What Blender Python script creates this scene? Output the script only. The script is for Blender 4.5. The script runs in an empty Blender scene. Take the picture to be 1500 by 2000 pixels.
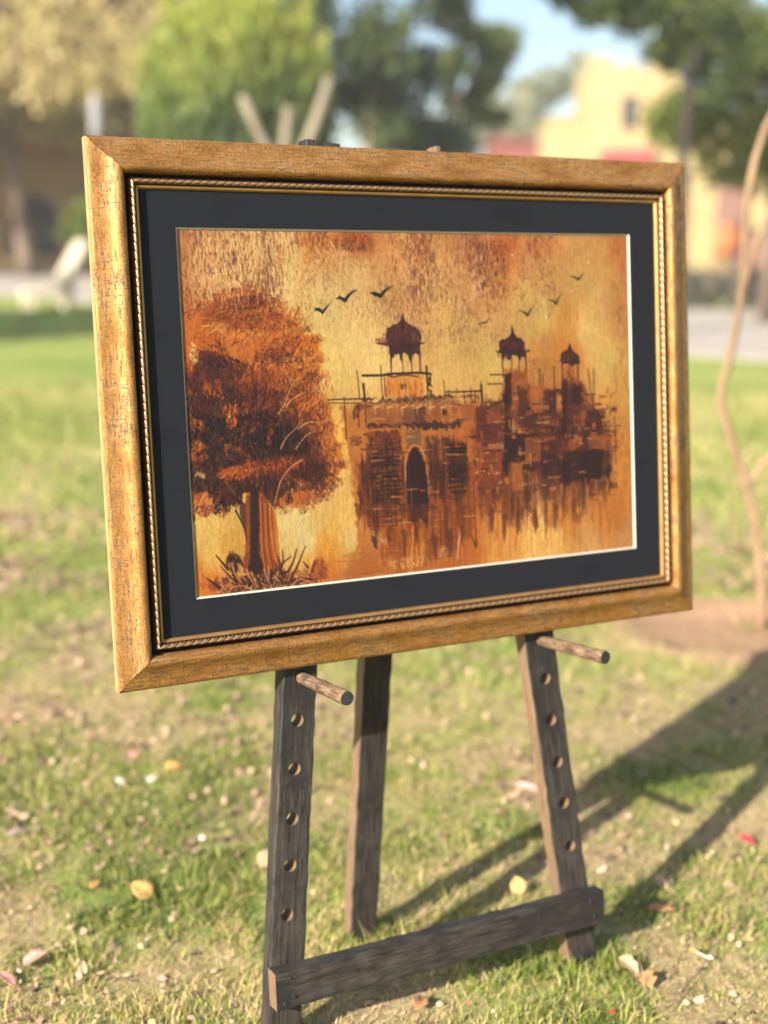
import bpy, bmesh, math, random
import numpy as np
from mathutils import Vector, Matrix, Quaternion

sc = bpy.context.scene
col = sc.collection
R = math.radians
random.seed(7)

# ------------------------------------------------------------ camera
cam_d = bpy.data.cameras.new('camera'); cam = bpy.data.objects.new('camera', cam_d); col.objects.link(cam)
cx_ = Vector((0.888841, -0.458065, 0.011751)); cy_ = Vector((0.081274, 0.18284, 0.979778)); cz_ = Vector((-0.450951, -0.869911, 0.199744))
cam.matrix_world = Matrix(((cx_.x, cy_.x, cz_.x, -0.9741), (cx_.y, cy_.y, cz_.y, -1.6604), (cx_.z, cy_.z, cz_.z, 1.1863), (0, 0, 0, 1)))
cam_d.sensor_fit = 'HORIZONTAL'; cam_d.sensor_width = 36.0; cam_d.lens = 36.0 * 2600 / 1500
cam_d.clip_start = 0.05; cam_d.clip_end = 2000
cam_d.dof.use_dof = True; cam_d.dof.focus_distance = 1.80; cam_d.dof.aperture_fstop = 0.0624 / 0.0255; cam_d.dof.aperture_blades = 0
sc.camera = cam

# ------------------------------------------------------------ light
HAZE = 0.0013
SX, SY = 1.85, 0.857                                   # shadow shift per metre of height
sun_dir = Vector((-SX, -SY, 1)).normalized()
w = bpy.data.worlds.new('World'); sc.world = w; w.use_nodes = True
nt = w.node_tree; nt.nodes.clear()
sky = nt.nodes.new('ShaderNodeTexSky'); sky.sky_type = 'NISHITA'; sky.sun_disc = False
sky.sun_elevation = math.asin(sun_dir.z); sky.sun_rotation = math.atan2(sun_dir.x, sun_dir.y)
sky.altitude = 200; sky.air_density = 1.0; sky.dust_density = 2.0; sky.ozone_density = 1.0
bg = nt.nodes.new('ShaderNodeBackground'); bg.inputs[1].default_value = 0.08
out = nt.nodes.new('ShaderNodeOutputWorld'); nt.links.new(sky.outputs[0], bg.inputs[0]); nt.links.new(bg.outputs[0], out.inputs[0])
sl = bpy.data.lights.new('sun', 'SUN'); sl.energy = 5.0; sl.angle = R(0.55); sl.color = (1.0, 0.91, 0.78)
sun = bpy.data.objects.new('sun', sl); col.objects.link(sun)
sun.rotation_euler = (-sun_dir).to_track_quat('-Z', 'Y').to_euler(); sun.location = (-10, -8, 12)
sc.view_settings.view_transform = 'Standard'; sc.view_settings.look = 'None'
sc.view_settings.exposure = 1.36; sc.view_settings.gamma = 1.0; sc.view_settings.use_curve_mapping = False
sc.cycles.max_bounces = 6; sc.cycles.transparent_max_bounces = 8


# ------------------------------------------------------------ helpers
def nodes(name):
    m = bpy.data.materials.new(name); m.use_nodes = True
    t = m.node_tree; b = t.nodes['Principled BSDF']
    return m, t, b


class NT:
    def __init__(s, t): s.t = t
    def n(s, typ, **kw):
        x = s.t.nodes.new(typ)
        for k, v in kw.items():
            if k.startswith('i_'):
                key = k[2:]; key = int(key) if key.isdigit() else key.replace('_', ' ')
                x.inputs[key].default_value = v
            else: setattr(x, k, v)
        return x
    def l(s, a, b): s.t.links.new(a, b)
    def coord(s, kind='Object', scale=(1, 1, 1), rot=(0, 0, 0)):
        c = s.n('ShaderNodeTexCoord'); m = s.n('ShaderNodeMapping'); m.inputs['Scale'].default_value = scale; m.inputs['Rotation'].default_value = rot
        s.l(c.outputs[kind], m.inputs[0]); return m.outputs[0]
    def noise(s, vec, scale, detail=4, rough=.6, dist=0):
        x = s.n('ShaderNodeTexNoise'); x.inputs['Scale'].default_value = scale; x.inputs['Detail'].default_value = detail
        x.inputs['Roughness'].default_value = rough; x.inputs['Distortion'].default_value = dist
        if vec: s.l(vec, x.inputs['Vector'])
        return x.outputs['Fac']
    def ramp(s, fac, stops):
        r = s.n('ShaderNodeValToRGB'); e = r.color_ramp.elements
        while len(e) < len(stops): e.new(.5)
        for el, (p, c) in zip(e, stops): el.position = p; el.color = (*c, 1) if len(c) == 3 else c
        s.l(fac, r.inputs[0]); return r.outputs[0]
    def mix(s, fac, a, b, mode='MIX'):
        x = s.n('ShaderNodeMix', data_type='RGBA', blend_type=mode)
        for sock, v in ((x.inputs[0], fac), (x.inputs[6], a), (x.inputs[7], b)):
            if hasattr(v, 'links'): s.l(v, sock)
            elif isinstance(v, (int, float)): sock.default_value = v
            else: sock.default_value = (*v, 1)
        return x.outputs[2]
    def math(s, op, a, b=0.0, clamp=False):
        x = s.n('ShaderNodeMath', operation=op); x.use_clamp = clamp
        for sock, v in ((x.inputs[0], a), (x.inputs[1], b)):
            if hasattr(v, 'links'): s.l(v, sock)
            else: sock.default_value = v
        return x.outputs[0]
    def bump(s, h, strength, dist, b):
        x = s.n('ShaderNodeBump'); x.inputs['Strength'].default_value = strength; x.inputs['Distance'].default_value = dist
        s.l(h, x.inputs['Height']); s.l(x.outputs[0], b.inputs['Normal'])


def simple_mat(name, c1, c2, scale=6, rough=.75, bump=.3, bdist=.01, stretch=(1, 1, 1), metal=0, spec=.4):
    m, t, b = nodes(name); N = NT(t)
    v = N.coord('Object', stretch)
    f = N.noise(v, scale, 6, .62)
    c = N.ramp(f, [(.3, c1), (.7, c2)])
    N.l(c, b.inputs['Base Color']); b.inputs['Roughness'].default_value = rough; b.inputs['Metallic'].default_value = metal
    b.inputs['Specular IOR Level'].default_value = spec
    if bump: N.bump(N.noise(v, scale * 4, 5, .6), bump, bdist, b)
    return m


def leaf_mat(name, c1, c2, c3, scale=1.0, trans=.45, rough=.55):
    """foliage: colour varies clump by clump (object space) and leaf by leaf (attribute)"""
    m, t, b = nodes(name); N = NT(t)
    f = N.noise(N.coord('Object'), scale, 3, .6)
    a = N.n('ShaderNodeAttribute', attribute_name='tint')
    k = N.math('ADD', N.math('MULTIPLY', f, .75), N.math('MULTIPLY', a.outputs['Fac'], .4))
    c = N.ramp(k, [(.32, c1), (.58, c2), (.85, c3)])
    N.l(c, b.inputs['Base Color']); b.inputs['Roughness'].default_value = rough; b.inputs['Specular IOR Level'].default_value = .3
    tr = N.n('ShaderNodeBsdfTranslucent'); N.l(N.mix(.5, c, (.35, .42, .05), 'OVERLAY'), tr.inputs[0])
    ms = N.n('ShaderNodeMixShader'); ms.inputs[0].default_value = trans
    o = t.nodes['Material Output']; N.l(b.outputs[0], ms.inputs[1]); N.l(tr.outputs[0], ms.inputs[2]); N.l(ms.outputs[0], o.inputs[0])
    return m


def tag(o, label=None, cat=None, group=None, kind=None):
    if label: o['label'] = label
    if cat: o['category'] = cat
    if group: o['group'] = group
    if kind: o['kind'] = kind
    return o


def empty(name, loc, label, cat, rot=(0, 0, 0), group=None):
    o = bpy.data.objects.new(name, None); col.objects.link(o); o.location = loc; o.rotation_euler = rot
    o.empty_display_size = .2
    return tag(o, label, cat, group)


def link(name, me, mats, parent=None, loc=None, rot=None, smooth=False):
    o = bpy.data.objects.new(name, me); col.objects.link(o)
    for m in (mats if isinstance(mats, (list, tuple)) else [mats]):
        if m is not None and m.name not in me.materials: me.materials.append(m)
    if parent: o.parent = parent
    if loc is not None: o.location = loc
    if rot is not None: o.rotation_euler = rot
    if smooth: me.shade_smooth()
    return o


def np_mesh(name, V, F, tint=None, mat_idx=None):
    """V (n,3), F (m,3|4) arrays -> mesh"""
    V = np.asarray(V, np.float32); F = np.asarray(F, np.int32)
    me = bpy.data.meshes.new(name); k = F.shape[1]
    me.vertices.add(len(V)); me.vertices.foreach_set('co', V.ravel())
    me.loops.add(F.size); me.loops.foreach_set('vertex_index', F.ravel())
    me.polygons.add(len(F)); me.polygons.foreach_set('loop_start', np.arange(0, F.size, k, dtype=np.int32))
    me.update(calc_edges=True)
    if tint is not None:
        a = me.attributes.new('tint', 'FLOAT', 'POINT'); a.data.foreach_set('value', np.asarray(tint, np.float32))
    return me


class MB:
    def __init__(s): s.v = []; s.f = []
    def box(s, a, b):
        n = len(s.v); x0, y0, z0 = a; x1, y1, z1 = b
        s.v += [(x0, y0, z0), (x1, y0, z0), (x1, y1, z0), (x0, y1, z0), (x0, y0, z1), (x1, y0, z1), (x1, y1, z1), (x0, y1, z1)]
        s.f += [tuple(n + i for i in q) for q in ((3, 2, 1, 0), (4, 5, 6, 7), (0, 1, 5, 4), (1, 2, 6, 5), (2, 3, 7, 6), (3, 0, 4, 7))]
        return s
    def tube(s, pts, rads, seg=10, wob=0.0, cap=True):
        pts = [Vector(p) for p in pts]; n0 = len(s.v); up = Vector((0.13, .3, 1)).normalized(); prev = None
        for i, p in enumerate(pts):
            d = (pts[min(i + 1, len(pts) - 1)] - pts[max(i - 1, 0)]).normalized()
            a = (prev - d * prev.dot(d)) if prev is not None else d.cross(up if abs(d.dot(up)) < .95 else Vector((1, 0, 0)))
            a.normalize(); prev = a; b = d.cross(a)
            for k in range(seg):
                th = 2 * math.pi * k / seg; r = rads[i] * (1 + wob * (random.random() - .5))
                s.v.append(tuple(p + a * math.cos(th) * r + b * math.sin(th) * r))
        for i in range(len(pts) - 1):
            for k in range(seg):
                q = n0 + i * seg; s.f.append((q + k, q + (k + 1) % seg, q + seg + (k + 1) % seg, q + seg + k))
        if cap:
            s.f.append(tuple(n0 + k for k in range(seg))[::-1]); q = n0 + (len(pts) - 1) * seg; s.f.append(tuple(q + k for k in range(seg)))
        return s
    def prism(s, poly, axis, d0, d1):
        """extrude a 2-D polygon along axis 'y' (poly in x,z) or 'z' (poly in x,y)"""
        n = len(s.v); k = len(poly)
        for d in (d0, d1):
            for p in poly: s.v.append((p[0], d, p[1]) if axis == 'y' else (p[0], p[1], d))
        s.f.append(tuple(range(n, n + k))); s.f.append(tuple(range(n + 2 * k - 1, n + k - 1, -1)))
        for i in range(k): s.f.append((n + i, n + (i + 1) % k, n + k + (i + 1) % k, n + k + i)[::-1])
        return s
    def mesh(s, name):
        me = bpy.data.meshes.new(name); me.from_pydata(s.v, [], s.f)
        bm = bmesh.new(); bm.from_mesh(me); bmesh.ops.recalc_face_normals(bm, faces=bm.faces); bm.to_mesh(me); bm.free()
        return me
    def build(s, name, mats, parent=None, loc=None, rot=None, smooth=False, bevel=0):
        o = link(name, s.mesh(name), mats, parent, loc, rot, smooth)
        if bevel:
            md = o.modifiers.new('bevel', 'BEVEL'); md.width = bevel; md.segments = 2; md.limit_method = 'ANGLE'
        return o



# ------------------------------------------------------------ ground
rg = np.random.default_rng(3)
SAP = (1.957, 1.397)


def fbm2(x, y, seed, sc0, octs=4):
    r = np.random.default_rng(seed); out = np.zeros_like(x); amp = 1; tot = 0
    for o in range(octs):
        g = r.random((257, 257)); X = x / sc0 + 40.3; Y = y / sc0 + 31.7
        xi = np.floor(X).astype(int); yi = np.floor(Y).astype(int); fx = X - xi; fy = Y - yi
        fx = fx * fx * (3 - 2 * fx); fy = fy * fy * (3 - 2 * fy)
        a = g[yi % 257, xi % 257]; b = g[yi % 257, (xi + 1) % 257]; c = g[(yi + 1) % 257, xi % 257]; d = g[(yi + 1) % 257, (xi + 1) % 257]
        out += amp * ((a * (1 - fx) + b * fx) * (1 - fy) + (c * (1 - fx) + d * fx) * fy); tot += amp; amp *= .55; sc0 *= .5
    return out / tot


def cover(x, y):
    """how grassy the ground is, 0 bare soil .. 1 full lawn"""
    dist = np.hypot(x + .97, y + 1.66)
    c = (fbm2(x, y, 5, .24, 5) - .5) * 2.0 + (fbm2(x, y, 9, 1.6, 2) - .5) * .7 + .58
    c = c + .10 * np.clip((dist - 2.4) / .8, 0, 1) + .16 * np.clip((dist - 3.6) / 3, 0, 3.5) - .22 * np.clip((x + .1) / .6, 0, 1) * np.clip((1.6 - y) / 1, 0, 1)
    d = np.hypot(x - SAP[0] + .12, (y - SAP[1]) * 1.2)
    c = c - 1.2 * np.clip((.40 - d) / .12, 0, 1)
    return np.clip(c, 0, 1)


def ground_z(x, y):
    near = np.clip(1 - np.hypot(x - .3, y - .5) / 8, 0, 1)
    z = (fbm2(x, y, 21, .55, 3) - .5) * .018 * near + (fbm2(x, y, 22, .07, 3) - .5) * .012 * np.clip(near * 2, 0, 1) - .004
    d = np.hypot(x - SAP[0] + .12, (y - SAP[1]) * 1.2)
    return z + .03 * np.exp(-((d - .34) / .08) ** 2) - .012 * np.exp(-(d / .3) ** 2)


def lines(lo, a, b, hi, step, g):
    c = list(np.arange(a, b, step)); s = step; x = b; 
    while x < hi: c.append(x); s *= g; x += s
    c.append(hi); s = step; x = a - step
    while x > lo: c.insert(0, x); s *= g; x -= s
    c.insert(0, lo); return np.array(c)


xs = lines(-300, -1.2, 3.2, 400, .022, 1.09); ys = lines(-60, -.6, 3.4, 500, .022, 1.09)
GX, GY = np.meshgrid(xs, ys); GZ = ground_z(GX, GY)
V = np.stack([GX, GY, GZ], -1).reshape(-1, 3)
ny, nx = GX.shape; idx = np.arange(ny * nx).reshape(ny, nx)
F = np.stack([idx[:-1, :-1], idx[:-1, 1:], idx[1:, 1:], idx[1:, :-1]], -1).reshape(-1, 4)
gm, t, b = nodes('lawn_soil'); N = NT(t)
at = N.n('ShaderNodeAttribute', attribute_name='tint'); v = N.coord('Object')
fine = N.noise(v, 110, 6, .75); mid = N.noise(v, 22, 6, .7); big = N.noise(v, .7, 4, .6)
soil = N.ramp(N.math('ADD', N.math('MULTIPLY', fine, .6), N.math('MULTIPLY', mid, .5)), [(.38, (.085, .055, .03)), (.5, (.34, .245, .13)), (.62, (.54, .41, .24))])
green = N.ramp(N.math('ADD', N.math('MULTIPLY', mid, .5), N.math('MULTIPLY', big, .5)), [(.3, (.12, .20, .04)), (.5, (.27, .32, .08)), (.68, (.42, .42, .15))])
k = N.math('ADD', at.outputs['Fac'], N.math('MULTIPLY', N.math('SUBTRACT', fine, .5), 1.2))
kk = N.n('ShaderNodeMapRange'); kk.inputs[1].default_value = .1; kk.inputs[2].default_value = .85; N.l(k, kk.inputs[0])
tc_ = N.n('ShaderNodeTexCoord'); vd = N.n('ShaderNodeVectorMath', operation='DISTANCE'); vd.inputs[1].default_value = (SAP[0] - .12, SAP[1], 0); N.l(tc_.outputs['Object'], vd.inputs[0])
rs = N.n('ShaderNodeMapRange'); rs.inputs[1].default_value = .47; rs.inputs[2].default_value = .30; N.l(N.math('ADD', vd.outputs['Value'], N.math('MULTIPLY', N.math('SUBTRACT', mid, .5), .35)), rs.inputs[0])
dug = N.ramp(fine, [(.38, (.22, .125, .07)), (.62, (.62, .40, .25))])
N.l(N.mix(rs.outputs[0], N.mix(kk.outputs[0], soil, green), dug), b.inputs['Base Color']); b.inputs['Roughness'].default_value = .95; b.inputs['Specular IOR Level'].default_value = .1
N.bump(N.math('ADD', fine, mid), .9, .010, b)
g = link('lawn', np_mesh('lawn', V, F, cover(GX, GY).ravel() * .85 + .1), gm, smooth=True)
tag(g, kind='structure')

# pale path beyond the lawn
pm = simple_mat('pale_paving', (.34, .30, .255), (.44, .39, .34), 3, .9, .2, .01)
near = [(-16.2, 42.0), (5.27, 26.73), (8.80, 9.30), (9.6, 7.2)]
P_ = [(4.05, 29.6), (8.27, 10.62), (8.80, 9.33), (9.52, 8.1), (10.6, 5.4), (22, 1), (30, 12), (19.2, 16.3), (16.9, 18.5), (16.2, 22), (14.5, 28), (9.44, 45.5), (7.6, 54), (-25, 62), (-22, 48), (1.9, 33)]
me = bpy.data.meshes.new('path'); me.from_pydata([(x, y, .012) for x, y in P_] + [(x, y, -.05) for x, y in P_], [], [tuple(range(len(P_)))] + [(i, (i + 1) % len(P_), (i + 1) % len(P_) + len(P_), i + len(P_)) for i in range(len(P_))])
tag(link('path', me, pm), kind='structure')


# ------------------------------------------------------------ grass (real blades)
def blades(n, x, y, h, wd, tint, lean, seed, segs=2):
    r = np.random.default_rng(seed); th = r.random(n) * 6.283; al = r.random(n) * 6.283
    z = ground_z(x, y) - .002
    dx, dy = np.cos(th) * wd / 2, np.sin(th) * wd / 2
    lx, ly = np.cos(al) * lean * h, np.sin(al) * lean * h
    up = h * np.sqrt(np.clip(1 - lean ** 2, .02, 1))
    base = np.stack([x, y, z], -1); W_ = np.stack([dx, dy, dx * 0], -1); L_ = np.stack([lx, ly, up], -1); L2 = np.stack([lx * .33, ly * .33, up * .55], -1)
    if segs == 2:
        V = np.stack([base - W_, base + W_, base + L2 + W_ * .8, base + L2 - W_ * .8, base + L_], 1)
        i = np.arange(n)[:, None] * 5
        F = np.concatenate([np.stack([i[:, 0], i[:, 0] + 1, i[:, 0] + 2], -1), np.stack([i[:, 0], i[:, 0] + 2, i[:, 0] + 3], -1), np.stack([i[:, 0] + 3, i[:, 0] + 2, i[:, 0] + 4], -1)])
        return V.reshape(-1, 3), F, np.repeat(tint, 5)
    V = np.stack([base - W_, base + W_, base + L_], 1); i = np.arange(n) * 3
    return V.reshape(-1, 3), np.stack([i, i + 1, i + 2], -1), np.repeat(tint, 3)


def in_view(x, y, d0, d1):
    dx, dy = x + .974, y + 1.66; f = dx * .451 + dy * .87; s = dx * .889 - dy * .458
    return (f > d0) & (f < d1) & (np.abs(s) < f * .36 + .15)


def scatter(n, d0, d1, seed):
    r = np.random.default_rng(seed); f = np.sqrt(r.random(n) * (d1 ** 2 - d0 ** 2) + d0 ** 2); s = (r.random(n) * 2 - 1) * (f * .35 + .1)
    return -.974 + f * .451 + s * .889, -1.66 + f * .87 - s * .458


VV, FF, TT = [], [], []; off = 0
for (n, d0, d1, hh, ww, segs, sd) in ((190000, 1.25, 3.1, .017, .0020, 2, 1), (60000, 3.1, 5.2, .024, .0042, 1, 2), (60000, 5.2, 11, .035, .011, 1, 3)):
    x, y = scatter(n, d0, d1, sd); c = cover(x, y); r = np.random.default_rng(sd + 50)
    tuft = fbm2(x, y, 77, .06, 2)
    keep = r.random(n) < np.clip((c - .10) * 1.7, .2, 1) * np.clip(tuft * 2.6 - .55, .08, 1)
    x, y, c, tuft = x[keep], y[keep], c[keep], tuft[keep]; m = len(x); u = r.random(m)
    h = hh * (.5 + .9 * r.random(m)) * (.7 + .7 * c) * (.6 + .9 * tuft); h *= np.where(r.random(m) < .015, 2.4, 1)
    lean = np.where(u < .45, .2 + .5 * r.random(m), .75 + .24 * r.random(m))
    tint = np.clip(.5 + .9 * (fbm2(x, y, 61, .5, 3) - .5) + .33 * r.normal(size=m) - .22 * (c - .45) + .2 * (lean > .75) + .07, 0, 1)
    V, F, T = blades(m, x, y, h, ww * (.6 + .8 * r.random(m)), tint, lean, sd + 9, segs)
    VV.append(V); FF.append(F + off); TT.append(T); off += len(V)
# dry thatch lying flat
x, y = scatter(60000, 1.25, 3.6, 14); c = cover(x, y); r = np.random.default_rng(15)
keep = r.random(60000) < np.clip(1.15 - c, .1, .9); x, y = x[keep], y[keep]; m = len(x)
V, F, T = blades(m, x, y, .012 + .022 * r.random(m) ** 2, .0016 + .0018 * r.random(m), .85 + .5 * r.random(m), .93 + .065 * r.random(m), 16, 1)
VV.append(V + np.array([0, 0, .002])); FF.append(F + off); TT.append(T); off += len(V)
# longer blades crowding the easel feet
r = np.random.default_rng(44)
for fx_, fy_, nn_ in ((.268, -.004, 520), (-.29, -.004, 300), (-.03, .235, 420), (1.957, 1.397, 60)):
    an_ = r.random(nn_) * 6.283; q_ = .022 + .05 * r.random(nn_) ** 1.3
    V, F, T = blades(nn_, fx_ + np.cos(an_) * q_ * 1.3, fy_ + np.sin(an_) * q_, .016 + .028 * r.random(nn_), .0022 + .001 * r.random(nn_), np.clip(.45 + .25 * r.normal(size=nn_), 0, 1), .2 + .6 * r.random(nn_), int(nn_), 2)
    VV.append(V); FF.append(F + off); TT.append(T); off += len(V)
gmat, t, b = nodes('grass_blade'); N = NT(t)
at = N.n('ShaderNodeAttribute', attribute_name='tint')
c = N.ramp(at.outputs['Fac'], [(0, (.045, .09, .017)), (.33, (.20, .28, .05)), (.58, (.42, .45, .105)), (.8, (.60, .50, .22)), (1.0, (.68, .50, .29))])
N.l(c, b.inputs['Base Color']); b.inputs['Roughness'].default_value = .5; b.inputs['Specular IOR Level'].default_value = .35
tr = N.n('ShaderNodeBsdfTranslucent'); N.l(c, tr.inputs[0]); ms = N.n('ShaderNodeMixShader'); ms.inputs[0].default_value = .35
N.l(b.outputs[0], ms.inputs[1]); N.l(tr.outputs[0], ms.inputs[2]); N.l(ms.outputs[0], t.nodes['Material Output'].inputs[0])
go = link('grass', np_mesh('grass', np.concatenate(VV), np.concatenate(FF), np.concatenate(TT)), gmat)
tag(go, 'short patchy green grass with dry straw growing over bare soil', 'grass', kind='stuff')

# crumbs of dry leaf and fallen petals nobody could count
NL = 46000
x, y = scatter(NL, 1.25, 6.0, 30); r = np.random.default_rng(31)
patch = fbm2(x, y, 88, .35, 2) + .5 * np.exp(-(((x + .12) / .28) ** 2 + ((y - 1.12) / .3) ** 2)) + .35 * np.exp(-(((x + .55) / .2) ** 2 + ((y - .36) / .12) ** 2))
near_sap = np.hypot(x - SAP[0] + .12, y - SAP[1]) < .5
keep = (patch + .30 * r.random(NL) > .74) | (r.random(NL) < .15); keep &= ~near_sap; x, y = x[keep], y[keep]; m = len(x); s = (.0016 + .0085 * r.random(m) ** 3)
s = s * np.clip(np.hypot(x + 1, y + 1.7) / 2.2, 1, 2.2)
th = r.random(m) * 6.283; z = ground_z(x, y) + .004 + .008 * r.random(m)
ca, sa = np.cos(th), np.sin(th); asp = .45 + .4 * r.random(m)
def pt(a, bq, dz): return np.stack([x + s * (a * ca - bq * asp * sa), y + s * (a * sa + bq * asp * ca), z + s * dz], -1)
Q = [r.normal(size=m) * .35 for _ in range(5)]
V = np.stack([pt(-1, 0, Q[0]), pt(-.3, .8, Q[1]), pt(.6, .6, Q[2]), pt(1.05, -.05, Q[3]), pt(.2, -.8, Q[4]), pt(-.6, -.6, Q[0])], 1).reshape(-1, 3)
i = np.arange(m) * 6; F = np.concatenate([np.stack([i, i + 4, i + 5], -1), np.stack([i, i + 1, i + 4], -1), np.stack([i + 1, i + 3, i + 4], -1), np.stack([i + 1, i + 2, i + 3], -1)])
lm, t, b = nodes('litter'); N = NT(t); at = N.n('ShaderNodeAttribute', attribute_name='tint')
N.l(N.ramp(at.outputs['Fac'], [(0, (.06, .035, .03)), (.2, (.20, .11, .09)), (.4, (.46, .29, .20)), (.62, (.56, .42, .26)), (.8, (.44, .22, .20)), (.92, (.60, .50, .22)), (.985, (.50, .42, .32)), (1, (.58, .05, .05))]), b.inputs['Base Color'])
b.inputs['Roughness'].default_value = .8
tag(link('leaf_litter', np_mesh('leaf_litter', V, F, np.repeat(np.clip(r.random(m) * (1 - .25 * (s > .007)), 0, 1), 6)), lm), 'crumbled dry leaves and tiny petals scattered through the grass', 'leaf litter', kind='stuff')

# ------------------------------------------------------------ background: bark, walls, trees
bark = simple_mat('bark', (.10, .075, .055), (.24, .18, .13), 5, .9, .6, .02, (1, 1, .25))
pale_bark = simple_mat('pale_bark', (.17, .14, .10), (.30, .255, .19), 6, .8, .3, .01, (1, 1, .4))
tan_bark = simple_mat('tan_bark', (.17, .105, .06), (.34, .225, .13), 14, .7, .3, .004, (1, 1, .3))
dark_bark = simple_mat('dark_bark', (.015, .013, .012), (.05, .04, .032), 5, .9, .5, .02, (1, 1, .25))
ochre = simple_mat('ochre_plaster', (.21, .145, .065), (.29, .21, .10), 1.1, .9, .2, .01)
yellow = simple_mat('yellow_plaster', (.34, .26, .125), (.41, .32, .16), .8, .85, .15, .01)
maroon = simple_mat('maroon_paint', (.16, .045, .035), (.27, .085, .06), 1.4, .7, .2, .01)
brickred = simple_mat('brick_red_wall', (.18, .095, .075), (.26, .14, .115), 2.2, .9, .2, .01)
redcloth = simple_mat('red_awning_cloth', (.26, .045, .05), (.34, .075, .075), 3, .7, .1, .01)
darkwin = simple_mat('dark_window', (.008, .008, .01), (.02, .02, .024), 3, .65, 0)
greymetal = simple_mat('grey_metal', (.20, .20, .205), (.30, .30, .30), 4, .5, .1, .005)
cream = simple_mat('cream_paint', (.58, .49, .38), (.66, .57, .45), 5, .6, .1, .005)
terracotta = simple_mat('terracotta', (.42, .12, .045), (.55, .18, .07), 6, .8, .2, .005)


def foliage(centres, n, size, droop=0.0, seed=1, flat=.0, shell=.55, asp=.5):
    """leaf-sized quads through the volume of a set of clumps (x,y,z,rx,ry,rz)"""
    r = np.random.default_rng(seed); C = np.array(centres, float); vol = (C[:, 3] * C[:, 4] * C[:, 5]) ** .67
    k = r.choice(len(C), n, p=vol / vol.sum()); d = r.normal(size=(n, 3)); d /= np.linalg.norm(d, axis=1)[:, None]
    rad = (shell + (1 - shell) * r.random(n)) * (1 + .12 * r.normal(size=n))
    P = C[k, :3] + d * rad[:, None] * C[k, 3:]
    a = r.normal(size=(n, 3)); a[:, 2] -= droop * 3; a /= np.linalg.norm(a, axis=1)[:, None]
    nn = d + .7 * r.normal(size=(n, 3)) + np.array([0, 0, .4]); b = np.cross(nn, a); b /= np.linalg.norm(b, axis=1)[:, None] + 1e-9
    s = size * (.5 + .9 * r.random(n))[:, None]; a = a * s; b = b * s * asp
    V = np.stack([P - a, P + b * .9 - a * .1, P + a, P - b * .9 + a * .15], 1).reshape(-1, 3)
    i = np.arange(n) * 4; F = np.stack([i, i + 1, i + 2, i + 3], -1)
    return V, F, np.repeat(np.clip(.5 + .25 * r.normal(size=n), 0, 1), 4)


def clumps(cx, cy, cz, rx, ry, rz, n, cr, seed):
    r = random.Random(seed); o = []
    for i in range(n):
        while True:
            p = (r.uniform(-1, 1), r.uniform(-1, 1), r.uniform(-1, 1))
            if .25 < p[0] ** 2 + p[1] ** 2 + p[2] ** 2 < 1: break
        q = cr * r.uniform(.6, 1.3); o.append((cx + p[0] * rx, cy + p[1] * ry, cz + p[2] * rz, q, q, q * .75))
    return o


def tree(name, loc, label, trunk_mat, crown_mat, H, tr, cl, n, leaf, seed, droop=0, lean=(0, 0), limbs=7, group=None, shell=.5, asp=.5, crown='crown'):
    e = empty(name, loc, label, 'tree', group=group); r = random.Random(seed); mb = MB()
    pts = [(lean[0] * t_ + .04 * H * math.sin(3 * t_ + seed) * t_, lean[1] * t_, H * t_ - .1) for t_ in (0, .15, .35, .6, .85, 1)]
    mb.tube(pts, [tr * 1.35, tr, tr * .85, tr * .65, tr * .4, tr * .15], 12, .08)
    cs = sorted(cl, key=lambda c: r.random())[:limbs]
    for c in cs:
        t_ = r.uniform(.35, .8); s = Vector(pts[2]).lerp(Vector(pts[4]), (t_ - .35) / .5); c_ = Vector(c[:3])
        m = s.lerp(c_, .5) + Vector((0, 0, .08 * H))
        mb.tube([s, m, c_], [tr * .4, tr * .25, tr * .08], 7, .1)
    mb.build('trunk', trunk_mat, e, smooth=True)
    V, F, T = foliage(cl, n, leaf, droop, seed, shell=shell, asp=asp)
    link(crown, np_mesh('crown', V, F, T), crown_mat, e)
    return e


def at(u_, f):          # metres to the right of the view line at forward distance f, as ground x,y
    return (-.974 + f * .451 + u_ * .889, -1.66 + f * .87 - u_ * .458)


# the long ochre building in the shade of the trees
bx, by = at(-14.6, 47.0)
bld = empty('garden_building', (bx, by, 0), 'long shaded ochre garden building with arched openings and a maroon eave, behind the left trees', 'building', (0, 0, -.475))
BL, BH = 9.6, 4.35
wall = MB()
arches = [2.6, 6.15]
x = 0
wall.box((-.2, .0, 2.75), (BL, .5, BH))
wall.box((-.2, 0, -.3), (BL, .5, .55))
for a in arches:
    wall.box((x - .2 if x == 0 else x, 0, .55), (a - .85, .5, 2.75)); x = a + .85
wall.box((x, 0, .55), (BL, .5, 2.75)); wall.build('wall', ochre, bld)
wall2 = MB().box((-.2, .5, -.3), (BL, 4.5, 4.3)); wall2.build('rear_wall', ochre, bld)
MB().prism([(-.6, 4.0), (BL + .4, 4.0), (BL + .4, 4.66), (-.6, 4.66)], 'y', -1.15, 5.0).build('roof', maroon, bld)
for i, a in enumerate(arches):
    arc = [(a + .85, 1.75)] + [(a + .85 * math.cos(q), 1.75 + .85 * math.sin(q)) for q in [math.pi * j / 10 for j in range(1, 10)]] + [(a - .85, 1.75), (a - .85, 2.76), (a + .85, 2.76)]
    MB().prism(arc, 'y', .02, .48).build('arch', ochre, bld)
    wdo = MB().box((a - .8, .40, .5), (a + .8, .46, 2.6)).build('window', darkwin, bld)
    fr = MB()
    for xx_ in (-.72, -.24, .24, .72): fr.box((a + xx_ - .02, .34, .55), (a + xx_ + .02, .38, 2.6))
    fr.box((a - .84, .34, 1.2), (a + .84, .38, 1.25)); fr.build('window_bars', greymetal, wdo)
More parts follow.
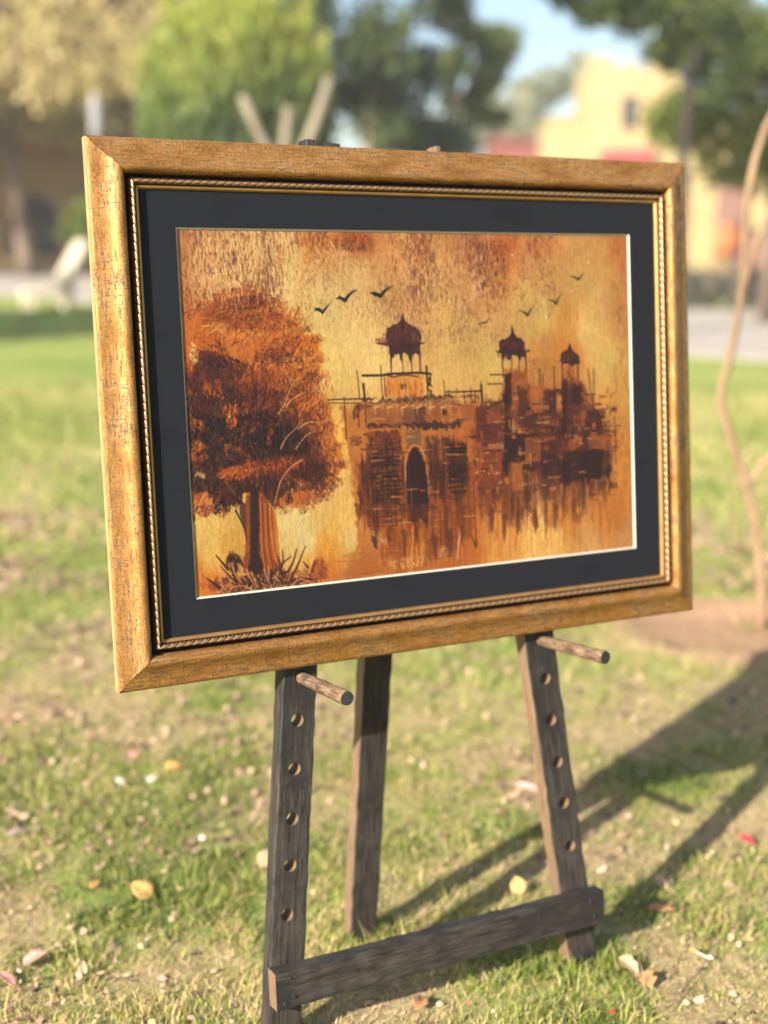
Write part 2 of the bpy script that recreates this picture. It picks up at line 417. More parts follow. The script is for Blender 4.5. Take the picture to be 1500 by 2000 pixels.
for a in [.6] + [p + 1.78 for p in arches]:
    MB().box((a - .22, -.16, -.2), (a + .22, 0, BH)).build('pilaster', ochre, bld)

# yellow tower house
tx, ty = at(10.75, 62)
tw = empty('tower_house', (tx, ty, 0), 'pale yellow crenellated tower house with one narrow window, far beyond the trees', 'building', (0, 0, -.475))
W1 = MB().box((-2.05, 0, -.5), (2.0, 4, 8.6)).build('tower', yellow, tw)
for (a, b_, h) in ((-2.05, -.9, 9.15), (-.5, .1, 8.95), (.5, 2.0, 8.9)):
    MB().box((a, -.03, 8.6), (b_, .5, h)).build('battlement', yellow, tw)
wn = MB().box((-.5, -.06, 6.15), (.12, .05, 7.5)).build('window', darkwin, tw)
MB().box((-.6, -.12, 6.02), (.22, .02, 6.147)).build('sill', yellow, wn); MB().box((-.21, -.09, 6.15), (-.17, -.062, 7.5)).build('mullion', greymetal, wn)
MB().box((-3.7, .3, -.5), (-2.05, 4, 6.5)).build('side_wing', yellow, tw); MB().box((-3.8, .2, 6.5), (-2.05, 4, 6.65)).build('parapet', yellow, tw)
MB().box((2.0, .5, -.5), (4.4, 4, 6.3)).build('side_wing', yellow, tw)
MB().prism([(-1.5, 4.6), (.8, 4.6), (.75, 5.25), (-1.4, 5.15)], 'y', -1.2, -.1).build('awning', redcloth, tw)
mx, my = at(7.1, 72)
mh = empty('maroon_house', (mx, my, 0), 'low dull maroon house left of the yellow tower', 'building', (0, 0, -.475))
MB().box((-1.7, 0, -.5), (2.0, 5, 6.2)).build('wall', maroon, mh); MB().box((-1.9, -.3, 6.2), (2.2, 5.2, 6.45)).build('roof', maroon, mh)
MB().box((-.6, -.06, 3.4), (.4, .02, 5)).build('window', darkwin, mh)

# right-hand cluster
rx_, ry_ = at(11.3, 46)
rh = empty('brick_house', (rx_, ry_, 0), 'blurred brick red house wall right of the picture frame', 'building', (0, 0, -.475))
MB().box((-1.3, 0, -.3), (1.9, 4, 3.35)).build('wall', brickred, rh); MB().box((-1.5, -.3, 3.35), (2.1, 4.2, 3.55)).build('roof', maroon, rh)
MB().box((.3, -.05, .8), (1.0, .02, 2.0)).build('window', darkwin, rh)
yx, yy = at(8.75, 31)
yh = empty('yellow_wall', (yx, yy, 0), 'sunlit yellow wall at the right edge of the photo, behind the sapling', 'wall', (0, 0, -.475))
MB().box((-.6, 0, 1.55), (3, .4, 2.75)).build('upper_wall', yellow, yh); MB().box((-.75, -.1, 2.75), (3.1, .6, 2.95)).build('coping', darkwin, yh)
MB().box((-.6, .25, -.3), (3, .6, 1.55)).build('lower_wall', brickred, yh)
px_, py_ = at(8.25, 36)
pl = MB().box((-.36, 0, -.2), (.24, .5, 3.0)); pl.box((-.42, -.06, 3.0), (.3, .56, 3.12))
tag(pl.build('gate_pillar', yellow, loc=(px_, py_, 0), rot=(0, 0, -.475)), 'yellow gate pillar just right of the picture frame', 'pillar')
ux, uy = at(9.75, 40)
ur = empty('terracotta_urn', (ux, uy, 0), 'large orange terracotta urn on a stand by the brick red wall', 'urn')
MB().tube([(0, 0, 0), (0, 0, .35), (0, 0, .8)], [.3, .2, .24], 14).build('stand', ochre, ur)
MB().tube([(0, 0, .8), (0, 0, 1.0), (0, 0, 1.35), (0, 0, 1.65), (0, 0, 1.75)], [.2, .38, .46, .34, .4], 16).build('bowl', terracotta, ur, smooth=True)

# foliage materials
m_gold = leaf_mat('dry_golden_leaves', (.24, .18, .085), (.50, .40, .19), (.68, .62, .33), .6, .45)
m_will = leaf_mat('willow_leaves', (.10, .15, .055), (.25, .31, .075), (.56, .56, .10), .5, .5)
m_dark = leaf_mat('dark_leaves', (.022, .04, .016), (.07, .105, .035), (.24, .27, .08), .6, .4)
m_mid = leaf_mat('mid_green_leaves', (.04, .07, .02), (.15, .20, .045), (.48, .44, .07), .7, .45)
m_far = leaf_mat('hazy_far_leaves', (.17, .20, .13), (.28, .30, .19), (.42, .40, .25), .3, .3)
m_hedge = leaf_mat('grey_hedge_leaves', (.06, .065, .05), (.13, .125, .10), (.22, .20, .16), 1.2, .25)

x0, y0 = at(-10.6, 41)
def skirt(s_, d_, z_, q): return (s_ * .889 - d_ * .451, -s_ * .458 - d_ * .87, z_, q, q, q * .8)


cl = clumps(-1.2, .8, 6.6, 6.2, 2.6, 2.6, 40, 1.1, 4) + [skirt(-12.5 + .95 * i + .3 * (j % 2), 3.0 + .7 * j - .35 * (i % 3), 4.85 + .95 * (3 - j) + .25 * ((i * 7) % 3), .85) for i in range(19) for j in range(4)] + [(-9.5 + 1.2 * i, -1.2 + .3 * (i % 3), 4.85 + .25 * (i % 2), .95, .8, .6) for i in range(12)] + [(-8.6 + 1.1 * i, -.4, 6.2 + .5 * (i % 3), 1.2, 1.1, 1.0) for i in range(5)]  # left-end clumps added past the view edge to keep sun off the wall
tree('spreading_tree', (x0, y0, 0), 'broad golden brown tree overhanging the ochre building at upper left', bark, m_gold, 7.5, .26, cl, 44000, .16, 4, droop=.2, lean=(-.6, 0), limbs=12)

# weeping tree: strands of narrow leaves
x0, y0 = at(-2.9, 27)
wt = empty('weeping_tree', (x0, y0, 0), 'bright yellow green weeping tree with hanging strands, left of centre', 'tree')
MB().tube([(0, 0, -.1), (.1, 0, 1.5), (-.1, 0, 3.4), (.1, 0, 5.0)], [.26, .2, .16, .08], 12, .06).build('trunk', bark, wt, smooth=True)
r = np.random.default_rng(8); Vs, Fs, Ts = [], [], []; off = 0
ns = 620; ang = r.random(ns) * 6.283; rr = np.sqrt(r.random(ns)) * 1.0
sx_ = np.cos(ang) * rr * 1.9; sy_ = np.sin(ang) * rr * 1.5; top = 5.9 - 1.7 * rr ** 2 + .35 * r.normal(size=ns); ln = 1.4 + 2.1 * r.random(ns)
per = 34; tt = r.random((ns, per)); X = sx_[:, None] * (1 + .08 * tt) + .05 * r.normal(size=(ns, per)); Y = sy_[:, None] + .05 * r.normal(size=(ns, per)); Z = top[:, None] - ln[:, None] * tt
P = np.stack([X, Y, Z], -1).reshape(-1, 3); n_ = len(P); a = np.stack([.3 * r.normal(size=n_), .3 * r.normal(size=n_), -np.ones(n_)], -1) * (.09 + .07 * r.random(n_))[:, None]
bb = r.normal(size=(n_, 3)) * .022
V = np.stack([P - a, P + bb, P + a, P - bb], 1).reshape(-1, 3); i = np.arange(n_) * 4
link('crown', np_mesh('crown', V, np.stack([i, i + 1, i + 2, i + 3], -1), np.repeat(np.clip((Z.reshape(-1) - 3.2) * .5 + .12 * r.normal(size=n_), 0, 1), 4)), m_will, wt)  # tint brightens with height, putting the lit top into the leaf colour

x0, y0 = at(-.55, 33)
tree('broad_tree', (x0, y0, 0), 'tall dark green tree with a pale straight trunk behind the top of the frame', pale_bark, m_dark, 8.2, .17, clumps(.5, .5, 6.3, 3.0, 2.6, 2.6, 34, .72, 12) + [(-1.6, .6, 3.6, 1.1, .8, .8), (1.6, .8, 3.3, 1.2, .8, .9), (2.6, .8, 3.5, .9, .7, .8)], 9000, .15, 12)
x0, y0 = at(1.9, 38)
tree('shade_tree', (x0, y0, 0), 'green tree with sky gaps right of the tall dark tree, in front of hazy trees', bark, m_mid, 7.4, .2, clumps(-.2, .3, 6.0, 2.1, 2, 2.7, 20, .5, 16), 3400, .15, 16)
for i, (s, f, hh, lab) in enumerate(((.2, 29, 2.5, 'dark rounded shrub behind the top rail of the frame, beside the pale trunk'), (2.6, 33, 2.7, 'dull green rounded shrub below the sky gap, left of the maroon house'), (-7.0, 36, 1.9, 'dusty green shrub in front of the ochre building, at the left edge of the frame'))):
    x0, y0 = at(s, f); e = empty('shrub', (x0, y0, 0), lab, 'shrub', group='shrubs behind the lawn')
    MB().tube([(0, 0, -.1), (.1, 0, hh * .5), (0, .1, hh * .8)], [.08, .05, .02], 8).build('stem', bark, e)
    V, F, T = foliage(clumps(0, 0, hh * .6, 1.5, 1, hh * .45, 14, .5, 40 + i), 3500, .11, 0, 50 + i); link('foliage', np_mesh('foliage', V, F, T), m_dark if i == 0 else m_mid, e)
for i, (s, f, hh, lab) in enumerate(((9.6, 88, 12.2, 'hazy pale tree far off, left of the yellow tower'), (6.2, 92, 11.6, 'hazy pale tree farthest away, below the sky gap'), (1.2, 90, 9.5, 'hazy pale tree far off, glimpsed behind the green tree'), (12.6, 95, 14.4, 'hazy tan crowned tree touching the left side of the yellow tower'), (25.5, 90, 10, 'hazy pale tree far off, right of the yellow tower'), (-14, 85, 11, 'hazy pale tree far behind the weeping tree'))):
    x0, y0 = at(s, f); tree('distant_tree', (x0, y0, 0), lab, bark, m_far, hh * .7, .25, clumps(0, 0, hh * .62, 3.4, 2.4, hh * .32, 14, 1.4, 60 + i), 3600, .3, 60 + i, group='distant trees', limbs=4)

# a tree just outside the photo on the left, whose shade lies on the far lawn
tree('roadside_tree', (-7.5, 12.5, 0), 'leafy tree on the left of the lawn, just outside the photo', bark, m_mid, 6.5, .2, clumps(0, 0, 5.2, 3.6, 2.6, 1.9, 26, 1.1, 34), 5000, .2, 34)
# tree with the slim dark trunk whose branches cross the sky
x0, y0 = at(3.93, 18.6)
ft = empty('slender_tree', (x0, y0, 0), 'tall slim dark trunked tree before the yellow tower, its leafy branches crossing the sky', 'tree')
mb = MB().tube([(-.12, 0, -.1), (-.06, 0, 1.2), (-.02, 0, 2.6), (.06, 0, 3.7), (.05, 0, 5)], [.10, .08, .075, .06, .03], 10, .06); mb.build('trunk', dark_bark, ft, smooth=True)
mb = MB()
for pts in ([(.05, 0, 3.9), (-.5, -.1, 4.05), (-1.3, -.2, 3.85), (-2.0, -.2, 3.75)], [(.05, 0, 4.3), (-.7, .1, 4.6), (-1.7, .1, 4.5)], [(.06, 0, 3.6), (.6, 0, 4.0), (1.4, .1, 4.2)], [(0, 0, 3.3), (-.4, 0, 3.55), (-.8, 0, 3.5)]):
    mb.tube(pts, [.045, .03, .018, .008][:len(pts)], 6)
mb.build('branch', dark_bark, ft)
cl = [(-1.95, 0, 4.15, .30, .3, .22), (-1.6, 0, 4.0, .34, .3, .22), (-1.25, 0, 4.2, .4, .3, .28), (-.95, 0, 3.95, .36, .3, .25), (-.6, 0, 4.15, .4, .3, .3), (-.55, 0, 3.6, .28, .25, .16), (-.3, 0, 3.45, .2, .2, .12), (-.15, 0, 4.0, .36, .3, .25), (.35, 0, 4.1, .4, .3, .3), (.55, 0, 3.7, .3, .3, .25), (.9, 0, 4.1, .4, .3, .3), (-.9, 0, 4.6, .5, .3, .3), (-1.7, 0, 4.6, .45, .3, .25), (0, 0, 4.6, .5, .3, .3), (.55, 0, 3.25, .25, .25, .2), (-2.2, 0, 4.55, .3, .3, .2), (-2.3, 0, 4.3, .25, .3, .2), (-1.4, .2, 4.75, .5, .3, .3), (-.5, .2, 4.85, .5, .3, .3), (.4, .2, 4.9, .5, .3, .3), (-1.0, .2, 4.3, .45, .3, .3), (-.2, .1, 3.75, .3, .25, .18), (.75, 0, 3.4, .3, .25, .25), (.95, 0, 3.7, .35, .3, .3)]
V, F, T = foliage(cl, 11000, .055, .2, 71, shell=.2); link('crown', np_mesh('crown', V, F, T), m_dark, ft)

x0, y0 = at(6.0, 21.5)
cl = clumps(0, 0, 3.75, 2.1, 1.6, 1.5, 26, .62, 21) + [(-.7, -.2, 2.75, .55, .5, .35), (-.9, -.1, 3.2, .5, .4, .35), (.3, -.3, 2.5, .8, .6, .4)]
tree('leafy_tree', (x0, y0, 0), 'dense green tree with yellow highlights at the upper right edge', bark, m_mid, 4.6, .16, cl, 19000, .085, 21)
# hedge by the path
x0, y0 = at(6.3, 25.5)
he = empty('hedge', (x0, y0, 0), 'low dull grey green hedge along the far side of the pale path at right', 'hedge', (0, 0, -.475))
V, F, T = foliage([(-1.8 + .5 * i, .1 * (i % 2), .42, .42, .35, .42) for i in range(12)], 5200, .07, 0, 23); link('foliage', np_mesh('foliage', V, F, T), m_hedge, he)
for i in range(12): MB().tube([(-1.8 + .5 * i, 0, -.1), (-1.78 + .5 * i, .02, .5)], [.025, .01], 6).build('stem', bark, he)

# bare stubby tree behind the frame
x0, y0 = at(-1.0, 12.6)
fr = empty('bare_stubby_tree', (x0, y0, 0), 'leafless tree with thick pale stubby branches rising behind the top rail', 'tree')
MB().tube([(.03, 0, -.1), (.0, 0, .9), (.02, .02, 1.6), (.0, 0, 1.85)], [.11, .09, .075, .06], 12, .05).build('trunk', pale_bark, fr, smooth=True)
for pts, rad in ([(0, 0, 1.75), (-.1, 0, 1.98), (-.22, 0, 2.2), (-.33, 0, 2.42)], .05), ([(.02, 0, 1.7), (.1, .05, 2.05), (.16, .1, 2.35)], .045), ([(.0, 0, 1.6), (.22, -.05, 1.9), (.36, -.05, 2.22), (.50, -.05, 2.62)], .055):
    MB().tube(pts, [rad * 1.1, rad, rad * .9, rad * .8][:len(pts)], 12, .06).build('branch', pale_bark, fr, smooth=True)

# slim lamp post behind the frame's top left corner
x0, y0 = at(-4.56, 22)
lp = empty('lamp_post', (x0, y0, 0), 'short pale grey lamp post whose top shows above the upper left corner of the frame', 'lamp post')
MB().tube([(0, 0, -.1), (0, 0, .1), (0, 0, .12), (0, 0, 2.7)], [.12, .12, .06, .05], 12).build('pole', greymetal, lp, smooth=False)
MB().tube([(0, 0, 2.7), (0, 0, 2.78), (0, 0, 3.2), (0, 0, 3.34)], [.06, .10, .11, .07], 12).build('lantern', greymetal, lp)

# slanted cream seat on the path
x0, y0 = at(-5.55, 23.0)
sd_ = empty('reclining_bench', (x0, y0, 0), 'cream slanted reclining seat on the pale path beside the left edge of the frame', 'bench', (0, 0, -.475))
MB().prism([(-.12, .22), (.12, .16), (.62, 1.03), (.60, 1.12), (.50, 1.16), (.40, 1.08)], 'y', -.3, .3).build('backrest', cream, sd_, bevel=.03)
MB().prism([(-.55, .22), (.25, .22), (.3, .32), (.1, .42), (-.25, .38), (-.5, .30)], 'y', -.3, .3).build('seat', cream, sd_, bevel=.03)
for a in (-.45, .2):
    for q in (-.25, .25): MB().box((a - .03, q - .03, -.02), (a + .03, q + .03, .24)).build('leg', cream, sd_)

# young tree beside the easel
sp = empty('sapling', (SAP[0], SAP[1], 0), 'thin crooked tan sapling in a ring of bare soil, right of the easel', 'tree')


mb = MB()
A_ = [(0, 0, -.03), (.002, 0, .06), (0, 0, .126), (-.032, .016, .34), (-.075, .038, .485), (-.12, .062, .612), (-.142, .073, .68), (-.152, .077, .725), (-.146, .075, .78), (-.128, .066, .879), (-.114, .059, 1.002), (-.111, .057, 1.109), (-.115, .059, 1.229), (-.113, .058, 1.333), (-.099, .051, 1.436), (-.078, .04, 1.524), (-.04, .02, 1.62), (0, 0, 1.75), (.02, 0, 1.95)]
mb.tube(A_, [0.0195, 0.0181, 0.0169, 0.0151, 0.0141, 0.0133, 0.0130, 0.0130, 0.0126, 0.0120, 0.0115, 0.0115, 0.0115, 0.0108, 0.0101, 0.0087, 0.0072, 0.0051, 0.0022], 14, .16)
mb.build('trunk', tan_bark, sp, smooth=True)
MB().tube([(-.085, .043, .45), (-.049, .025, .477), (-.024, .012, .526), (.016, -.009, .566), (.08, -.03, .66), (.12, -.04, .82)], [.011, .0115, .011, .010, .008, .004], 10, .05).build('branch', tan_bark, sp, smooth=True)
MB().tube([(-.113, .058, 1.04), (-.10, .048, 1.11), (-.084, .043, 1.184), (-.056, .028, 1.274), (-.02, .01, 1.349), (.05, -.02, 1.5)], [.010, .010, .0095, .009, .008, .004], 10, .05).build('branch', tan_bark, sp, smooth=True)

# ------------------------------------------------------------ fallen leaves, each one its own thing
def leaf_colour(name, c, c2):
    m, t, b = nodes(name); N = NT(t); v = N.coord('Object', (1, 1, 1))
    f = N.noise(v, 60, 5, .65); N.l(N.ramp(f, [(.35, c2), (.65, c)]), b.inputs['Base Color']); b.inputs['Roughness'].default_value = .6
    N.bump(N.noise(v, 220, 4, .6), .4, .0006, b); return m


LC = dict(yellow=leaf_colour('yellow_leaf', (.52, .33, .11), (.38, .22, .07)), orange=leaf_colour('orange_leaf', (.48, .25, .11), (.34, .16, .06)),
          pale=leaf_colour('pale_tan_leaf', (.42, .31, .18), (.30, .21, .12)), pink=leaf_colour('pink_brown_leaf', (.48, .25, .20), (.34, .16, .13)),
          blush=leaf_colour('blush_petal', (.72, .40, .36), (.62, .32, .28)), red=leaf_colour('red_petal', (.45, .035, .045), (.48, .03, .04)),
          white=leaf_colour('white_petal', (.55, .53, .47), (.44, .42, .36)), grey=leaf_colour('grey_dry_leaf', (.34, .26, .22), (.22, .16, .14)))


def fallen(name, label, cat, x, y, L, wid, c, rot, curl, tilt=(0, 0), h=.004, stem=True, lobes=0, seed=0, group='fallen leaves on the lawn'):
    r = random.Random(seed); nl, nw = 10, 4; vs, fs = [], []
    for i in range(nl + 1):
        u = i / nl; half = wid / 2 * (math.sin(math.pi * min(1, u ** .8)) ** .75 if 0 < u < 1 else .02)
        half *= 1 + lobes * math.sin(u * 14 + seed)
        for j in range(nw + 1):
            v = j / nw * 2 - 1
            vs.append(((u - .5) * L, v * half, abs(v) ** 1.5 * half * curl + math.sin(u * 3.1) * L * .10 * curl + r.uniform(-1, 1) * .0012))
    for i in range(nl):
        for j in range(nw):
            a = i * (nw + 1) + j; fs.append((a, a + nw + 1, a + nw + 2, a + 1))
    mb = MB(); mb.v = vs; mb.f = fs
    me = bpy.data.meshes.new(name); me.from_pydata(vs, [], fs)
    if stem:
        q = MB().tube([(L * .48, 0, 0), (L * .65, .002, .002), (L * .82, .006, .001)], [.0009, .0008, .0006], 5)
        bm = bmesh.new(); bm.from_mesh(me); t2 = bpy.data.meshes.new('t'); t2.from_pydata(q.v, [], q.f); bm.from_mesh(t2); bm.to_mesh(me); bm.free(); bpy.data.meshes.remove(t2)
    z = float(ground_z(np.array([x]), np.array([y]))[0])
    o = link(name, me, LC[c], loc=(x, y, z + h + .006), smooth=True)
    e_ = R(90) - tilt[0] * 1.0; tc = Vector((-.974 - x, -1.66 - y, 0)).normalized(); n_ = tc * math.cos(e_) + Vector((0, 0, math.sin(e_))); rt_ = n_.cross(Vector((0, 0, 1))).normalized() * -1
    up_ = n_.cross(rt_); ax = rt_ * math.cos(rot) + up_ * math.sin(rot); n2 = (n_ + ax * tilt[1]).normalized(); ax = (ax - n2 * ax.dot(n2)).normalized()
    o.rotation_euler = Matrix((ax, n2.cross(ax), n2)).transposed().to_euler()
    md = o.modifiers.new('thickness', 'SOLIDIFY'); md.thickness = .0006
    return tag(o, label, cat, group)


fallen('fallen_leaf', 'round golden yellow leaf lying flat on the grass left of the easel', 'leaf', -.327, .531, .046, .037, 'yellow', 2.6, .25, (.55, -.2), .012, seed=1)
fallen('fallen_leaf', 'round pale yellow leaf standing up behind the easel crossbar', 'leaf', .303, .245, .034, .030, 'yellow', 1.9, .2, (.9, 0), .016, seed=2, stem=False)
fallen('fallen_leaf', 'orange tan curled leaf in front of the crossbar at the bottom of the photo', 'leaf', -.036, .003, .036, .024, 'orange', 1.2, .6, (.3, .3), .006, lobes=.2, seed=3)
fallen('fallen_leaf', 'pale curled leaf with a raised edge, right of the right easel foot', 'leaf', .322, -.062, .044, .022, 'pale', -.6, 1.0, (.5, .2), .008, lobes=.15, seed=4)
fallen('fallen_leaf', 'torn orange leaf just below the pale curled leaf, right of the easel foot', 'leaf', .322, -.112, .040, .027, 'orange', -1.2, .4, (.5, -.3), .008, lobes=.35, seed=5, stem=False)
fallen('fallen_leaf', 'long pinkish brown leaf at the lower left corner, raised on the grass', 'leaf', -.552, .391, .046, .020, 'pink', .2, .6, (.4, -.4), .010, seed=6)
fallen('fallen_leaf', 'pinkish brown leaf cut by the left edge of the photo', 'leaf', -.605, .352, .042, .018, 'pink', -.9, .5, (.2, .2), .006, seed=7)
fallen('fallen_leaf', 'small tan leaf standing on edge near the lower left corner', 'leaf', -.490, .325, .026, .014, 'pale', 1.5, .5, (1.0, .1), .012, seed=8, stem=False)
fallen('fallen_leaf', 'blurred yellow leaf farther back on the left, among pinkish litter', 'leaf', -.091, 1.056, .042, .026, 'yellow', .1, .5, (.4, .1), .012, seed=9)
fallen('fallen_petal', 'blurred pale pink petal seen just left of the right easel leg', 'petal', .579, .633, .058, .020, 'blush', -.3, .4, (.3, 0), .010, seed=10, stem=False)
fallen('fallen_petal', 'crimson petal on the grass near the right edge of the photo', 'petal', .833, .219, .034, .016, 'red', -.4, .5, (.3, .2), .010, seed=11, stem=False)
fallen('fallen_leaf', 'tan leaf half hidden behind the left easel leg', 'leaf', -.073, .550, .042, .034, 'pale', .9, .3, (.7, 0), .014, seed=12, stem=False)
fallen('fallen_leaf', 'greyish pale leaf beyond the end of the crossbar', 'leaf', .673, .088, .030, .015, 'pale', .2, .7, (.3, .3), .007, seed=13)
fallen('fallen_petal', 'tiny red petal at the bottom edge of the photo, right of centre', 'petal', .216, -.160, .010, .008, 'red', 0, .3, (.3, 0), .010, seed=14, stem=False)
fallen('fallen_petal', 'small white petal left of the left easel leg', 'petal', -.155, .688, .014, .011, 'white', 0, .4, (.8, 0), .014, seed=15, stem=False)
fallen('fallen_petal', 'white petal among pinkish litter, the left one of a pair', 'petal', -.219, 1.039, .026, .011, 'white', -.6, .4, (.6, 0), .013, seed=16, stem=False)
fallen('fallen_petal', 'white petal among pinkish litter, the right one of a pair beside the yellow leaf', 'petal', -.152, 1.025, .024, .013, 'white', .5, .4, (.6, 0), .013, seed=17, stem=False)
fallen('fallen_leaf', 'pinkish leaf farther back on the left, below the frame corner', 'leaf', -.149, 1.167, .030, .020, 'pink', .8, .5, (.5, 0), .012, seed=18, stem=False)
fallen('fallen_leaf', 'grey brown dry leaf in the grass at the left edge, halfway down the lawn', 'leaf', -.475, .886, .046, .018, 'grey', .3, .6, (.2, 0), .008, seed=19)
fallen('fallen_leaf', 'small orange leaf in the dry patch left of the golden round leaf', 'leaf', -.395, .60, .026, .013, 'orange', .7, .6, (.4, 0), .008, seed=20, stem=False)
fallen('fallen_leaf', 'pale beige leaf behind the crossbar end, left of the shadow of the leg', 'leaf', .560, .150, .040, .020, 'pale', -.8, .5, (.5, 0), .008, seed=21, stem=False)
fallen('fallen_leaf', 'orange tan leaf lying flat behind the right end of the crossbar', 'leaf', .500, .075, .052, .024, 'orange', .1, .2, (.1, 0), .004, seed=22, stem=False)
fl = empty('fallen_blossom', (.458, -.104, .012), 'tiny fallen white blossom with a yellow tip and thin stalk, lower right', 'flower')
MB().tube([(0, 0, 0), (-.006, .010, .003), (-.011, .021, .005)], [.0016, .0014, .0012], 6).build('stalk', LC['white'], fl)
MB().tube([(-.011, .021, .004), (-.013, .027, .006), (-.016, .032, .004)], [.002, .0045, .002], 8).build('tip', LC['yellow'], fl)
MB().tube([(.004, -.006, .002), (.0, -.001, .004), (-.001, .003, .003)], [.001, .0045, .002], 8).build('petal', LC['white'], fl)
tw_ = MB()
tw_.tube([(.30, -.19, .006), (.36, -.155, .011), (.42, -.125, .009), (.475, -.085, .012), (.55, -.05, .010)], [.0008, .0012, .0013, .001, .0006], 6)
tag(tw_.build('twig', bark), 'long thin dark twig lying across the grass by the white blossom', 'twig')

# ------------------------------------------------------------ the easel
TILT = -R(6.5)


def P3(x, y, z, yb): return Vector((x - .381, z, yb - y))      # x right, y down, z into the picture (metres, on the picture's plane) -> local


wood, t, b = nodes('stained_wood'); N = NT(t)
v = N.coord('Object', (1, 1, .06)); grain = N.noise(v, 300, 6, .75, .3); g2 = N.noise(N.coord('Object', (1, 1, .09)), 85, 4, .6, 1.6)
blot = N.noise(N.coord('Object', (1, 1, .5)), 16, 5, .65); blot2 = N.noise(N.coord('Object', (1, 1, .6)), 7, 3, .5)
c = N.ramp(N.math('ADD', N.math('MULTIPLY', grain, .7), N.math('MULTIPLY', g2, .3)), [(.40, (.007, .006, .006)), (.49, (.032, .027, .023)), (.58, (.056, .046, .039))])
dk = N.n('ShaderNodeMapRange'); dk.inputs[1].default_value = .50; dk.inputs[2].default_value = .55; N.l(N.math('ADD', N.math('MULTIPLY', blot, .5), N.math('MULTIPLY', blot2, .5)), dk.inputs[0])
c = N.mix(N.math('MULTIPLY', dk.outputs[0], .8), c, (.013, .012, .012))
cn = N.noise(N.coord('Object', (1, 1, .035)), 75, 3, .55, .6)
ck = N.n('ShaderNodeMapRange'); ck.inputs[1].default_value = .016; ck.inputs[2].default_value = 0.0; N.l(N.math('ABSOLUTE', N.math('SUBTRACT', cn, .5)), ck.inputs[0])
gate = N.n('ShaderNodeMapRange'); gate.inputs[1].default_value = .46; gate.inputs[2].default_value = .58; N.l(N.noise(N.coord('Object', (1, 1, .25)), 22, 2, .5), gate.inputs[0])
ckm = N.math('MULTIPLY', ck.outputs[0], gate.outputs[0])
c = N.mix(N.math('MULTIPLY', ckm, .8), c, (.010, .009, .008))
N.l(c, b.inputs['Base Color']); b.inputs['Roughness'].default_value = .62; b.inputs['Specular IOR Level'].default_value = .35
N.bump(N.math('SUBTRACT', N.math('ADD', grain, N.math('MULTIPLY', g2, .6)), ckm), .6, .0012, b)
raw, t, b = nodes('bare_wood'); N = NT(t)
v = N.coord('Object', (1, 1, .07)); grain = N.noise(v, 200, 5, .6, .4)
st_ = N.noise(N.coord('Object', (1, 1, .4)), 14, 4, .6)
c = N.ramp(grain, [(.3, (.10, .062, .036)), (.7, (.22, .135, .075))]); sm = N.n('ShaderNodeMapRange'); sm.inputs[1].default_value = .5; sm.inputs[2].default_value = .72; N.l(st_, sm.inputs[0])
N.l(N.mix(N.math('MULTIPLY', sm.outputs[0], .7), c, (.10, .075, .055)), b.inputs['Base Color']); b.inputs['Roughness'].default_value = .7; N.bump(grain, .4, .001, b)

EB = 1.205
EL = Vector((0, -.02981, .0034))
ez = empty('easel', EL, 'dark stained wooden display easel with peg holes, a low crossbar and two round pegs', 'easel', (TILT, 0, 0))
rough_rng = np.random.default_rng(99)


def plank(name, w_, th, L, parent, loc, rot, holes=(), side_raw=False, end_raw=False, seed=0, rad=.0098):
    """a plank standing along its own Z (0..L), front face at y=-th/2, real drilled holes, slightly uneven edges"""
    bm = bmesh.new(); nz = max(8, int(L / .018))
    rr = random.Random(seed); ring = []
    prof = [(-.5, -.5), (.5, -.5), (.5, .5), (-.5, .5)]; ch = .0018
    for i in range(nz + 1):
        z = L * i / nz; row = []
        for k, (a, q) in enumerate(prof):
            x_, y_ = a * w_, q * th; j = lambda: rr.uniform(-1, 1) * .0009
            nxt = prof[(k + 1) % 4]; prv = prof[k - 1]
            d1 = Vector((prv[0] - a, prv[1] - q)).normalized() * ch; d2 = Vector((nxt[0] - a, nxt[1] - q)).normalized() * ch
            jx, jy = j(), j()
            row.append(bm.verts.new((x_ + d1.x + jx, y_ + d1.y + jy, z))); row.append(bm.verts.new((x_ + d2.x + jx, y_ + d2.y + jy, z)))
        ring.append(row)
    for i in range(nz):
        for k in range(8):
            f = bm.faces.new((ring[i][k], ring[i][(k + 1) % 8], ring[i + 1][(k + 1) % 8], ring[i + 1][k]))
            if side_raw and k in (7, 0)[:1]: f.material_index = 1
    f = bm.faces.new(ring[0][::-1]); f2 = bm.faces.new(ring[-1])
    if end_raw: f.material_index = f2.material_index = 1
    bmesh.ops.recalc_face_normals(bm, faces=bm.faces)
    me = bpy.data.meshes.new(name); bm.to_mesh(me); bm.free()
    me.materials.append(wood); me.materials.append(raw)
    o = link(name, me, [], parent, loc, rot)
    if holes:
        q = MB()
        for hx, hz in holes:
            q.prism([(hx + rad * math.cos(2 * math.pi * k / 28), hz + rad * math.sin(2 * math.pi * k / 28)) for k in range(28)], 'y', -th, th)
        cme = q.mesh('cut'); cme.materials.append(raw); cu = bpy.data.objects.new('cut', cme); col.objects.link(cu); cu.parent = parent; cu.location = loc; cu.rotation_euler = rot
        md = o.modifiers.new('b', 'BOOLEAN'); md.operation = 'DIFFERENCE'; md.object = cu; md.solver = 'EXACT'; md.material_mode = 'TRANSFER'
        bpy.context.view_layer.update(); dg = bpy.context.evaluated_depsgraph_get(); new = bpy.data.meshes.new_from_object(o.evaluated_get(dg)); new.name = name
        o.modifiers.clear(); o.data = new; bpy.data.objects.remove(cu)
    return o


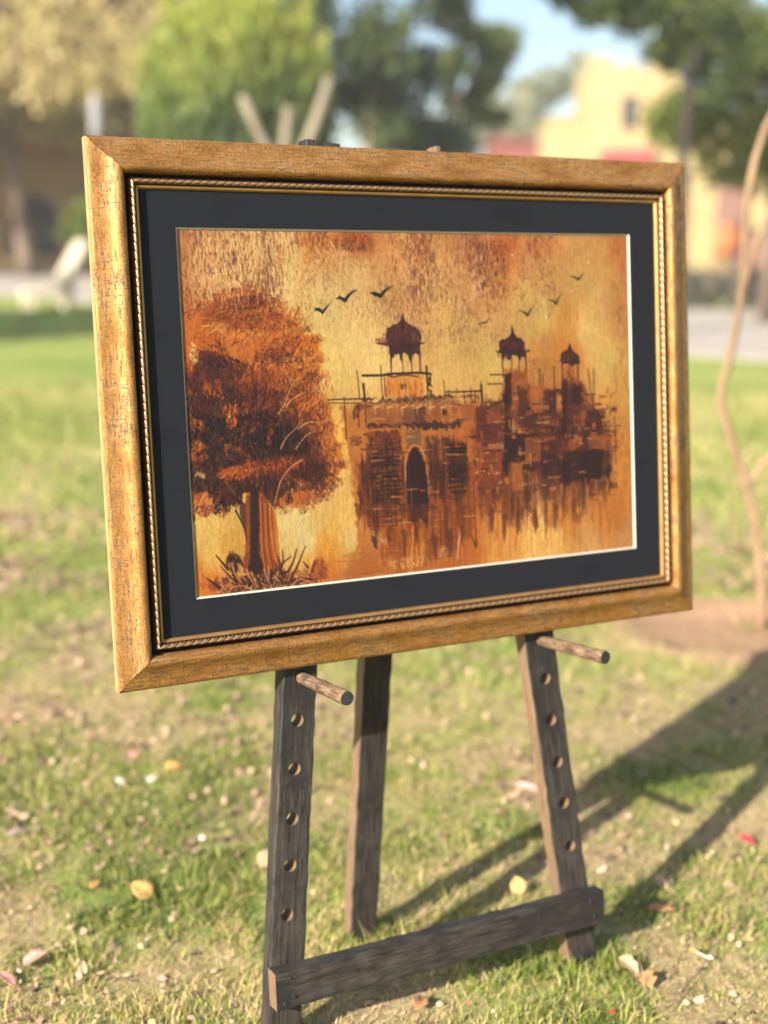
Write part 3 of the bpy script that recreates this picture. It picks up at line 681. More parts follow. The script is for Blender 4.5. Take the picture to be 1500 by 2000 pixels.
def plank_between(name, a, b_, w_, th, z, holes=(), **kw):
    """a, b_: (x,y) bottom and top centre on the picture's plane; front face at depth z"""
    A = P3(a[0], a[1], z + th / 2, EB); B = P3(b_[0], b_[1], z + th / 2, EB); d = B - A; L = d.length
    ang = math.atan2(d.x, d.z)
    hl = []
    for hx, hy in holes:
        p = P3(hx, hy, z, EB) - A; hl.append((p.x * math.cos(ang) - p.z * math.sin(ang), p.x * math.sin(ang) + p.z * math.cos(ang)))
    return plank(name, w_, th, L, ez, A, (0, ang, 0), hl, **kw)


LZ, LT = .018, .030
lh = [(.1514, .7093), (.1428, .7812), (.1357, .8559), (.1289, .9248), (.1201, .999)]
rh_ = [(.5881, .7077), (.5968, .7776), (.6075, .8494), (.6173, .9201), (.6282, .9953)]
lh2 = [(.160 + .008 * i, .645 - .072 * i) for i in range(9)]; rh2 = [(.579 - .009 * i, .643 - .072 * i) for i in range(9)]
plank_between('front_leg', (.1022, 1.222), (.2355, -.127), .0550, LT, LZ, lh + lh2, seed=1)
plank_between('front_leg', (.6525, 1.215), (.4850, -.105), .0550, LT, LZ, rh_ + rh2, side_raw=True, seed=2)
# crossbar lies on its side: built along its own Z then turned
A = P3(.0855, 1.1005, -.010 + .0135, EB); B = P3(.6725, 1.099, -.010 + .0135, EB); d = B - A
cb = plank('crossbar', .0565, .0275, d.length, ez, A, (0, math.atan2(d.x, d.z), 0), side_raw=False, end_raw=True, seed=3)
for (x, y) in ((.108, 1.082), (.112, 1.112), (.098, 1.119), (.645, 1.085), (.652, 1.112)):
    MB().tube([P3(x, y, -.0125, EB), P3(x, y, -.008, EB)], [.0022, .0026], 10).build('screw', dark_bark, ez)
MB().box((.205 - .381, .0485, EB - .03), (.515 - .381, .068, EB + .03)).build('top_rail', wood, ez, bevel=.001)
MB().box((.4195 - .381, .020, EB + .06), (.4295 - .381, .0475, EB + .129)).build('wooden_tip', raw, ez, bevel=.002)
# pegs
pw, t, b = nodes('worn_peg_wood'); N = NT(t)
v = N.coord('Object', (1, .12, 1)); v = N.coord('Object', (1, .07, 1)); gr = N.noise(v, 480, 6, .75, .2); g3 = N.noise(N.coord('Object', (1, .4, 1)), 70, 4, .65)
c = N.ramp(N.math('ADD', N.math('MULTIPLY', gr, .6), N.math('MULTIPLY', g3, .45)), [(.42, (.028, .018, .012)), (.50, (.10, .060, .035)), (.57, (.20, .125, .072)), (.68, (.32, .22, .14))])
N.l(c, b.inputs['Base Color']); b.inputs['Roughness'].default_value = .75; N.bump(gr, 1.0, .0022, b)
pend = simple_mat('charred_peg_end', (.012, .012, .012), (.035, .034, .034), 160, .6, .6, .001)
for (x0, y0, x1, y1, ln, sd) in ((.1600, .6455, .1680, .6510, .140, 1), (.5790, .6435, .6030, .6510, .143, 2)):
    a = P3(x0, y0, LZ + LT + .006, EB); e_ = P3(x1, y1, LZ - ln, EB); d = (e_ - a)
    prof = [(0, .0085), (.25, .0088), (.3, .0092), (.45, .0098), (.58, .0100), (.66, .0102), (.74, .0103), (.775, .0099), (.785, .0092), (.80, .0099), (.86, .0104), (.93, .0106), (.985, .0106), (1, .0098)]
    pg_ = MB().tube([a + d * q for q, _ in prof], [p for _, p in prof], 20, .06, cap=False).build('peg', pw, ez, smooth=True)
    n_ = d.normalized()
    MB().tube([a + d * .9985, a + d * 1.0005 + n_ * .0006, a + d + n_ * .0012], [.0099, .0098, .0086], 20, .05).build('charred_end', pend, pg_, smooth=False)
# rear leg: stands almost upright behind, hinged to the top rail
Tm = Matrix.Rotation(TILT, 3, 'X').inverted()
f0 = Tm @ (Vector((-.030, .235, -.012)) - EL); f1 = Tm @ (Vector((-.0015, .180, 1.215)) - EL); d = f1 - f0
q = d.to_track_quat('Z', 'Y'); q = Quaternion(d.normalized(), 0) @ q
zx = d.normalized(); xx_ = Vector((1, 0, 0)); xx_ = (xx_ - zx * xx_.dot(zx)).normalized(); yy_ = zx.cross(xx_)
rot = Matrix((xx_, yy_, zx)).transposed().to_euler()
plank('rear_leg', .0510, .030, d.length, ez, f0, rot, side_raw=True, seed=5)
MB().box((-.03, .072, EB - .075), (.05, .082, EB + .02)).build('hinge', greymetal, ez)

# ------------------------------------------------------------ the artwork, painted stroke by stroke
PAINT_GAIN = 0.44
PAINT_BASE=[(5.21,3.58,190,118,62),(3,101.1,200,120,58),(37.2,48.9,214,150,84),(72.5,48.8,222,165,92),(152.5,48.7,224,178,98),(199.2,14.5,212,135,62),(260.8,13.8,196,110,52),(258.5,62.4,218,172,98),(340.2,20.1,200,125,60),(338.3,62.5,212,150,82),(387.2,76.9,215,160,85),(448.6,19.1,180,105,55),(446.4,77.2,205,140,75),(496.2,18.7,200,112,48),(494.6,62.7,208,130,58),(553.9,18.2,198,125,62),(561.4,62.8,205,150,80),(515.6,92.3,212,165,84),(645.8,17.4,205,145,72),(643.9,78.1,205,155,80),(717.4,9.1,204,118,50),(721.1,125.1,198,126,62),(721.1,234.7,205,150,70),(191.4,172.2,222,185,95),(255.2,132.0,224,185,105),(284.9,174.9,225,185,105),(418.5,135.1,205,160,82),(399.2,192.8,212,165,85),(468.4,180.3,214,172,86),(559.7,115.2,208,168,84),(632.7,139.1,214,172,94),(605.2,123.4,205,140,60),(603.5,176.6,205,120,45),(669.2,186.1,210,170,85),(556.9,197.9,200,130,55),(686.2,264.6,205,140,60),(31.1,409.8,218,172,80),(18.8,374.7,222,180,90),(2.88,468.3,212,122,35),(51.8,425.4,212,150,60),(164.0,415.0,218,190,115),(142.7,385.0,222,190,110),(206.2,340.7,228,180,95),(219.9,299.2,232,175,75),(215.8,384.0,225,175,85),(233.4,428.5,214,178,98),(194.0,431.9,225,150,45),(192.6,460.3,205,110,35),(239.9,457.9,190,100,38),(320.8,465.9,190,95,38),(405.1,470.6,205,115,38),(493.7,452.5,222,150,65),(566.8,451.5,230,182,95),(530.2,444.3,235,190,100),(632.2,465.3,205,150,80),(595.4,430.6,215,140,50),(681.7,422.1,200,115,42),(708.3,344.7,210,132,45),(714.9,464.9,205,140,75),(684.8,311.6,205,125,45),(286.5,317.6,190,105,35),(367.1,359.5,190,95,28),(462.8,328.9,150,60,30),(571.8,297.5,120,50,28),(636.0,340.0,130,60,30),(210.0,103.5,222,185,105)]
PAINT_OPS=[
('c',(130,70,38),(1.97,0.4),(193.4,130.8),0.7,2,8,0.56),
('c',(130,72,45),(153.2,35.2),(302.5,140.0),0.3,2.2,4,0.56),
('c',(135,75,48),(277.1,-0.2),(511.9,196.5),0.5,2,7,0.56),
('c',(235,190,120),(1.97,0.4),(255.2,132.0),0.6,1.8,7,0.6),
('c',(235,190,125),(292.9,-0.42),(513.5,151.7),0.5,2,7,0.6),
('c',(120,60,40),(492.7,-3.2),(596.0,123.2),0.5,2,5,0.55),
('c',(120,60,30),(684.2,-5.86),(719.7,473.4),0.25,3,9,0.5),
('c',(120,62,38),(530.3,182.1),(574.1,228.9),0.5,2,4,0.52),
('d',(172,78,24),(199.2,14.5),30.6,9.5,90,11,1.6,1.57,0.12,0.55,18),
('d',(172,78,24),(253.0,13.9),31.4,15.2,160,11,1.6,1.57,0.12,0.55,18),
('d',(120,50,22),(252.8,17.4),19.6,9.7,70,11,1.6,1.57,0.12,0.55,18),
('d',(190,85,30),(233.8,8.6),46.8,5.49,90,11,1.6,1.57,0.12,0.55,18),
('d',(205,120,50),(146.3,25.1),7.4,18.9,40,11,1.6,1.57,0.12,0.55,18),
('d',(165,80,35),(356.6,16.4),16.4,19.8,70,11,1.6,1.57,0.12,0.55,18),
('d',(120,60,35),(368.2,34.0),6.6,28.5,40,11,1.6,1.57,0.12,0.55,18),
('d',(120,62,42),(443.8,33.6),12,36.3,80,11,1.6,1.57,0.12,0.55,18),
('d',(115,60,40),(455.5,62.6),13.8,21.9,50,11,1.6,1.57,0.12,0.55,18),
('d',(190,80,25),(491.9,18.7),22.0,22.0,110,11,1.6,1.57,0.12,0.55,18),
('d',(195,95,30),(495.2,48.0),17.6,29.4,60,11,1.6,1.57,0.12,0.55,18),
('d',(130,55,40),(549.6,14.5),14.4,22.2,70,11,1.6,1.57,0.12,0.55,18),
('d',(175,85,35),(581.3,10.5),20.1,22.4,70,11,1.6,1.57,0.12,0.55,18),
('d',(150,90,55),(566.0,62.8),21.9,29.9,70,11,1.6,1.57,0.12,0.55,18),
('d',(130,70,40),(573.5,107.8),4.56,22.6,20,11,1.6,1.57,0.12,0.55,18),
('d',(150,70,30),(8.0,75.0),8.3,39.2,80,11,1.6,1.57,0.12,0.55,18),
('d',(165,80,30),(16.4,107.8),11.1,19.7,60,11,1.6,1.57,0.12,0.55,18),
('d',(190,100,40),(142.1,35.2),5.91,13.5,25,11,1.6,1.57,0.12,0.55,18),
('d',(150,95,60),(370.6,76.8),50.2,43.0,160,5,1,1.57,0.3,0.45,18),
('d',(150,95,60),(94.0,48.8),65.9,36.6,200,6,1,1.57,0.3,0.4,18),
('d',(240,200,135),(93.6,55.5),73.4,40.0,220,7,1,1.57,0.25,0.5,18),
('d',(120,75,50),(472.3,77.3),15.7,44.0,120,8,1.2,1.57,0.4,0.6,18),
('p',(200,104,34),[(-0.58,127.2),(16.8,101.3),(41.6,95.0),(63.8,78.6),(92.5,75.4),(120.7,92.4),(138.2,109.5),(170.7,130.4),(196.4,148.2),(197.5,172.4),(185.5,213.6),(203.2,242.2),(209.6,270.5),(224.7,313.7),(214.1,337.8),(197.8,354.2),(166.2,369.4),(135.9,370.5),(106.5,361.2),(91.6,363.5),(69.8,361.8),(48.2,360.1),(23.3,358.1),(-0.45,366.3),(-0.56,319.3),(-2.05,272.5),(-1,206.2)],0.9,5,5,0.35),
('p',(170,80,30),[(34.2,101.5),(70.5,85.3),(106.5,85.5),(127.7,99.2),(137.7,119.6),(118.7,129.5),(82.5,128.8),(47.0,124.8),(22.3,127.7)],0.6,8,5,0.5),
('p',(150,68,28),[(6.1,166.8),(52.4,154.8),(86.8,182.6),(130.3,190.9),(165.8,226.6),(171.7,261.5),(208.2,298.5),(210.4,333.9),(167.1,352.0),(121.1,365.9),(48.2,360.1),(5.91,353.4),(-1.5,299.2)],0.75,14,6,0.5),
('p',(84,38,26),[(7.1,186.7),(31.3,154.3),(48.1,168.0),(72.0,188.9),(84.6,223.1),(114.5,210.7),(142.6,239.3),(171.0,275.4),(199.1,326.1),(167.8,338),(138.0,328.9),(109.8,299.4),(72.2,317.5),(48.6,353.3),(20.7,341.0),(-1.32,332.7),(10.9,266.5)],0.75,12,8,0.6),
('p',(66,32,26),[(82.0,270.5),(126.7,259.2),(147.6,287.9),(169.2,310.1),(139.1,308.2),(110.1,292.6),(80.5,297.6)],0.8,8,5,0.5),
('p',(66,32,26),[(71.1,337.9),(108.3,326.9),(152.3,343.9),(198.8,333.1),(198.1,347.2),(136.8,353.2),(121.1,365.9),(77.0,362.4),(48,363.5),(49.1,343.1)],0.75,8,5,0.5),
('d',(196,96,26),(83.9,102.1),43.6,22.7,260,16,2.2,2.6,0.35,0.75,18),
('d',(196,96,26),(133.4,129.7),44.8,33.9,300,18,2.2,2.3,0.3,0.75,18),
('d',(196,96,26),(53.9,128.2),43.0,22.6,220,16,2.2,2.3,0.4,0.7,18),
('d',(214,112,28),(176.5,164.9),21.3,23.4,200,20,2.2,1.9,0.2,0.8,18),
('d',(214,126,48),(182.7,192.7),16.8,27.6,140,12,1.8,1.8,0.4,0.6,18),
('d',(190,92,26),(87.8,162.5),81.1,40.4,420,18,2.3,2.2,0.35,0.7,18),
('d',(196,95,24),(143.7,218.8),72.1,48.1,380,18,2.3,2.2,0.4,0.7,18),
('d',(120,50,22),(91.5,95.5),26.1,9.4,160,12,2,2.7,0.3,0.7,18),
('d',(120,50,22),(113.4,92.3),19.1,8.1,110,10,2,0.5,0.5,0.6,18),
('d',(140,62,24),(55.2,105.0),28.5,10.6,120,14,2,2.7,0.3,0.6,18),
('d',(140,60,25),(104.2,129.2),44.1,6.7,150,8,1.6,0.2,0.8,0.6,18),
('d',(150,66,28),(47.4,118.2),21.3,6.6,80,8,1.6,0.2,0.8,0.6,18),
('d',(225,160,70),(46.8,128.1),17.0,8.0,50,12,2,2.3,0.3,0.5,18),
('d',(214,126,48),(81.9,138.8),32.6,9.4,90,14,2,2.2,0.2,0.6,18),
('d',(120,50,22),(147.4,147.0),22.4,9.5,80,7,1.7,0.5,0.9,0.6,18),
('d',(120,50,22),(124.3,163.5),25.2,8.1,110,8,2,0.3,0.6,0.65,18),
('d',(120,50,22),(169.0,164.7),22.7,5.49,60,7,1.6,0.5,0.9,0.6,18),
('d',(235,160,70),(160.9,174.8),19.6,9.6,110,6,1.2,1,1.2,0.7,18),
('d',(62,28,22),(164.0,174.2),6.0,3.43,24,5,1.6,0.5,0.9,0.6,18),
('d',(100,45,25),(178,196.0),10.6,8.3,70,5,1.3,0.5,1.4,0.6,18),
('d',(92,34,26),(31.7,170.9),16.9,13.3,120,12,2.2,1.6,0.5,0.6,18),
('d',(62,28,22),(42.7,175.9),17.0,14.6,120,12,2.2,1.4,0.5,0.7,18),
('d',(62,28,22),(58.0,181.7),28.7,14.7,220,13,2.6,1.1,0.5,0.8,18),
('d',(92,34,26),(18.5,193.7),15.4,17.2,160,12,2.4,1.4,0.5,0.8,18),
('d',(120,50,22),(86.0,196.1),36.5,22.9,260,13,2.2,1.9,0.4,0.7,18),
('d',(92,34,26),(98.7,230.5),40.5,27.2,340,13,2.4,1.9,0.4,0.75,18),
('d',(62,28,22),(44.8,228.1),39.4,26.8,420,13,2.6,1.4,0.4,0.8,18),
('d',(44,20,20),(24.9,267.3),32.6,26.8,380,13,2.8,1.4,0.5,0.85,18),
('d',(44,20,20),(96.9,264.5),51.8,24.5,460,13,2.8,1.6,0.5,0.85,18),
('d',(44,20,20),(125.3,286.6),45.0,24.8,400,13,2.8,1.6,0.5,0.85,18),
('d',(62,28,22),(163.4,275.0),30.4,27.7,300,13,2.4,1.8,0.4,0.8,18),
('d',(62,28,22),(36.8,308.4),35.8,26.9,400,13,2.6,1.5,0.5,0.85,18),
('d',(92,34,26),(169.1,313.6),34.5,18.1,280,13,2.2,1.5,0.4,0.8,18),
('d',(62,28,22),(176.1,324.6),23.0,14.0,160,12,2.4,1.5,0.4,0.8,18),
('d',(92,34,26),(108.3,326.9),52.3,20.6,380,13,2.4,1.5,0.3,0.8,18),
('d',(62,28,22),(107.6,340.6),44.7,15.1,260,13,2.4,1.6,0.3,0.8,18),
('d',(62,28,22),(56.3,343.7),28.9,17.7,260,12,2.4,1.8,0.4,0.85,18),
('d',(62,28,22),(21.1,334.3),18.4,10.8,120,12,2.4,1.6,0.4,0.8,18),
('d',(44,20,20),(40.9,362.9),14.3,9.5,70,10,2.4,1.5,0.5,0.8,18),
('d',(196,96,26),(154.6,226.1),37.9,15.1,160,14,2,2,0.4,0.65,18),
('d',(196,96,26),(187.6,248.4),21.5,23.6,170,14,2,1.9,0.4,0.7,18),
('d',(214,126,48),(201.5,277.1),13.9,35.0,170,11,1.8,1.7,0.4,0.7,18),
('d',(222,130,40),(211.4,312.8),10.9,23.9,90,11,1.8,1.7,0.4,0.6,18),
('d',(120,60,30),(204.2,301.8),9.3,8.4,60,6,1.5,1.3,0.6,0.65,18),
('d',(110,52,40),(221.4,317),4.68,6.3,24,8,2,1.1,0.4,0.7,18),
('d',(196,96,26),(31.8,207.5),6.3,10.7,40,11,2,1.5,0.3,0.7,18),
('d',(190,80,30),(45.9,208.0),7.1,10.7,30,11,2,1.5,0.3,0.6,18),
('d',(216,106,34),(69.4,235.9),18.8,8.1,60,13,2.2,1.9,0.4,0.75,18),
('d',(216,106,34),(62.9,249.1),7.2,9.4,40,13,2.2,1.7,0.3,0.7,18),
('d',(196,96,26),(15.1,253.4),11.2,8.0,60,10,2,1.3,0.5,0.75,18),
('d',(196,96,26),(13.5,281.4),12.6,6.7,60,10,2,1.4,0.5,0.75,18),
('d',(190,85,30),(16.3,293.6),12.7,6.7,50,10,2,1.4,0.5,0.65,18),
('d',(200,90,30),(115.6,272.3),4.43,15.1,30,13,2,1.6,0.2,0.6,18),
('d',(190,85,30),(93.5,260.9),4.38,5.44,16,12,2,2,0.2,0.7,18),
('d',(205,95,30),(64.8,320.4),21.7,9.5,110,12,2,2.4,0.4,0.75,18),
('d',(190,80,28),(109.2,309.7),31.2,8.2,130,12,1.8,1.5,0.3,0.7,18),
('d',(176,74,28),(138.9,311.6),30.1,8.3,90,12,1.8,1.5,0.3,0.6,18),
('d',(150,66,28),(80.9,290.8),21.9,13.6,80,12,2,1.2,0.4,0.5,18),
('d',(196,96,26),(155.2,361.6),30.5,8.4,150,12,2,1.5,0.4,0.75,18),
('d',(150,70,50),(174.2,363.0),18.4,8.4,80,7,1.8,1.3,0.6,0.6,18),
('d',(214,126,48),(16.4,354.2),14.1,12.1,90,11,2,2.2,0.4,0.7,18),
('d',(140,60,45),(19.4,364.6),15.6,6.1,60,9,2.2,1.3,0.4,0.7,18),
('d',(222,170,90),(14.8,320.4),7.0,6.0,30,9,2,1.4,0.3,0.6,18),
('d',(62,28,22),(10.9,326.8),11.2,6.7,60,9,2,1.4,0.3,0.7,18),
('d',(208,105,30),(9.6,166.9),7.0,19.8,50,11,2,2.4,0.5,0.5,18),
('d',(232,180,100),(15.5,160.5),5.57,13.2,40,11,2,0.6,0.3,0.6,18),
('d',(62,28,22),(9.3,233.1),7.0,39.9,90,9,2.2,1.4,0.5,0.6,18),
('d',(62,28,22),(140.2,360.4),6.0,7.0,20,10,2.2,1.7,0.2,0.7,18),
('p',(205,110,30),[(74.4,346.7),(97.8,347.0),(111.2,362.7),(119.8,379.7),(121.5,409.6),(122.8,445.5),(125.4,457.7),(68.7,451.9),(74.2,408.2),(73.4,378.8)],0.95,2,2,0.3),
('p',(140,62,28),[(77.3,349.8),(108.6,352.2),(111.8,382.0),(111.8,411.6),(114.6,449.1),(117.2,459.9),(68.5,454.8),(74.2,408.2),(75.8,379.0)],0.85,2.5,2,0.3),
('p',(50,24,24),[(84.0,341.5),(96.5,342.5),(94.5,395.3),(93.3,432.2),(99.8,458.1),(76.3,455.6),(81.2,408.9)],0.95,2.5,1.5,0.1),
('p',(70,34,26),[(70.8,355.2),(76.7,361.5),(75.7,408.4),(72.6,393.4),(66.8,372.4)],0.8,1.5,1,0.1),
('l',(225,130,40),[(98.7,360.3),(97.6,395.6),(97.1,425.1),(100.0,453.6)],1.6,1.2,0.6),
('l',(90,40,22),[(100.8,361.6),(99.9,395.8),(99.8,425.4),(103.2,453.9)],1.6,1.2,0.6),
('l',(190,90,30),[(102.9,363.0),(102.3,396.0),(102.5,425.6),(106.4,454.3)],1.6,1.2,0.6),
('l',(225,130,40),[(105.1,364.3),(104.7,396.2),(105.2,425.9),(109.5,454.6)],1.6,1.2,0.6),
('l',(90,40,22),[(107.2,365.7),(107.0,396.4),(107.8,426.1),(112.7,454.9)],1.6,1.2,0.6),
('l',(190,90,30),[(109.4,367.0),(109.4,396.6),(110.5,426.4),(115.9,455.2)],1.6,1.2,0.6),
('l',(225,130,40),[(111.5,368.4),(111.8,396.8),(113.2,426.6),(119.1,455.6)],1.6,1.2,0.6),
('l',(90,40,22),[(113.7,369.7),(114.1,397.0),(115.9,426.9),(122.2,455.9)],1.6,1.2,0.6),
('l',(190,90,30),[(115.8,371.1),(116.5,397.2),(118.6,427.2),(125.4,456.2)],1.6,1.2,0.6),
('l',(44,20,20),[(62.3,369.1),(66.5,378.2),(72.6,393.4),(75.7,409.8)],2.4,0.8,0.9),
('l',(230,170,80),[(75.8,349.7),(75,358.4)],5,4,0.9),
('l',(44,20,20),[(70.7,358.1),(76.5,364.4)],2,1,0.9),
('d',(120,50,28),(49.5,466.5),32.7,9.6,200,12,2.2,1.5,0.6,0.7,18),
('d',(62,28,22),(101.0,465.0),37.4,11.1,240,12,2.6,1.5,0.6,0.75,18),
('d',(130,58,32),(153.6,469.1),38.4,9.9,240,11,1.8,1.5,0.5,0.7,18),
('d',(150,66,30),(181,459.1),10.8,12.8,110,16,1.3,1.55,0.15,0.7,18),
('d',(62,28,22),(130.6,473.7),41.8,4.9,110,9,2.4,0.2,0.5,0.7,18),
('d',(92,34,26),(63.4,479.0),33.0,4.82,130,9,2.6,0.3,0.7,0.7,18),
('d',(190,85,35),(20.9,463.4),17.1,13.6,130,9,1.6,1.2,0.7,0.5,18),
('d',(62,28,22),(56.2,438.2),11.6,11.0,80,18,2,1.45,0.15,0.8,18),
('l',(62,28,22),[(31.5,426.2),(47.2,446.8)],1.2,4,0.85),
('l',(62,28,22),[(36.8,441.3),(58.4,468.5)],1.2,4,0.85),
('l',(62,28,22),[(51.3,429.6),(53.2,450.3),(58.6,465.6)],1.2,4,0.85),
('l',(62,28,22),[(56.8,428.6),(57.9,450.8)],1.2,4,0.85),
('l',(62,28,22),[(16.2,455.3),(35.2,470.4)],1.2,4,0.85),
('l',(92,34,26),[(126.9,427.9),(125.9,447.3),(118.8,461.5)],1.2,4,0.85),
('l',(92,34,26),[(139.2,438.1),(125.9,447.3),(117.1,462.8)],1.2,4,0.85),
('l',(92,34,26),[(147.8,428.4),(142.2,444.4),(133.4,458.5)],1.2,4,0.85),
('l',(92,34,26),[(161.0,425.9),(151.9,443.9),(146.5,453.9),(134.2,473.6)],1.2,4,0.85),
('l',(92,34,26),[(173.0,447.4),(169.0,462.2)],1.2,4,0.85),
('l',(92,34,26),[(156.6,447.3),(162.8,455.5)],1.2,4,0.85),
('l',(92,34,26),[(120.1,436.2),(122.5,449.9)],1.2,4,0.85),
('l',(92,34,26),[(113.5,440.1),(119.1,454.1)],1.2,4,0.85),
('l',(214,132,78),[(36.7,442.8),(46.7,457.0),(57.0,466.9)],2,0.8,0.85),
('l',(214,132,78),[(34.7,451.3),(38.4,467.9),(44.1,475.8)],2,0.8,0.85),
('l',(214,132,78),[(50.8,438.3),(57.6,455.2)],2,0.8,0.85),
('l',(214,132,78),[(61.5,440.9),(66.8,457.6),(72.6,465.6)],2,0.8,0.85),
('l',(214,132,78),[(79.6,453.0),(83.6,465.3),(89.4,474.8)],2,0.8,0.85),
('l',(214,132,78),[(73.5,449.4),(79.0,463.3),(87.8,476.1)],2,0.8,0.85),
('l',(214,132,78),[(98.5,452.0),(102.6,465.8),(108.4,476.9)],2,0.8,0.85),
('l',(214,132,78),[(105.1,448.2),(104.8,469.0)],2,0.8,0.85),
('l',(214,132,78),[(112.3,462.3),(121.4,472.3)],2,0.8,0.85),
('l',(214,132,78),[(119.0,457.1),(109.9,478.5)],2,0.8,0.85),
('l',(214,132,78),[(140.0,454.7),(132.7,472.0)],2,0.8,0.85),
('l',(214,132,78),[(45.5,478.9),(53.6,471.0),(69.2,471.2)],2,0.8,0.85),
('l',(214,132,78),[(29.9,481.6),(39.8,469.5),(49.3,466.1)],2,0.8,0.85),
('l',(214,132,78),[(94.4,470.9),(106.7,478.2)],2,0.8,0.85),
('l',(214,132,78),[(140.6,475.8),(150.6,470.8),(166.7,475.6)],2,0.8,0.85),
('l',(214,132,78),[(150.2,476.9),(161.8,475.1),(168.1,478.8)],2,0.8,0.85),
('l',(214,132,78),[(59,458.3),(67.7,469.5)],2,0.8,0.85),
('l',(214,132,78),[(112.9,481.8),(122.8,475.4)],2,0.8,0.85),
('l',(214,132,78),[(60.9,480.6),(70.5,475.8)],2,0.8,0.85),
('l',(214,132,78),[(76.6,479.4),(86.2,476.0)],2,0.8,0.85),
('d',(112,48,24),(145.5,184.5),45.2,41.1,380,12,2,2,0.5,0.5,18),
('d',(96,42,24),(165.5,233.5),38.1,27.6,260,12,2,2,0.5,0.55,18),
('d',(112,50,26),(90.7,108.8),43.8,16.1,200,11,2,2.7,0.4,0.45,18),
('d',(96,40,22),(186.6,269.3),23.1,34.9,220,11,2,1.8,0.4,0.5,18),
('d',(70,32,24),(113.0,238.0),44.6,27.3,260,13,2.4,1.8,0.5,0.6,18),
('d',(88,38,24),(191.1,332.6),26.3,28.1,200,11,2,1.5,0.4,0.55,18),
('d',(84,36,24),(131.3,170.4),34.3,8.2,120,8,2,0.4,0.7,0.6,18),
('d',(232,150,70),(176.2,171.8),22.8,13.8,70,9,1.6,2,0.3,0.6,18),
('d',(232,150,70),(196.3,227.9),12.3,20.9,60,9,1.6,1.8,0.3,0.6,18),
('d',(226,140,60),(103.6,139.3),36.7,9.4,80,11,1.6,2.3,0.3,0.5,18),
('d',(176,84,32),(16.4,107.8),9.7,5.91,26,9,1.5,2.4,0.45,0.75,18),
('d',(96,42,26),(12.1,110.4),8.3,5.24,14,8,1.5,2.4,0.5,0.65,18),
('d',(176,84,32),(34.4,98.2),9.8,5.93,26,9,1.5,2.5,0.45,0.75,18),
('d',(96,42,26),(30.1,100.8),8.4,5.26,14,8,1.5,2.5,0.5,0.65,18),
('d',(176,84,32),(56.3,85.2),9.9,5.95,26,9,1.5,2.6,0.45,0.75,18),
('d',(96,42,26),(51.9,87.8),8.5,5.29,14,8,1.5,2.6,0.5,0.65,18),
('d',(176,84,32),(78.1,77.4),10.0,5.98,26,9,1.5,2.8,0.45,0.75,18),
('d',(96,42,26),(73.6,80.0),8.6,5.31,14,8,1.5,2.8,0.5,0.65,18),
('d',(176,84,32),(99.7,76.8),10.2,6.0,26,9,1.5,0.2,0.45,0.75,18),
('d',(96,42,26),(95.2,79.5),8.7,5.34,14,8,1.5,0.2,0.5,0.65,18),
('d',(176,84,32),(117.5,83.6),10.2,6.0,26,9,1.5,0.5,0.45,0.75,18),
('d',(96,42,26),(113.0,86.3),8.8,5.37,14,8,1.5,0.5,0.5,0.65,18),
('d',(176,84,32),(131.5,97.2),10.3,6.1,26,9,1.5,0.7,0.45,0.75,18),
('d',(96,42,26),(126.9,99.9),8.8,5.4,14,8,1.5,0.7,0.5,0.65,18),
('d',(176,84,32),(140.2,112.9),10.4,6.1,26,9,1.5,0.8,0.45,0.75,18),
('d',(96,42,26),(135.7,115.5),8.9,5.42,14,8,1.5,0.8,0.5,0.65,18),
('d',(176,84,32),(159.9,122.0),10.5,6.1,26,9,1.5,0.6,0.45,0.75,18),
('d',(96,42,26),(155.2,124.7),9.0,5.45,14,8,1.5,0.6,0.5,0.65,18),
('d',(176,84,32),(178.2,130.6),10.6,6.2,26,9,1.5,0.7,0.45,0.75,18),
('d',(96,42,26),(173.6,133.2),9.1,5.48,14,8,1.5,0.7,0.5,0.65,18),
('d',(176,84,32),(194.2,146.0),10.7,6.2,26,9,1.5,1,0.45,0.75,18),
('d',(96,42,26),(189.5,148.7),9.1,5.51,14,8,1.5,1,0.5,0.65,18),
('d',(176,84,32),(197.5,172.4),10.7,6.2,26,9,1.5,1.4,0.45,0.75,18),
('d',(96,42,26),(192.7,175.0),9.2,5.53,14,8,1.5,1.4,0.5,0.65,18),
('d',(176,84,32),(191.7,196.4),10.7,6.2,26,9,1.5,1.3,0.45,0.75,18),
('d',(96,42,26),(187.0,199.1),9.2,5.53,14,8,1.5,1.3,0.5,0.65,18),
('d',(176,84,32),(203.6,235.2),10.8,6.3,26,9,1.5,1.2,0.45,0.75,18),
('d',(96,42,26),(198.8,237.8),9.2,5.57,14,8,1.5,1.2,0.5,0.65,18),
('d',(176,84,32),(208.4,263.4),10.8,6.3,26,9,1.5,1.3,0.45,0.75,18),
('d',(96,42,26),(203.6,266.0),9.3,5.59,14,8,1.5,1.3,0.5,0.65,18),
('d',(176,84,32),(216.3,292.0),10.9,6.3,26,9,1.5,1.2,0.45,0.75,18),
('d',(96,42,26),(211.5,294.5),9.3,5.62,14,8,1.5,1.2,0.5,0.65,18),
('d',(176,84,32),(224.5,317.2),11.0,6.4,26,9,1.5,1.2,0.45,0.75,18),
('d',(96,42,26),(219.7,319.7),9.4,5.64,14,8,1.5,1.2,0.5,0.65,18),
('d',(176,84,32),(217.1,341.5),10.9,6.4,26,9,1.5,1.3,0.45,0.75,18),
('d',(96,42,26),(212.3,344.0),9.3,5.65,14,8,1.5,1.3,0.5,0.65,18),
('d',(176,84,32),(197.5,359.9),10.8,6.3,26,9,1.5,1.5,0.45,0.75,18),
('d',(96,42,26),(192.7,362.3),9.3,5.63,14,8,1.5,1.5,0.5,0.65,18),
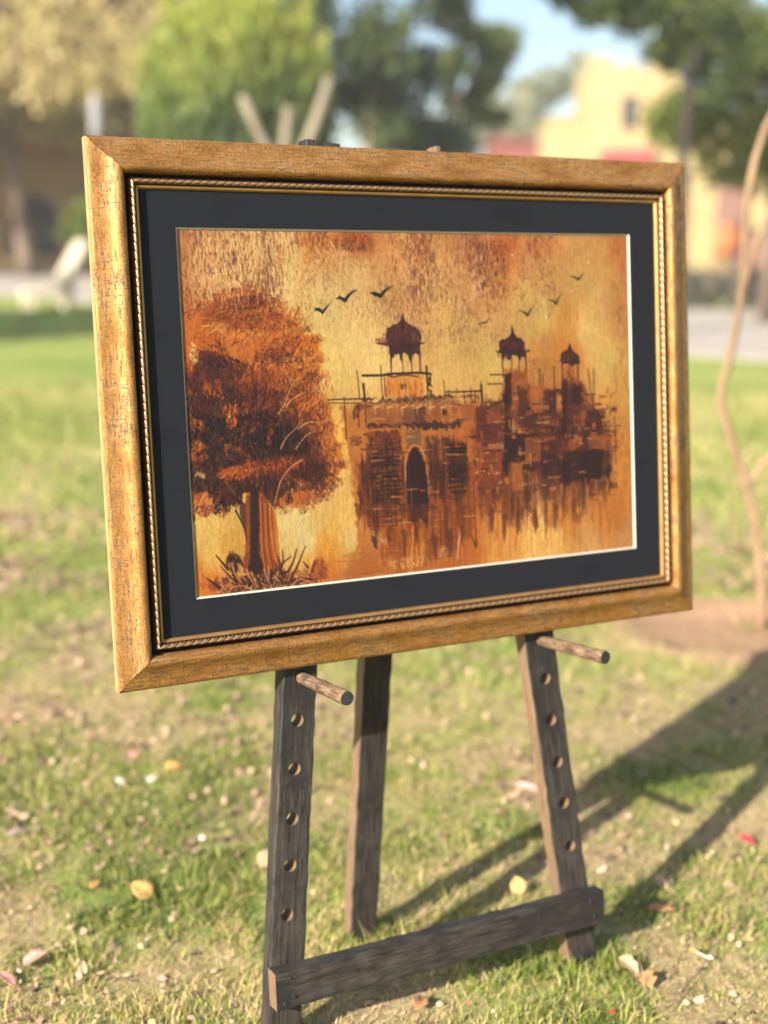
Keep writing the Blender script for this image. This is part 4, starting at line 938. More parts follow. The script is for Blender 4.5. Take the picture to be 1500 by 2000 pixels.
('d',(176,84,32),(166.1,372.9),10.7,6.3,26,9,1.5,1.57,0.45,0.75,18),
('d',(96,42,26),(161.4,375.4),9.1,5.59,14,8,1.5,1.57,0.5,0.65,18),
('d',(176,84,32),(135.8,371.9),10.5,6.2,26,9,1.5,1.57,0.45,0.75,18),
('d',(96,42,26),(131.2,374.3),9.0,5.55,14,8,1.5,1.57,0.5,0.65,18),
('d',(176,84,32),(47.7,368.9),10.1,6.1,26,9,1.5,1.57,0.45,0.75,18),
('d',(96,42,26),(43.3,371.3),8.6,5.43,14,8,1.5,1.57,0.5,0.65,18),
('d',(176,84,32),(22.7,368.2),9.9,6.1,26,9,1.5,1.57,0.45,0.75,18),
('d',(96,42,26),(18.3,370.6),8.5,5.39,14,8,1.5,1.57,0.5,0.65,18),
('d',(176,84,32),(4.91,370.8),9.8,6.0,26,9,1.5,1.4,0.45,0.75,18),
('d',(96,42,26),(0.56,373.2),8.4,5.37,14,8,1.5,1.4,0.5,0.65,18),
('d',(232,176,98),(107.8,129.2),44.2,27.0,50,6,1.3,2.2,0.9,0.5,18),
('d',(120,56,26),(82.5,128.8),51,24.1,180,8,1.5,2.3,0.6,0.55,18),
('d',(150,70,28),(146.5,164.1),45.2,34.2,220,9,1.6,1.9,0.6,0.55,18),
('d',(86,38,24),(119.3,119.3),37.0,14.8,90,7,1.5,2.4,0.6,0.5,18),
('d',(80,36,24),(167.1,202.5),30.4,16.5,110,8,1.6,2,0.6,0.55,18),
('d',(48,24,22),(60.4,269.3),58.2,40.5,320,11,2.4,1.5,0.5,0.6,18),
('d',(40,20,20),(110.5,285.8),59.8,27.4,240,11,2.4,1.6,0.5,0.6,18),
('l',(222,140,70),[(107.6,162.4),(106.1,191.2),(103.5,209.9),(101.5,249.1)],1.1,0.6,0.5),
('l',(222,140,70),[(98.5,159.2),(99.2,175.1),(104.5,192.6)],1.1,0.6,0.5),
('l',(222,140,70),[(121.0,145.4),(113.9,162.5),(108.6,173.9)],1.1,0.6,0.5),
('l',(222,140,70),[(95.0,137.6),(93.6,163.4)],1.1,0.6,0.5),
('l',(222,140,70),[(144.8,144.5),(134.3,161.6),(125.3,184.6)],1.1,0.6,0.5),
('l',(222,140,70),[(148.9,156.2),(136.7,177.7)],1.1,0.6,0.5),
('l',(222,140,70),[(137.7,189.4),(135.2,205.4)],1.1,0.6,0.5),
('l',(222,140,70),[(168.7,175.8),(153.6,188.5)],1.1,0.6,0.5),
('l',(224,165,95),[(130.0,244.6),(140.3,230.4),(151.0,208.9),(165.5,191.8)],2,0.8,0.6),
('l',(224,165,95),[(141.7,234.9),(151.8,225.1),(163.3,219.7),(172.3,217.1)],2,0.8,0.6),
('l',(224,165,95),[(130.8,291.6),(139.5,277.4),(152.9,266.4),(165.6,253.0)],2,0.8,0.6),
('l',(224,165,95),[(157.7,265.9),(171.0,258.4),(180.8,257.4),(190.5,259.4)],2,0.8,0.6),
('l',(224,165,95),[(153.1,293.0),(166.8,277.5),(181.8,269.4)],2,0.8,0.6),
('l',(205,125,75),[(119,364.8),(124.8,344.6),(132.0,330.3),(145.5,316.4),(162.1,307.8)],1.4,2.4,0.9),
('l',(190,110,70),[(51.9,279.9),(54.6,300.2)],1.2,1,0.7),
('l',(190,100,50),[(49.1,328.8),(63.4,348.8)],1.4,0.8,0.7),
('l',(150,90,60),[(186.5,307.1),(203.3,299.2)],1.5,0.8,0.8),
('l',(228,160,90),[(108.3,80.9),(108.0,100.9),(101.4,122.3)],1.2,0.7,0.5),
('l',(228,160,90),[(123.2,86.7),(121.7,106.8),(113.6,126.8)],1.2,0.7,0.5),
('l',(228,160,90),[(85.2,95.0),(87.8,117.8)],1.2,0.7,0.5),
('l',(228,160,90),[(76.6,97.7),(81.5,120.5)],1.2,0.7,0.5),
('l',(228,160,90),[(21.9,80.3),(19.4,97.1),(20.6,115.3)],1.2,0.7,0.5),
('l',(120,50,22),[(138.5,101.3),(144.7,104.2)],1.5,0.8,0.8),
('p',(186,98,34),[(225.0,237.4),(258.6,234.3),(410.9,241.0),(447.9,231.6),(450.2,268.1),(437.6,497.8),(242.2,477.4),(239.0,400.2),(233.3,308.6),(224.1,256.8)],0.8,5,6,0.5),
('p',(158,74,24),[(243.1,314.9),(429.4,326.8),(429.6,416.1),(419.4,440.8),(411.2,414.5),(399.8,426.3),(389.1,463.6),(376.6,459.2),(366.3,445.5),(356.5,463.6),(343.6,471.8),(333.4,461.3),(319.6,453.6),(301.2,472.2),(288.2,449.1),(296.1,429.6),(285.8,425.5),(272.1,422.8),(261.8,423.4),(259.4,401.6),(246.8,379.1),(243.3,345.3)],0.85,3,5,0.5),
('p',(222,180,110),[(273.8,424.4),(281.8,437.6),(293.9,440.3),(302.4,444.2),(288.7,438.2),(285.7,428.6),(273.8,423.7)],0.4,3,2,0.25),
('p',(185,95,35),[(487.6,195.7),(529.8,197.1),(530.6,238.5),(492.5,240.6)],0.8,2,2,0.25),
('p',(196,110,45),[(529.0,219.6),(592.9,218.2),(629.9,231.1),(648.1,255.1),(527.7,257.2)],0.7,3,4,0.25),
('p',(96,38,28),[(452.8,246.3),(490.2,244.3),(490.2,304.3),(450.7,302.0)],0.75,3,4,0.4),
('p',(118,46,28),[(488.8,221.8),(528.7,227.1),(554.8,258.5),(551.6,353.8),(484.1,349.2)],0.65,4,5,0.5),
('p',(84,36,28),[(555.8,228.2),(581,229.2),(582.3,259.8),(554.8,258.5)],0.7,3,4,0.4),
('p',(70,30,26),[(592.9,218.2),(625.5,219.4),(624.9,238.6),(592.3,237.3)],0.75,3,4,0.25),
('p',(104,46,26),[(554.8,258.5),(662.1,263.5),(666.3,283.2),(680.2,303.5),(676.7,342.6),(668.5,373.6),(649.7,360.5),(630.3,370.9),(592.5,375.9),(551.1,369.1)],0.55,4,6,0.5),
('p',(58,30,26),[(624.6,323.7),(657.9,325.8),(679.4,331.0),(676.0,368.2),(659.0,369),(644.8,364.1),(635.0,371.2),(623.6,358.7)],0.8,4,5,0.25),
('p',(52,24,24),[(517.5,290.8),(549.1,292.5),(547.8,330.6),(516.1,330.4)],0.8,2,3,0.25),
('p',(56,26,24),[(579.8,336.4),(602.9,341.8),(599.6,372.6),(581.0,371.2)],0.8,3,4,0.25),
('p',(75,32,28),[(599.2,237.6),(624.8,242.5),(628.3,281.3),(661.8,275.2),(658.0,321.9),(627.1,320),(599.6,299.1)],0.6,4,6,0.5),
('p',(62,28,26),[(488.5,289.2),(517.4,292.6),(516.1,328.6),(489.3,328.7)],0.7,3,4,0.25),
('p',(100,42,40),[(540.3,334.2),(577.7,336.6),(575.7,397.7),(546.4,397.2)],0.7,2,3,0.5),
('p',(62,28,24),[(515.7,334.3),(537.2,335.7),(535.4,387.6),(530,394.2),(517.8,389.7)],0.8,2,3,0.4),
('p',(185,105,35),[(489.4,332.6),(507.6,333.8),(512.7,361.7),(506.2,371.6),(490.0,370.4)],0.8,2,2,0.25),
('p',(88,38,26),[(435.1,347.7),(486.7,351.3),(483.8,376.8),(465.1,392.5),(449.6,381.1),(438.2,368.3)],0.7,3,5,0.5),
('p',(150,66,28),[(434.3,368.0),(492.0,372.3),(484.8,404.4),(436.7,407.3)],0.5,4,5,0.25),
('p',(108,48,28),[(481.9,371.5),(514.3,373.9),(510.5,423.8),(502.0,433.5),(489.9,429.0),(482.6,407.6)],0.75,2,4,0.4),
('p',(120,60,30),[(514.4,372.2),(538.4,391.3),(533.9,401.4),(541.0,433.4),(536.9,434.8),(529.4,411.5),(513.3,403.2)],0.6,2,3,0.25),
('p',(168,92,40),[(546.5,395.4),(579.9,398.1),(579.2,419.1),(566.0,435.6),(555.8,427.7),(548.1,409.5)],0.6,3,4,0.25),
('p',(120,58,30),[(576.5,371.5),(610.4,373.9),(600.6,413.8),(587.6,419.8),(575.7,397.7)],0.6,4,5,0.25),
('p',(115,70,45),[(614.6,374.2),(627.4,375.2),(623.9,419.3),(617.2,429.4)],0.6,3,3,0.25),
('p',(196,120,40),[(603.9,375.2),(616.5,381.4),(619.5,422.5),(604.4,428.3),(598.7,406.6)],0.55,4,4,0.25),
('p',(212,130,50),[(644.7,374.6),(682,370.1),(673.8,427.0),(651.6,435.9),(630.5,416.2)],0.6,6,6,0.25),
('p',(168,84,28),[(537.5,415.6),(545.8,416.3),(539.9,436.8)],0.7,2,2,0.25),
('p',(168,84,28),[(554.1,417.0),(568.7,418.2),(563.9,436.3)],0.7,2,2,0.25),
('p',(168,84,28),[(579.2,419.1),(587.4,426.9),(580.5,443.9)],0.7,2,2,0.25),
('p',(236,190,100),[(504.4,423.3),(512.4,427.4),(528.8,428.9),(536.7,438.3),(545.8,416.3),(553.5,434.5),(566.0,435.6),(573.1,411.6),(580.6,440.4),(591.1,444.8),(553.1,445.0),(520.3,436.8),(506.0,435.6)],0.7,3,3,0.2),
('l',(62,28,22),[(431.1,349.1),(433.0,451.3)],1.5,3,0.7),
('l',(62,28,22),[(423.9,433.4),(432.0,452.9)],1.5,3,0.7),
('p',(150,70,26),[(411.1,373.1),(429.4,374.5),(427.4,425.5),(421.3,441.0),(413.9,440.3),(408.9,427.1)],0.7,2,2,0.5),
('p',(150,68,26),[(385.6,371.2),(409.2,373.0),(403.0,436.2),(394.8,459.3),(383.6,466.2),(376.6,459.2),(381.9,418.4)],0.6,3,3,0.5),
('p',(90,44,30),[(401.9,372.5),(410.1,373.1),(406.4,420.5),(400.3,413.6)],0.6,2,2,0.25),
('p',(110,48,24),[(261.7,278.4),(316.8,275.3),(315.3,310.6),(267.1,307.6)],0.75,4,5,0.5),
('v',(80,32,22),(265.4,287.7),(318.0,341.4),60,2.2,0.55,15,0.5),
('v',(210,120,35),(265.4,287.7),(315.8,392.2),40,1.8,0.5,15,0.5),
('p',(128,86,46),[(321.9,280.2),(346.7,275.3),(346.7,315.7),(355.0,288.2),(372.9,286.1),(358.4,291.5),(354.0,331.7),(347.4,300.2),(324.4,301.9)],0.85,3,2,0.2),
('p',(132,90,52),[(323.7,277.2),(346.6,276.9),(346.6,297.0),(324.6,297.3)],0.9,3,2,0.2),
('p',(64,32,28),[(355.7,291.3),(407.0,291.1),(419.3,304.4),(423.5,336.3),(422.8,356.1),(355.9,351.4)],0.65,4,5,0.5),
('p',(84,38,24),[(260.7,299.6),(291.3,304.5),(289.4,346.6),(260.3,344.6)],0.75,4,5,0.5),
('p',(54,30,26),[(292.9,306.1),(312.0,305.8),(308.4,348.0),(291.1,346.8)],0.75,5,5,0.5),
('h',(62,28,22),(261.9,293.2),(317.1,399.6),24,2,0.75,15),
('h',(215,130,60),(265.0,296.3),(315.8,392.2),16,1.2,0.55,15),
('h',(44,20,20),(386.4,300.5),(421.9,372.5),13,4.2,0.85,15),
('h',(205,100,30),(384.6,303.3),(419.4,370.8),9,2,0.6,15),
('h',(205,110,30),(263.0,305.4),(314.5,421.3),14,2.2,0.55,15),
('h',(62,28,22),(262.1,359.1),(317.3,414.2),10,2.4,0.7,15),
('h',(62,28,22),(357.4,289.3),(409.1,370.0),10,2,0.35,15),
('h',(110,52,30),(350.0,365.6),(405.2,466.8),18,1.3,0.5,15),
('h',(225,140,50),(353.4,384.2),(401.9,444.0),14,2,0.4,15),
('v',(110,48,25),(246.6,315.1),(261.4,373.4),20,2,0.5,15,0.5),
('v',(90,38,24),(353.9,373.2),(414.3,456.4),22,2,0.35,15,0.5),
('v',(225,145,50),(315.0,410.4),(346.0,461.0),26,2.4,0.5,15,0.5),
('v',(160,72,25),(274.2,410.5),(321.1,458.6),30,2.2,0.5,15,0.5),
('p',(100,46,26),[(244.7,315.0),(321.9,319.9),(319.0,394.2),(290.5,398.1),(262.8,401.9),(259.9,389.4)],0.5,5,5,0.6),
('p',(96,44,26),[(358.9,322.3),(427.6,326.7),(423.9,374.1),(378.1,377.0),(359.0,362.9)],0.5,5,5,0.6),
('p',(70,34,26),[(245,345.4),(253.9,373.5),(259.9,389.4),(251.5,387.1),(245.4,372.9)],0.8,3,3,0.4),
('p',(54,30,28),[(261.9,421.8),(272.1,424.3),(270.5,439.6),(266.2,439.2)],0.85,1.5,1.5,0.25),
('h',(210,120,50),(263.9,319.8),(315.8,392.2),14,1.2,0.5,15),
('h',(200,112,44),(368.9,315.6),(413.4,370.3),12,1.4,0.45,15),
('v',(60,28,24),(251.9,286.9),(315.8,392.2),60,2.2,0.45,15,0.5),
('v',(60,28,24),(357.3,293.0),(422.0,371.0),60,2.2,0.45,15,0.5),
('h',(44,20,20),(387.7,309.4),(422.1,367.3),9,3.6,0.7,15),
('h',(62,28,22),(263.1,301.9),(315.4,399.5),14,1.6,0.7,15),
('p',(84,38,24),[(261.9,272.3),(310.0,273.4),(313.0,282.8),(264.9,283.1)],0.5,4,5,0.5),
('d',(70,32,24),(283.4,295.9),21.0,17.2,90,8,2,1.57,0.2,0.5,18),
('h',(44,20,20),(264.4,309.1),(316.2,381.3),12,2.6,0.7,15),
('p',(205,130,65),[(318.0,348.7),(319.1,323.2),(323.3,308.0),(329.8,299.1),(336.9,296.4),(345.6,300.1),(352.2,312.9),(355.8,331.8),(356.8,351.4)],0.95,0.8,0.3,0.05),
('p',(140,72,30),[(320.3,348.8),(321.4,323.4),(325.5,309.7),(331.1,301.1),(336.9,298.8),(344.1,302.3),(350.0,314.3),(353.7,331.7),(355.0,351.3)],0.95,0.8,0.3,0.05),
('p',(52,22,22),[(321.7,348.9),(322.7,325.0),(326.8,311.3),(332.3,303.1),(337.6,300.8),(343.3,304.6),(348.1,315.8),(351.4,331.5),(352.3,351.1)],0.97,1,0.3,0.1),
('p',(52,22,22),[(322.2,319.9),(353.6,321.9),(356.4,359.6),(354.3,409.7),(349.7,412.4),(341.2,402.3),(332.1,407.8),(321.6,406.9),(320.6,381.9),(320.9,350.8)],0.97,1.2,1.5,0.1),
('p',(110,34,24),[(326.1,385.4),(341.9,388.3),(339.4,405.3),(330.4,407.6)],0.6,4,4,0.25),
('l',(150,140,130),[(328.7,357.6),(327.9,382.5)],1,1,0.6),
('l',(190,175,160),[(355.9,350.2),(356.0,369)],1.6,1,0.6),
('l',(205,130,65),[(319.3,319.7),(319.9,333.7)],2,1,0.9),
('l',(205,130,65),[(354.2,328.2),(356.7,353.4)],2,1,0.8),
('p',(44,20,20),[(348.1,409.2),(354.3,409.7),(351.4,423.6)],0.8,1,1,0.25),
('p',(70,30,26),[(253.7,232.6),(294.6,229.8),(325.9,228.9),(357.5,228.6),(407.6,230.7),(409.3,234.7),(374.9,237.1),(325.5,237.3),(273.9,235.0)],0.85,2,3,0.4),
('p',(120,62,34),[(258.6,234.3),(407.3,237.8),(408.3,259.7),(391.7,266.7),(260.6,264.7)],0.5,4,5,0.6),
('p',(56,28,26),[(260.5,266.2),(324.2,266.4),(348.9,265.4),(391.6,269.9),(417.1,266.4),(416.8,275.9),(384.1,277.3),(359.0,277.5),(324.0,271.8),(289.4,270.0),(262.0,270.8)],0.9,2,3,0.3),
('p',(60,30,28),[(339.3,242.5),(355.1,243.2),(354.2,264.9),(338.3,264.1)],0.6,2,3,0.25),
('p',(58,28,26),[(382.4,250.7),(391.5,249.5),(391.1,258.9),(383.0,258.5)],0.85,1,1,0.25),
('p',(110,70,45),[(320,243.2),(339.2,244.1),(336.5,265.5),(319.1,264.6)],0.6,3,3,0.25),
('l',(232,170,95),[(275.2,242.7),(283.9,240.3)],2.6,0.8,0.9),
('l',(214,150,85),[(275.2,242.4),(276.1,253.3)],2,0.8,0.8),
('l',(232,170,95),[(295.7,243.6),(304.5,241.2)],2.6,0.8,0.9),
('l',(214,150,85),[(295.8,243.3),(296.6,254.3)],2,0.8,0.8),
('l',(232,170,95),[(318.2,244.6),(327.0,242.3)],2.6,0.8,0.9),
('l',(214,150,85),[(318.2,244.3),(319.1,255.4)],2,0.8,0.8),
('l',(232,170,95),[(341.8,245.7),(350.7,243.3)],2.6,0.8,0.9),
('l',(214,150,85),[(341.8,245.4),(342.7,256.6)],2,0.8,0.8),
('l',(232,170,95),[(363.0,246.7),(372.0,244.3)],2.6,0.8,0.9),
('l',(214,150,85),[(363.0,246.4),(363.9,257.6)],2,0.8,0.8),
('l',(232,170,95),[(381.7,247.5),(390.8,245.1)],2.6,0.8,0.9),
('l',(214,150,85),[(381.7,247.2),(382.7,258.5)],2,0.8,0.8),
('l',(214,130,45),[(261.9,273.9),(309.9,274.1),(320.0,283.1)],2,1,0.7),
('d',(90,45,32),(244.0,286.5),9.5,7.1,60,7,1.6,1,1.2,0.6,18),
('d',(92,34,26),(247.4,247.7),4.73,9.9,40,8,1.6,1.5,0.3,0.6,18),
('d',(92,34,26),(252.5,240.9),7.1,4.23,30,8,1.6,1.5,0.5,0.6,18),
('p',(214,128,48),[(292.6,199.4),(353.4,200.0),(354.0,228.5),(294.7,227.6)],0.9,2,2,0.35),
('v',(190,95,35),(293.4,200.0),(354.2,228.9),40,1.4,0.5,15,0.5),
('p',(62,28,22),[(317.1,210.9),(322.3,211.1),(321.9,219.5),(317.2,219.3)],0.7,1,1,0.25),
('p',(62,28,22),[(324.0,210.4),(327.5,210.5),(326.6,218.9),(323.9,218.8)],0.7,1,1,0.25),
('l',(50,30,30),[(258.7,197.4),(289.2,198.0),(299.6,196.6),(327.3,196.3),(350.0,196.8),(366.8,198.9)],3.2,3.5,0.9),
('l',(62,28,22),[(292.7,196.3),(306.3,200.6),(323.7,198.9),(346.3,202.0)],2,2,0.7),
('l',(50,28,28),[(360.1,187.9),(360.7,229.6)],3.2,2,0.9),
('d',(62,28,22),(364.8,213.4),3.33,11.6,30,9,2,1.5,0.2,0.8,18),
('l',(62,28,22),[(250.3,190.4),(252.1,211.5),(252.1,229.5)],1.4,1.2,0.85),
('l',(62,28,22),[(287.3,184.1),(287.7,212.8),(289.5,229.6)],1.4,1.2,0.85),
('l',(62,28,22),[(292.0,200.9),(292.7,226.7)],1.4,1.2,0.85),
('l',(62,28,22),[(228.9,225.6),(229.3,251.1),(230.2,284.2)],1.4,1.2,0.85),
('l',(62,28,22),[(261.0,237.5),(261.3,267.8)],1.4,1.2,0.85),
('l',(62,28,22),[(387.3,207.3),(388.7,230.7)],1.4,1.2,0.85),
('l',(62,28,22),[(395.3,223.2),(394.9,232.5)],1.4,1.2,0.85),
('l',(62,28,22),[(408.0,220.6),(407.7,229.9)],1.4,1.2,0.85),
('l',(62,28,22),[(420.3,224.2),(420.5,250.9)],1.4,1.2,0.85),
('l',(62,28,22),[(431.8,219.9),(432.2,254.6)],1.4,1.2,0.85),
('l',(62,28,22),[(439.8,225.0),(438.2,242.2)],1.4,1.2,0.85),
('l',(62,28,22),[(450.0,211.2),(449.8,220.6)],1.4,1.2,0.85),
('l',(44,20,20),[(259.5,209.5),(260.7,232.9)],3.6,2.6,0.95),
('l',(44,20,20),[(449.4,217.5),(450.2,242.8)],3.6,2.2,0.95),
('l',(62,28,22),[(203.9,228.7),(223.7,228.6),(253.8,229.3),(274.1,230.8)],1.6,2,0.9),
('l',(62,28,22),[(203.7,232.7),(236.8,234.6),(253.6,234.9)],1.2,1.2,0.7),
('l',(62,28,22),[(390.7,225.3),(418.7,226.0),(450.9,225.7)],2,2,0.9),
('l',(62,28,22),[(242.1,245.7),(242.5,256.2)],2,2,0.7),
('l',(62,28,22),[(250.1,237.0),(249.5,267.1)],2,2,0.6),
('l',(90,45,30),[(451.2,242.8),(466.0,243.5)],1.2,1,0.8),
('p',(70,34,28),[(413.1,230.2),(446.1,230.0),(445.9,234.7),(427.5,235.5),(413.0,232.5)],0.7,2,2,0.25),
('p',(112,40,32),[(412.5,245.8),(451.0,246.0),(452.1,268.2),(413.5,266.3)],0.7,2,3,0.4),
('p',(128,48,30),[(418.7,272.8),(450.0,272.8),(449.2,293.4),(419.6,294.9)],0.6,3,3,0.4),
('p',(62,28,22),[(429.4,281.3),(438.6,281.8),(438.1,294.4),(429.8,293.9)],0.7,2,1,0.25),
('p',(62,30,28),[(412.6,265.4),(433.7,265.4),(465.1,266.4),(465.0,269.6),(433.5,268.8),(413.4,269.4)],0.9,1.5,1,0.25),
('l',(226,170,98),[(428.1,267.0),(429.1,270.5)],1.2,0.8,0.8),
('l',(226,170,98),[(432.7,267.2),(433.6,270.7)],1.2,0.8,0.8),
('l',(226,170,98),[(436.4,267.4),(437.3,270.9)],1.2,0.8,0.8),
('l',(226,170,98),[(441.9,267.7),(442.9,271.2)],1.2,0.8,0.8),
('o',(226,165,95),(439.6,326.2),3,2.4,0.95),
('o',(226,165,95),(447.0,327.5),3,2.4,0.95),
('o',(226,165,95),(438.0,344.4),3,2.4,0.95),
('o',(226,165,95),(444.5,343.8),3,2.4,0.95),
('o',(226,165,95),(450.6,343.9),3,2.4,0.95),
('o',(226,165,95),(458.0,346.3),3,2.4,0.95),
('o',(214,150,85),(440.8,326.5),2,3,0.9),
('o',(214,150,85),(447.7,327.4),2,3,0.9),
('o',(214,150,85),(466.6,326.4),2,3,0.9),
('o',(214,150,85),(471.9,327.8),2,3,0.9),
('o',(214,150,85),(438.4,344.2),2,3,0.9),
('o',(214,150,85),(443.9,343.3),2,3,0.9),
('o',(214,150,85),(451.0,343.4),2,3,0.9),
('o',(214,150,85),(458.5,345.6),2,3,0.9),
('o',(214,150,85),(465.2,347.4),2,3,0.9),
('o',(214,150,85),(472.0,347.2),2,3,0.9),
('o',(214,150,85),(479.2,347.0),2,3,0.9),
('o',(214,150,85),(484.4,346.7),2,3,0.9),
('o',(214,150,85),(521.3,348.5),2,3,0.9),
('o',(214,150,85),(529.0,350.8),2,3,0.9),
('o',(214,150,85),(558.7,343.2),2,3,0.9),
('o',(214,150,85),(573.0,352.9),2,3,0.9),
('o',(214,150,85),(618.3,357.7),2,3,0.9),
('p',(66,26,26),[(324.5,114.7),(327.5,121.4),(334.9,128.3),(345.8,132.3),(352.6,140.2),(354.4,148.9),(350.3,156.6),(344.7,158.4),(326.9,159.9),(303.0,157.3),(297.7,153.4),(296.6,143.8),(299.7,133.4),(308.6,128.8),(317.5,126.0),(322.0,121.3)],0.97,1,0.7,0.3),
('l',(60,28,26),[(302.6,157.3),(303.9,176.6),(303.5,194.8)],2.6,1.6,0.95),
('l',(60,28,26),[(349.6,158.5),(350.1,177.9),(350.2,196.4)],2.6,1.6,0.95),
('p',(60,28,26),[(283.7,154.0),(298.7,155.3),(327.1,155.1),(356.0,153.2),(358.2,155.2),(349.1,158.9),(337.8,164.0),(326.9,160.8),(300.8,158.2)],0.95,1,1.2,0.2),
('p',(60,28,26),[(301.9,157.3),(350.9,158.5),(348.5,172.0),(344.3,168.1),(339.7,171.8),(334.8,182.3),(330.8,171.6),(324.4,168.5),(319.4,180.9),(317.7,169.3),(311.1,171),(304.7,176.6),(302.8,186.1)],0.95,1,1.2,0.2),
('d',(150,60,45),(290.0,150.3),11.2,4.24,60,6,1.6,1,1,0.6,18),
('d',(120,48,40),(314.5,143.8),21.1,15.6,80,6,1.3,1,1.5,0.45,18),
('l',(62,28,22),[(321.9,175.2),(322.7,195.4)],1.2,1,0.8),
('l',(62,28,22),[(336.0,179.4),(336.9,195.9)],1.6,1.2,0.9),
('l',(170,80,50),[(283.7,153.4),(298.7,156.3)],3,4,0.9),
('p',(66,26,26),[(505.3,133.9),(506.7,142.3),(513.6,148.9),(523.4,153.8),(527.0,159.5),(526.9,168.8),(521.7,172.4),(488.4,171.6),(481.9,169.5),(482.0,156.6),(486.9,153.0),(498.0,150.4),(503.1,145.0)],0.97,1,0.7,0.3),
('l',(60,28,26),[(486.8,169.7),(487.4,188.2),(487.5,208.7)],2.6,1.6,0.95),
('l',(60,28,26),[(527.3,170.7),(528.2,189.5),(527.6,227.1)],2.6,1.6,0.95),
('p',(60,28,26),[(474.3,168.4),(482.0,167.7),(504.0,169.2),(533.0,168.1),(536.3,171.0),(526.1,172.6),(519.4,174.3),(488.4,173.4),(479.7,171.3)],0.95,1,1.2,0.2),
('p',(58,28,26),[(486.2,171.5),(527.3,172.6),(528.5,182),(525.8,181.9),(521.5,178.1),(517.2,184.5),(512.6,177.8),(504.9,175.7),(503.0,183.1),(496.8,183.9),(493.1,177.2),(488.0,184.5)],0.95,0.8,0.8,0.2),
('l',(62,28,22),[(503.1,181.3),(502.5,211.1)],1.5,1.2,0.9),
('l',(62,28,22),[(515.8,181.6),(515.4,211.6)],1.5,1.2,0.9),
('l',(62,28,22),[(481.0,171.3),(480.3,177.8)],1.6,1,0.8),
('d',(130,50,50),(504.3,160.4),19.6,4.46,70,5,1.2,1,1.5,0.5,18),
('p',(66,26,26),[(606.7,162.9),(608.9,169.1),(615.2,174.0),(623.2,179.0),(624.6,186.7),(621.7,189.5),(593.9,188.7),(588.8,186.6),(589.1,178.1),(594.4,172.5),(602.6,169.9)],0.97,1,0.7,0.3),
('l',(60,28,26),[(592.0,189.6),(591.9,214.3),(592.5,229.6)],2.6,1.6,0.95),
('l',(60,28,26),[(620.5,190.4),(620.9,201.9)],2.6,1.6,0.95),
('p',(60,28,26),[(582.4,187.4),(593.9,187.7),(627.6,189.1),(626.4,191.0),(617.0,192.2),(609.8,197.8),(603.0,191.8),(593.8,190.6)],0.95,1,1.2,0.2),
('d',(110,48,38),(606.2,178.9),14.9,4.57,40,5,1.2,1,1.5,0.5,18),
('v',(120,50,22),(591.9,193.0),(622.3,230.8),30,1.8,0.6,15,0.5),
('v',(172,78,24),(489.6,199.5),(527.9,249.7),40,2,0.5,15,0.5),
('v',(62,28,22),(493.6,210.8),(499.6,240.9),12,2,0.6,15,0.5),
('p',(120,54,30),[(486.9,212.4),(529.2,212.1),(537.3,238.8),(555.5,239.5),(554.8,258.5),(485.4,255.3)],0.7,3,5,0.4),
('p',(62,28,26),[(491.3,212.6),(502.4,213.0),(501.5,237.3),(490.4,236.8)],0.7,3,3,0.25),
('p',(104,44,28),[(590.7,214.3),(628.0,215.6),(641.1,250.9),(647.8,262.8),(586.9,260)],0.75,4,5,0.4),
('p',(150,76,34),[(528.8,223.3),(556.0,222.5),(554.8,258.5),(532.2,257.4)],0.5,3,4,0.4),
('p',(58,26,24),[(510.0,248.9),(524.3,249.5),(524.0,260.1),(509.6,259.4)],0.75,1.5,1.5,0.5),
('l',(44,20,20),[(508.2,248.8),(527.0,249.7)],2,1.6,0.8),
('l',(190,112,60),[(509.6,260.2),(524.0,260.1)],1.6,1.2,0.6),
('p',(150,72,30),[(530.9,266.5),(550.9,267.4),(550.4,279.6),(530.5,278.6)],0.75,1.5,1.5,0.5),
('l',(44,20,20),[(529.1,266.4),(553.6,267.6)],2,1.6,0.8),
('l',(190,112,60),[(530.5,279.3),(550.4,279.6)],1.6,1.2,0.6),
('p',(84,36,28),[(558.5,258.7),(574.9,259.4),(574.4,274.7),(557.9,273.9)],0.75,1.5,1.5,0.5),
('l',(44,20,20),[(556.6,258.6),(577.7,259.6)],2,1.6,0.8),
('l',(190,112,60),[(557.9,274.6),(574.4,274.7)],1.6,1.2,0.6),
('p',(46,22,22),[(584.4,252.2),(602.9,253.1),(602.5,265.3),(584,264.4)],0.75,1.5,1.5,0.5),
('l',(44,20,20),[(582.5,252.2),(605.7,253.2)],2,1.6,0.8),
('l',(190,112,60),[(584.0,265.2),(602.5,265.3)],1.6,1.2,0.6),
('p',(176,92,40),[(610,265.7),(630.6,266.7),(630.1,285.2),(609.4,284.2)],0.75,1.5,1.5,0.5),
('l',(44,20,20),[(608.1,265.6),(633.5,266.8)],2,1.6,0.8),
('l',(190,112,60),[(609.4,284.9),(630.1,285.2)],1.6,1.2,0.6),
('p',(58,26,24),[(637.6,285.6),(656.7,286.6),(656.1,306.9),(637.0,305.8)],0.75,1.5,1.5,0.5),
('l',(44,20,20),[(635.8,285.5),(659.5,286.8)],2,1.6,0.8),
('l',(190,112,60),[(637.0,306.6),(656.1,306.9)],1.6,1.2,0.6),
('p',(150,72,30),[(665.8,302.7),(677.3,303.4),(676.6,326.9),(665.1,326.2)],0.75,1.5,1.5,0.5),
('l',(44,20,20),[(663.9,302.6),(680.2,303.5)],2,1.6,0.8),
('l',(190,112,60),[(665.1,327.0),(676.6,326.9)],1.6,1.2,0.6),
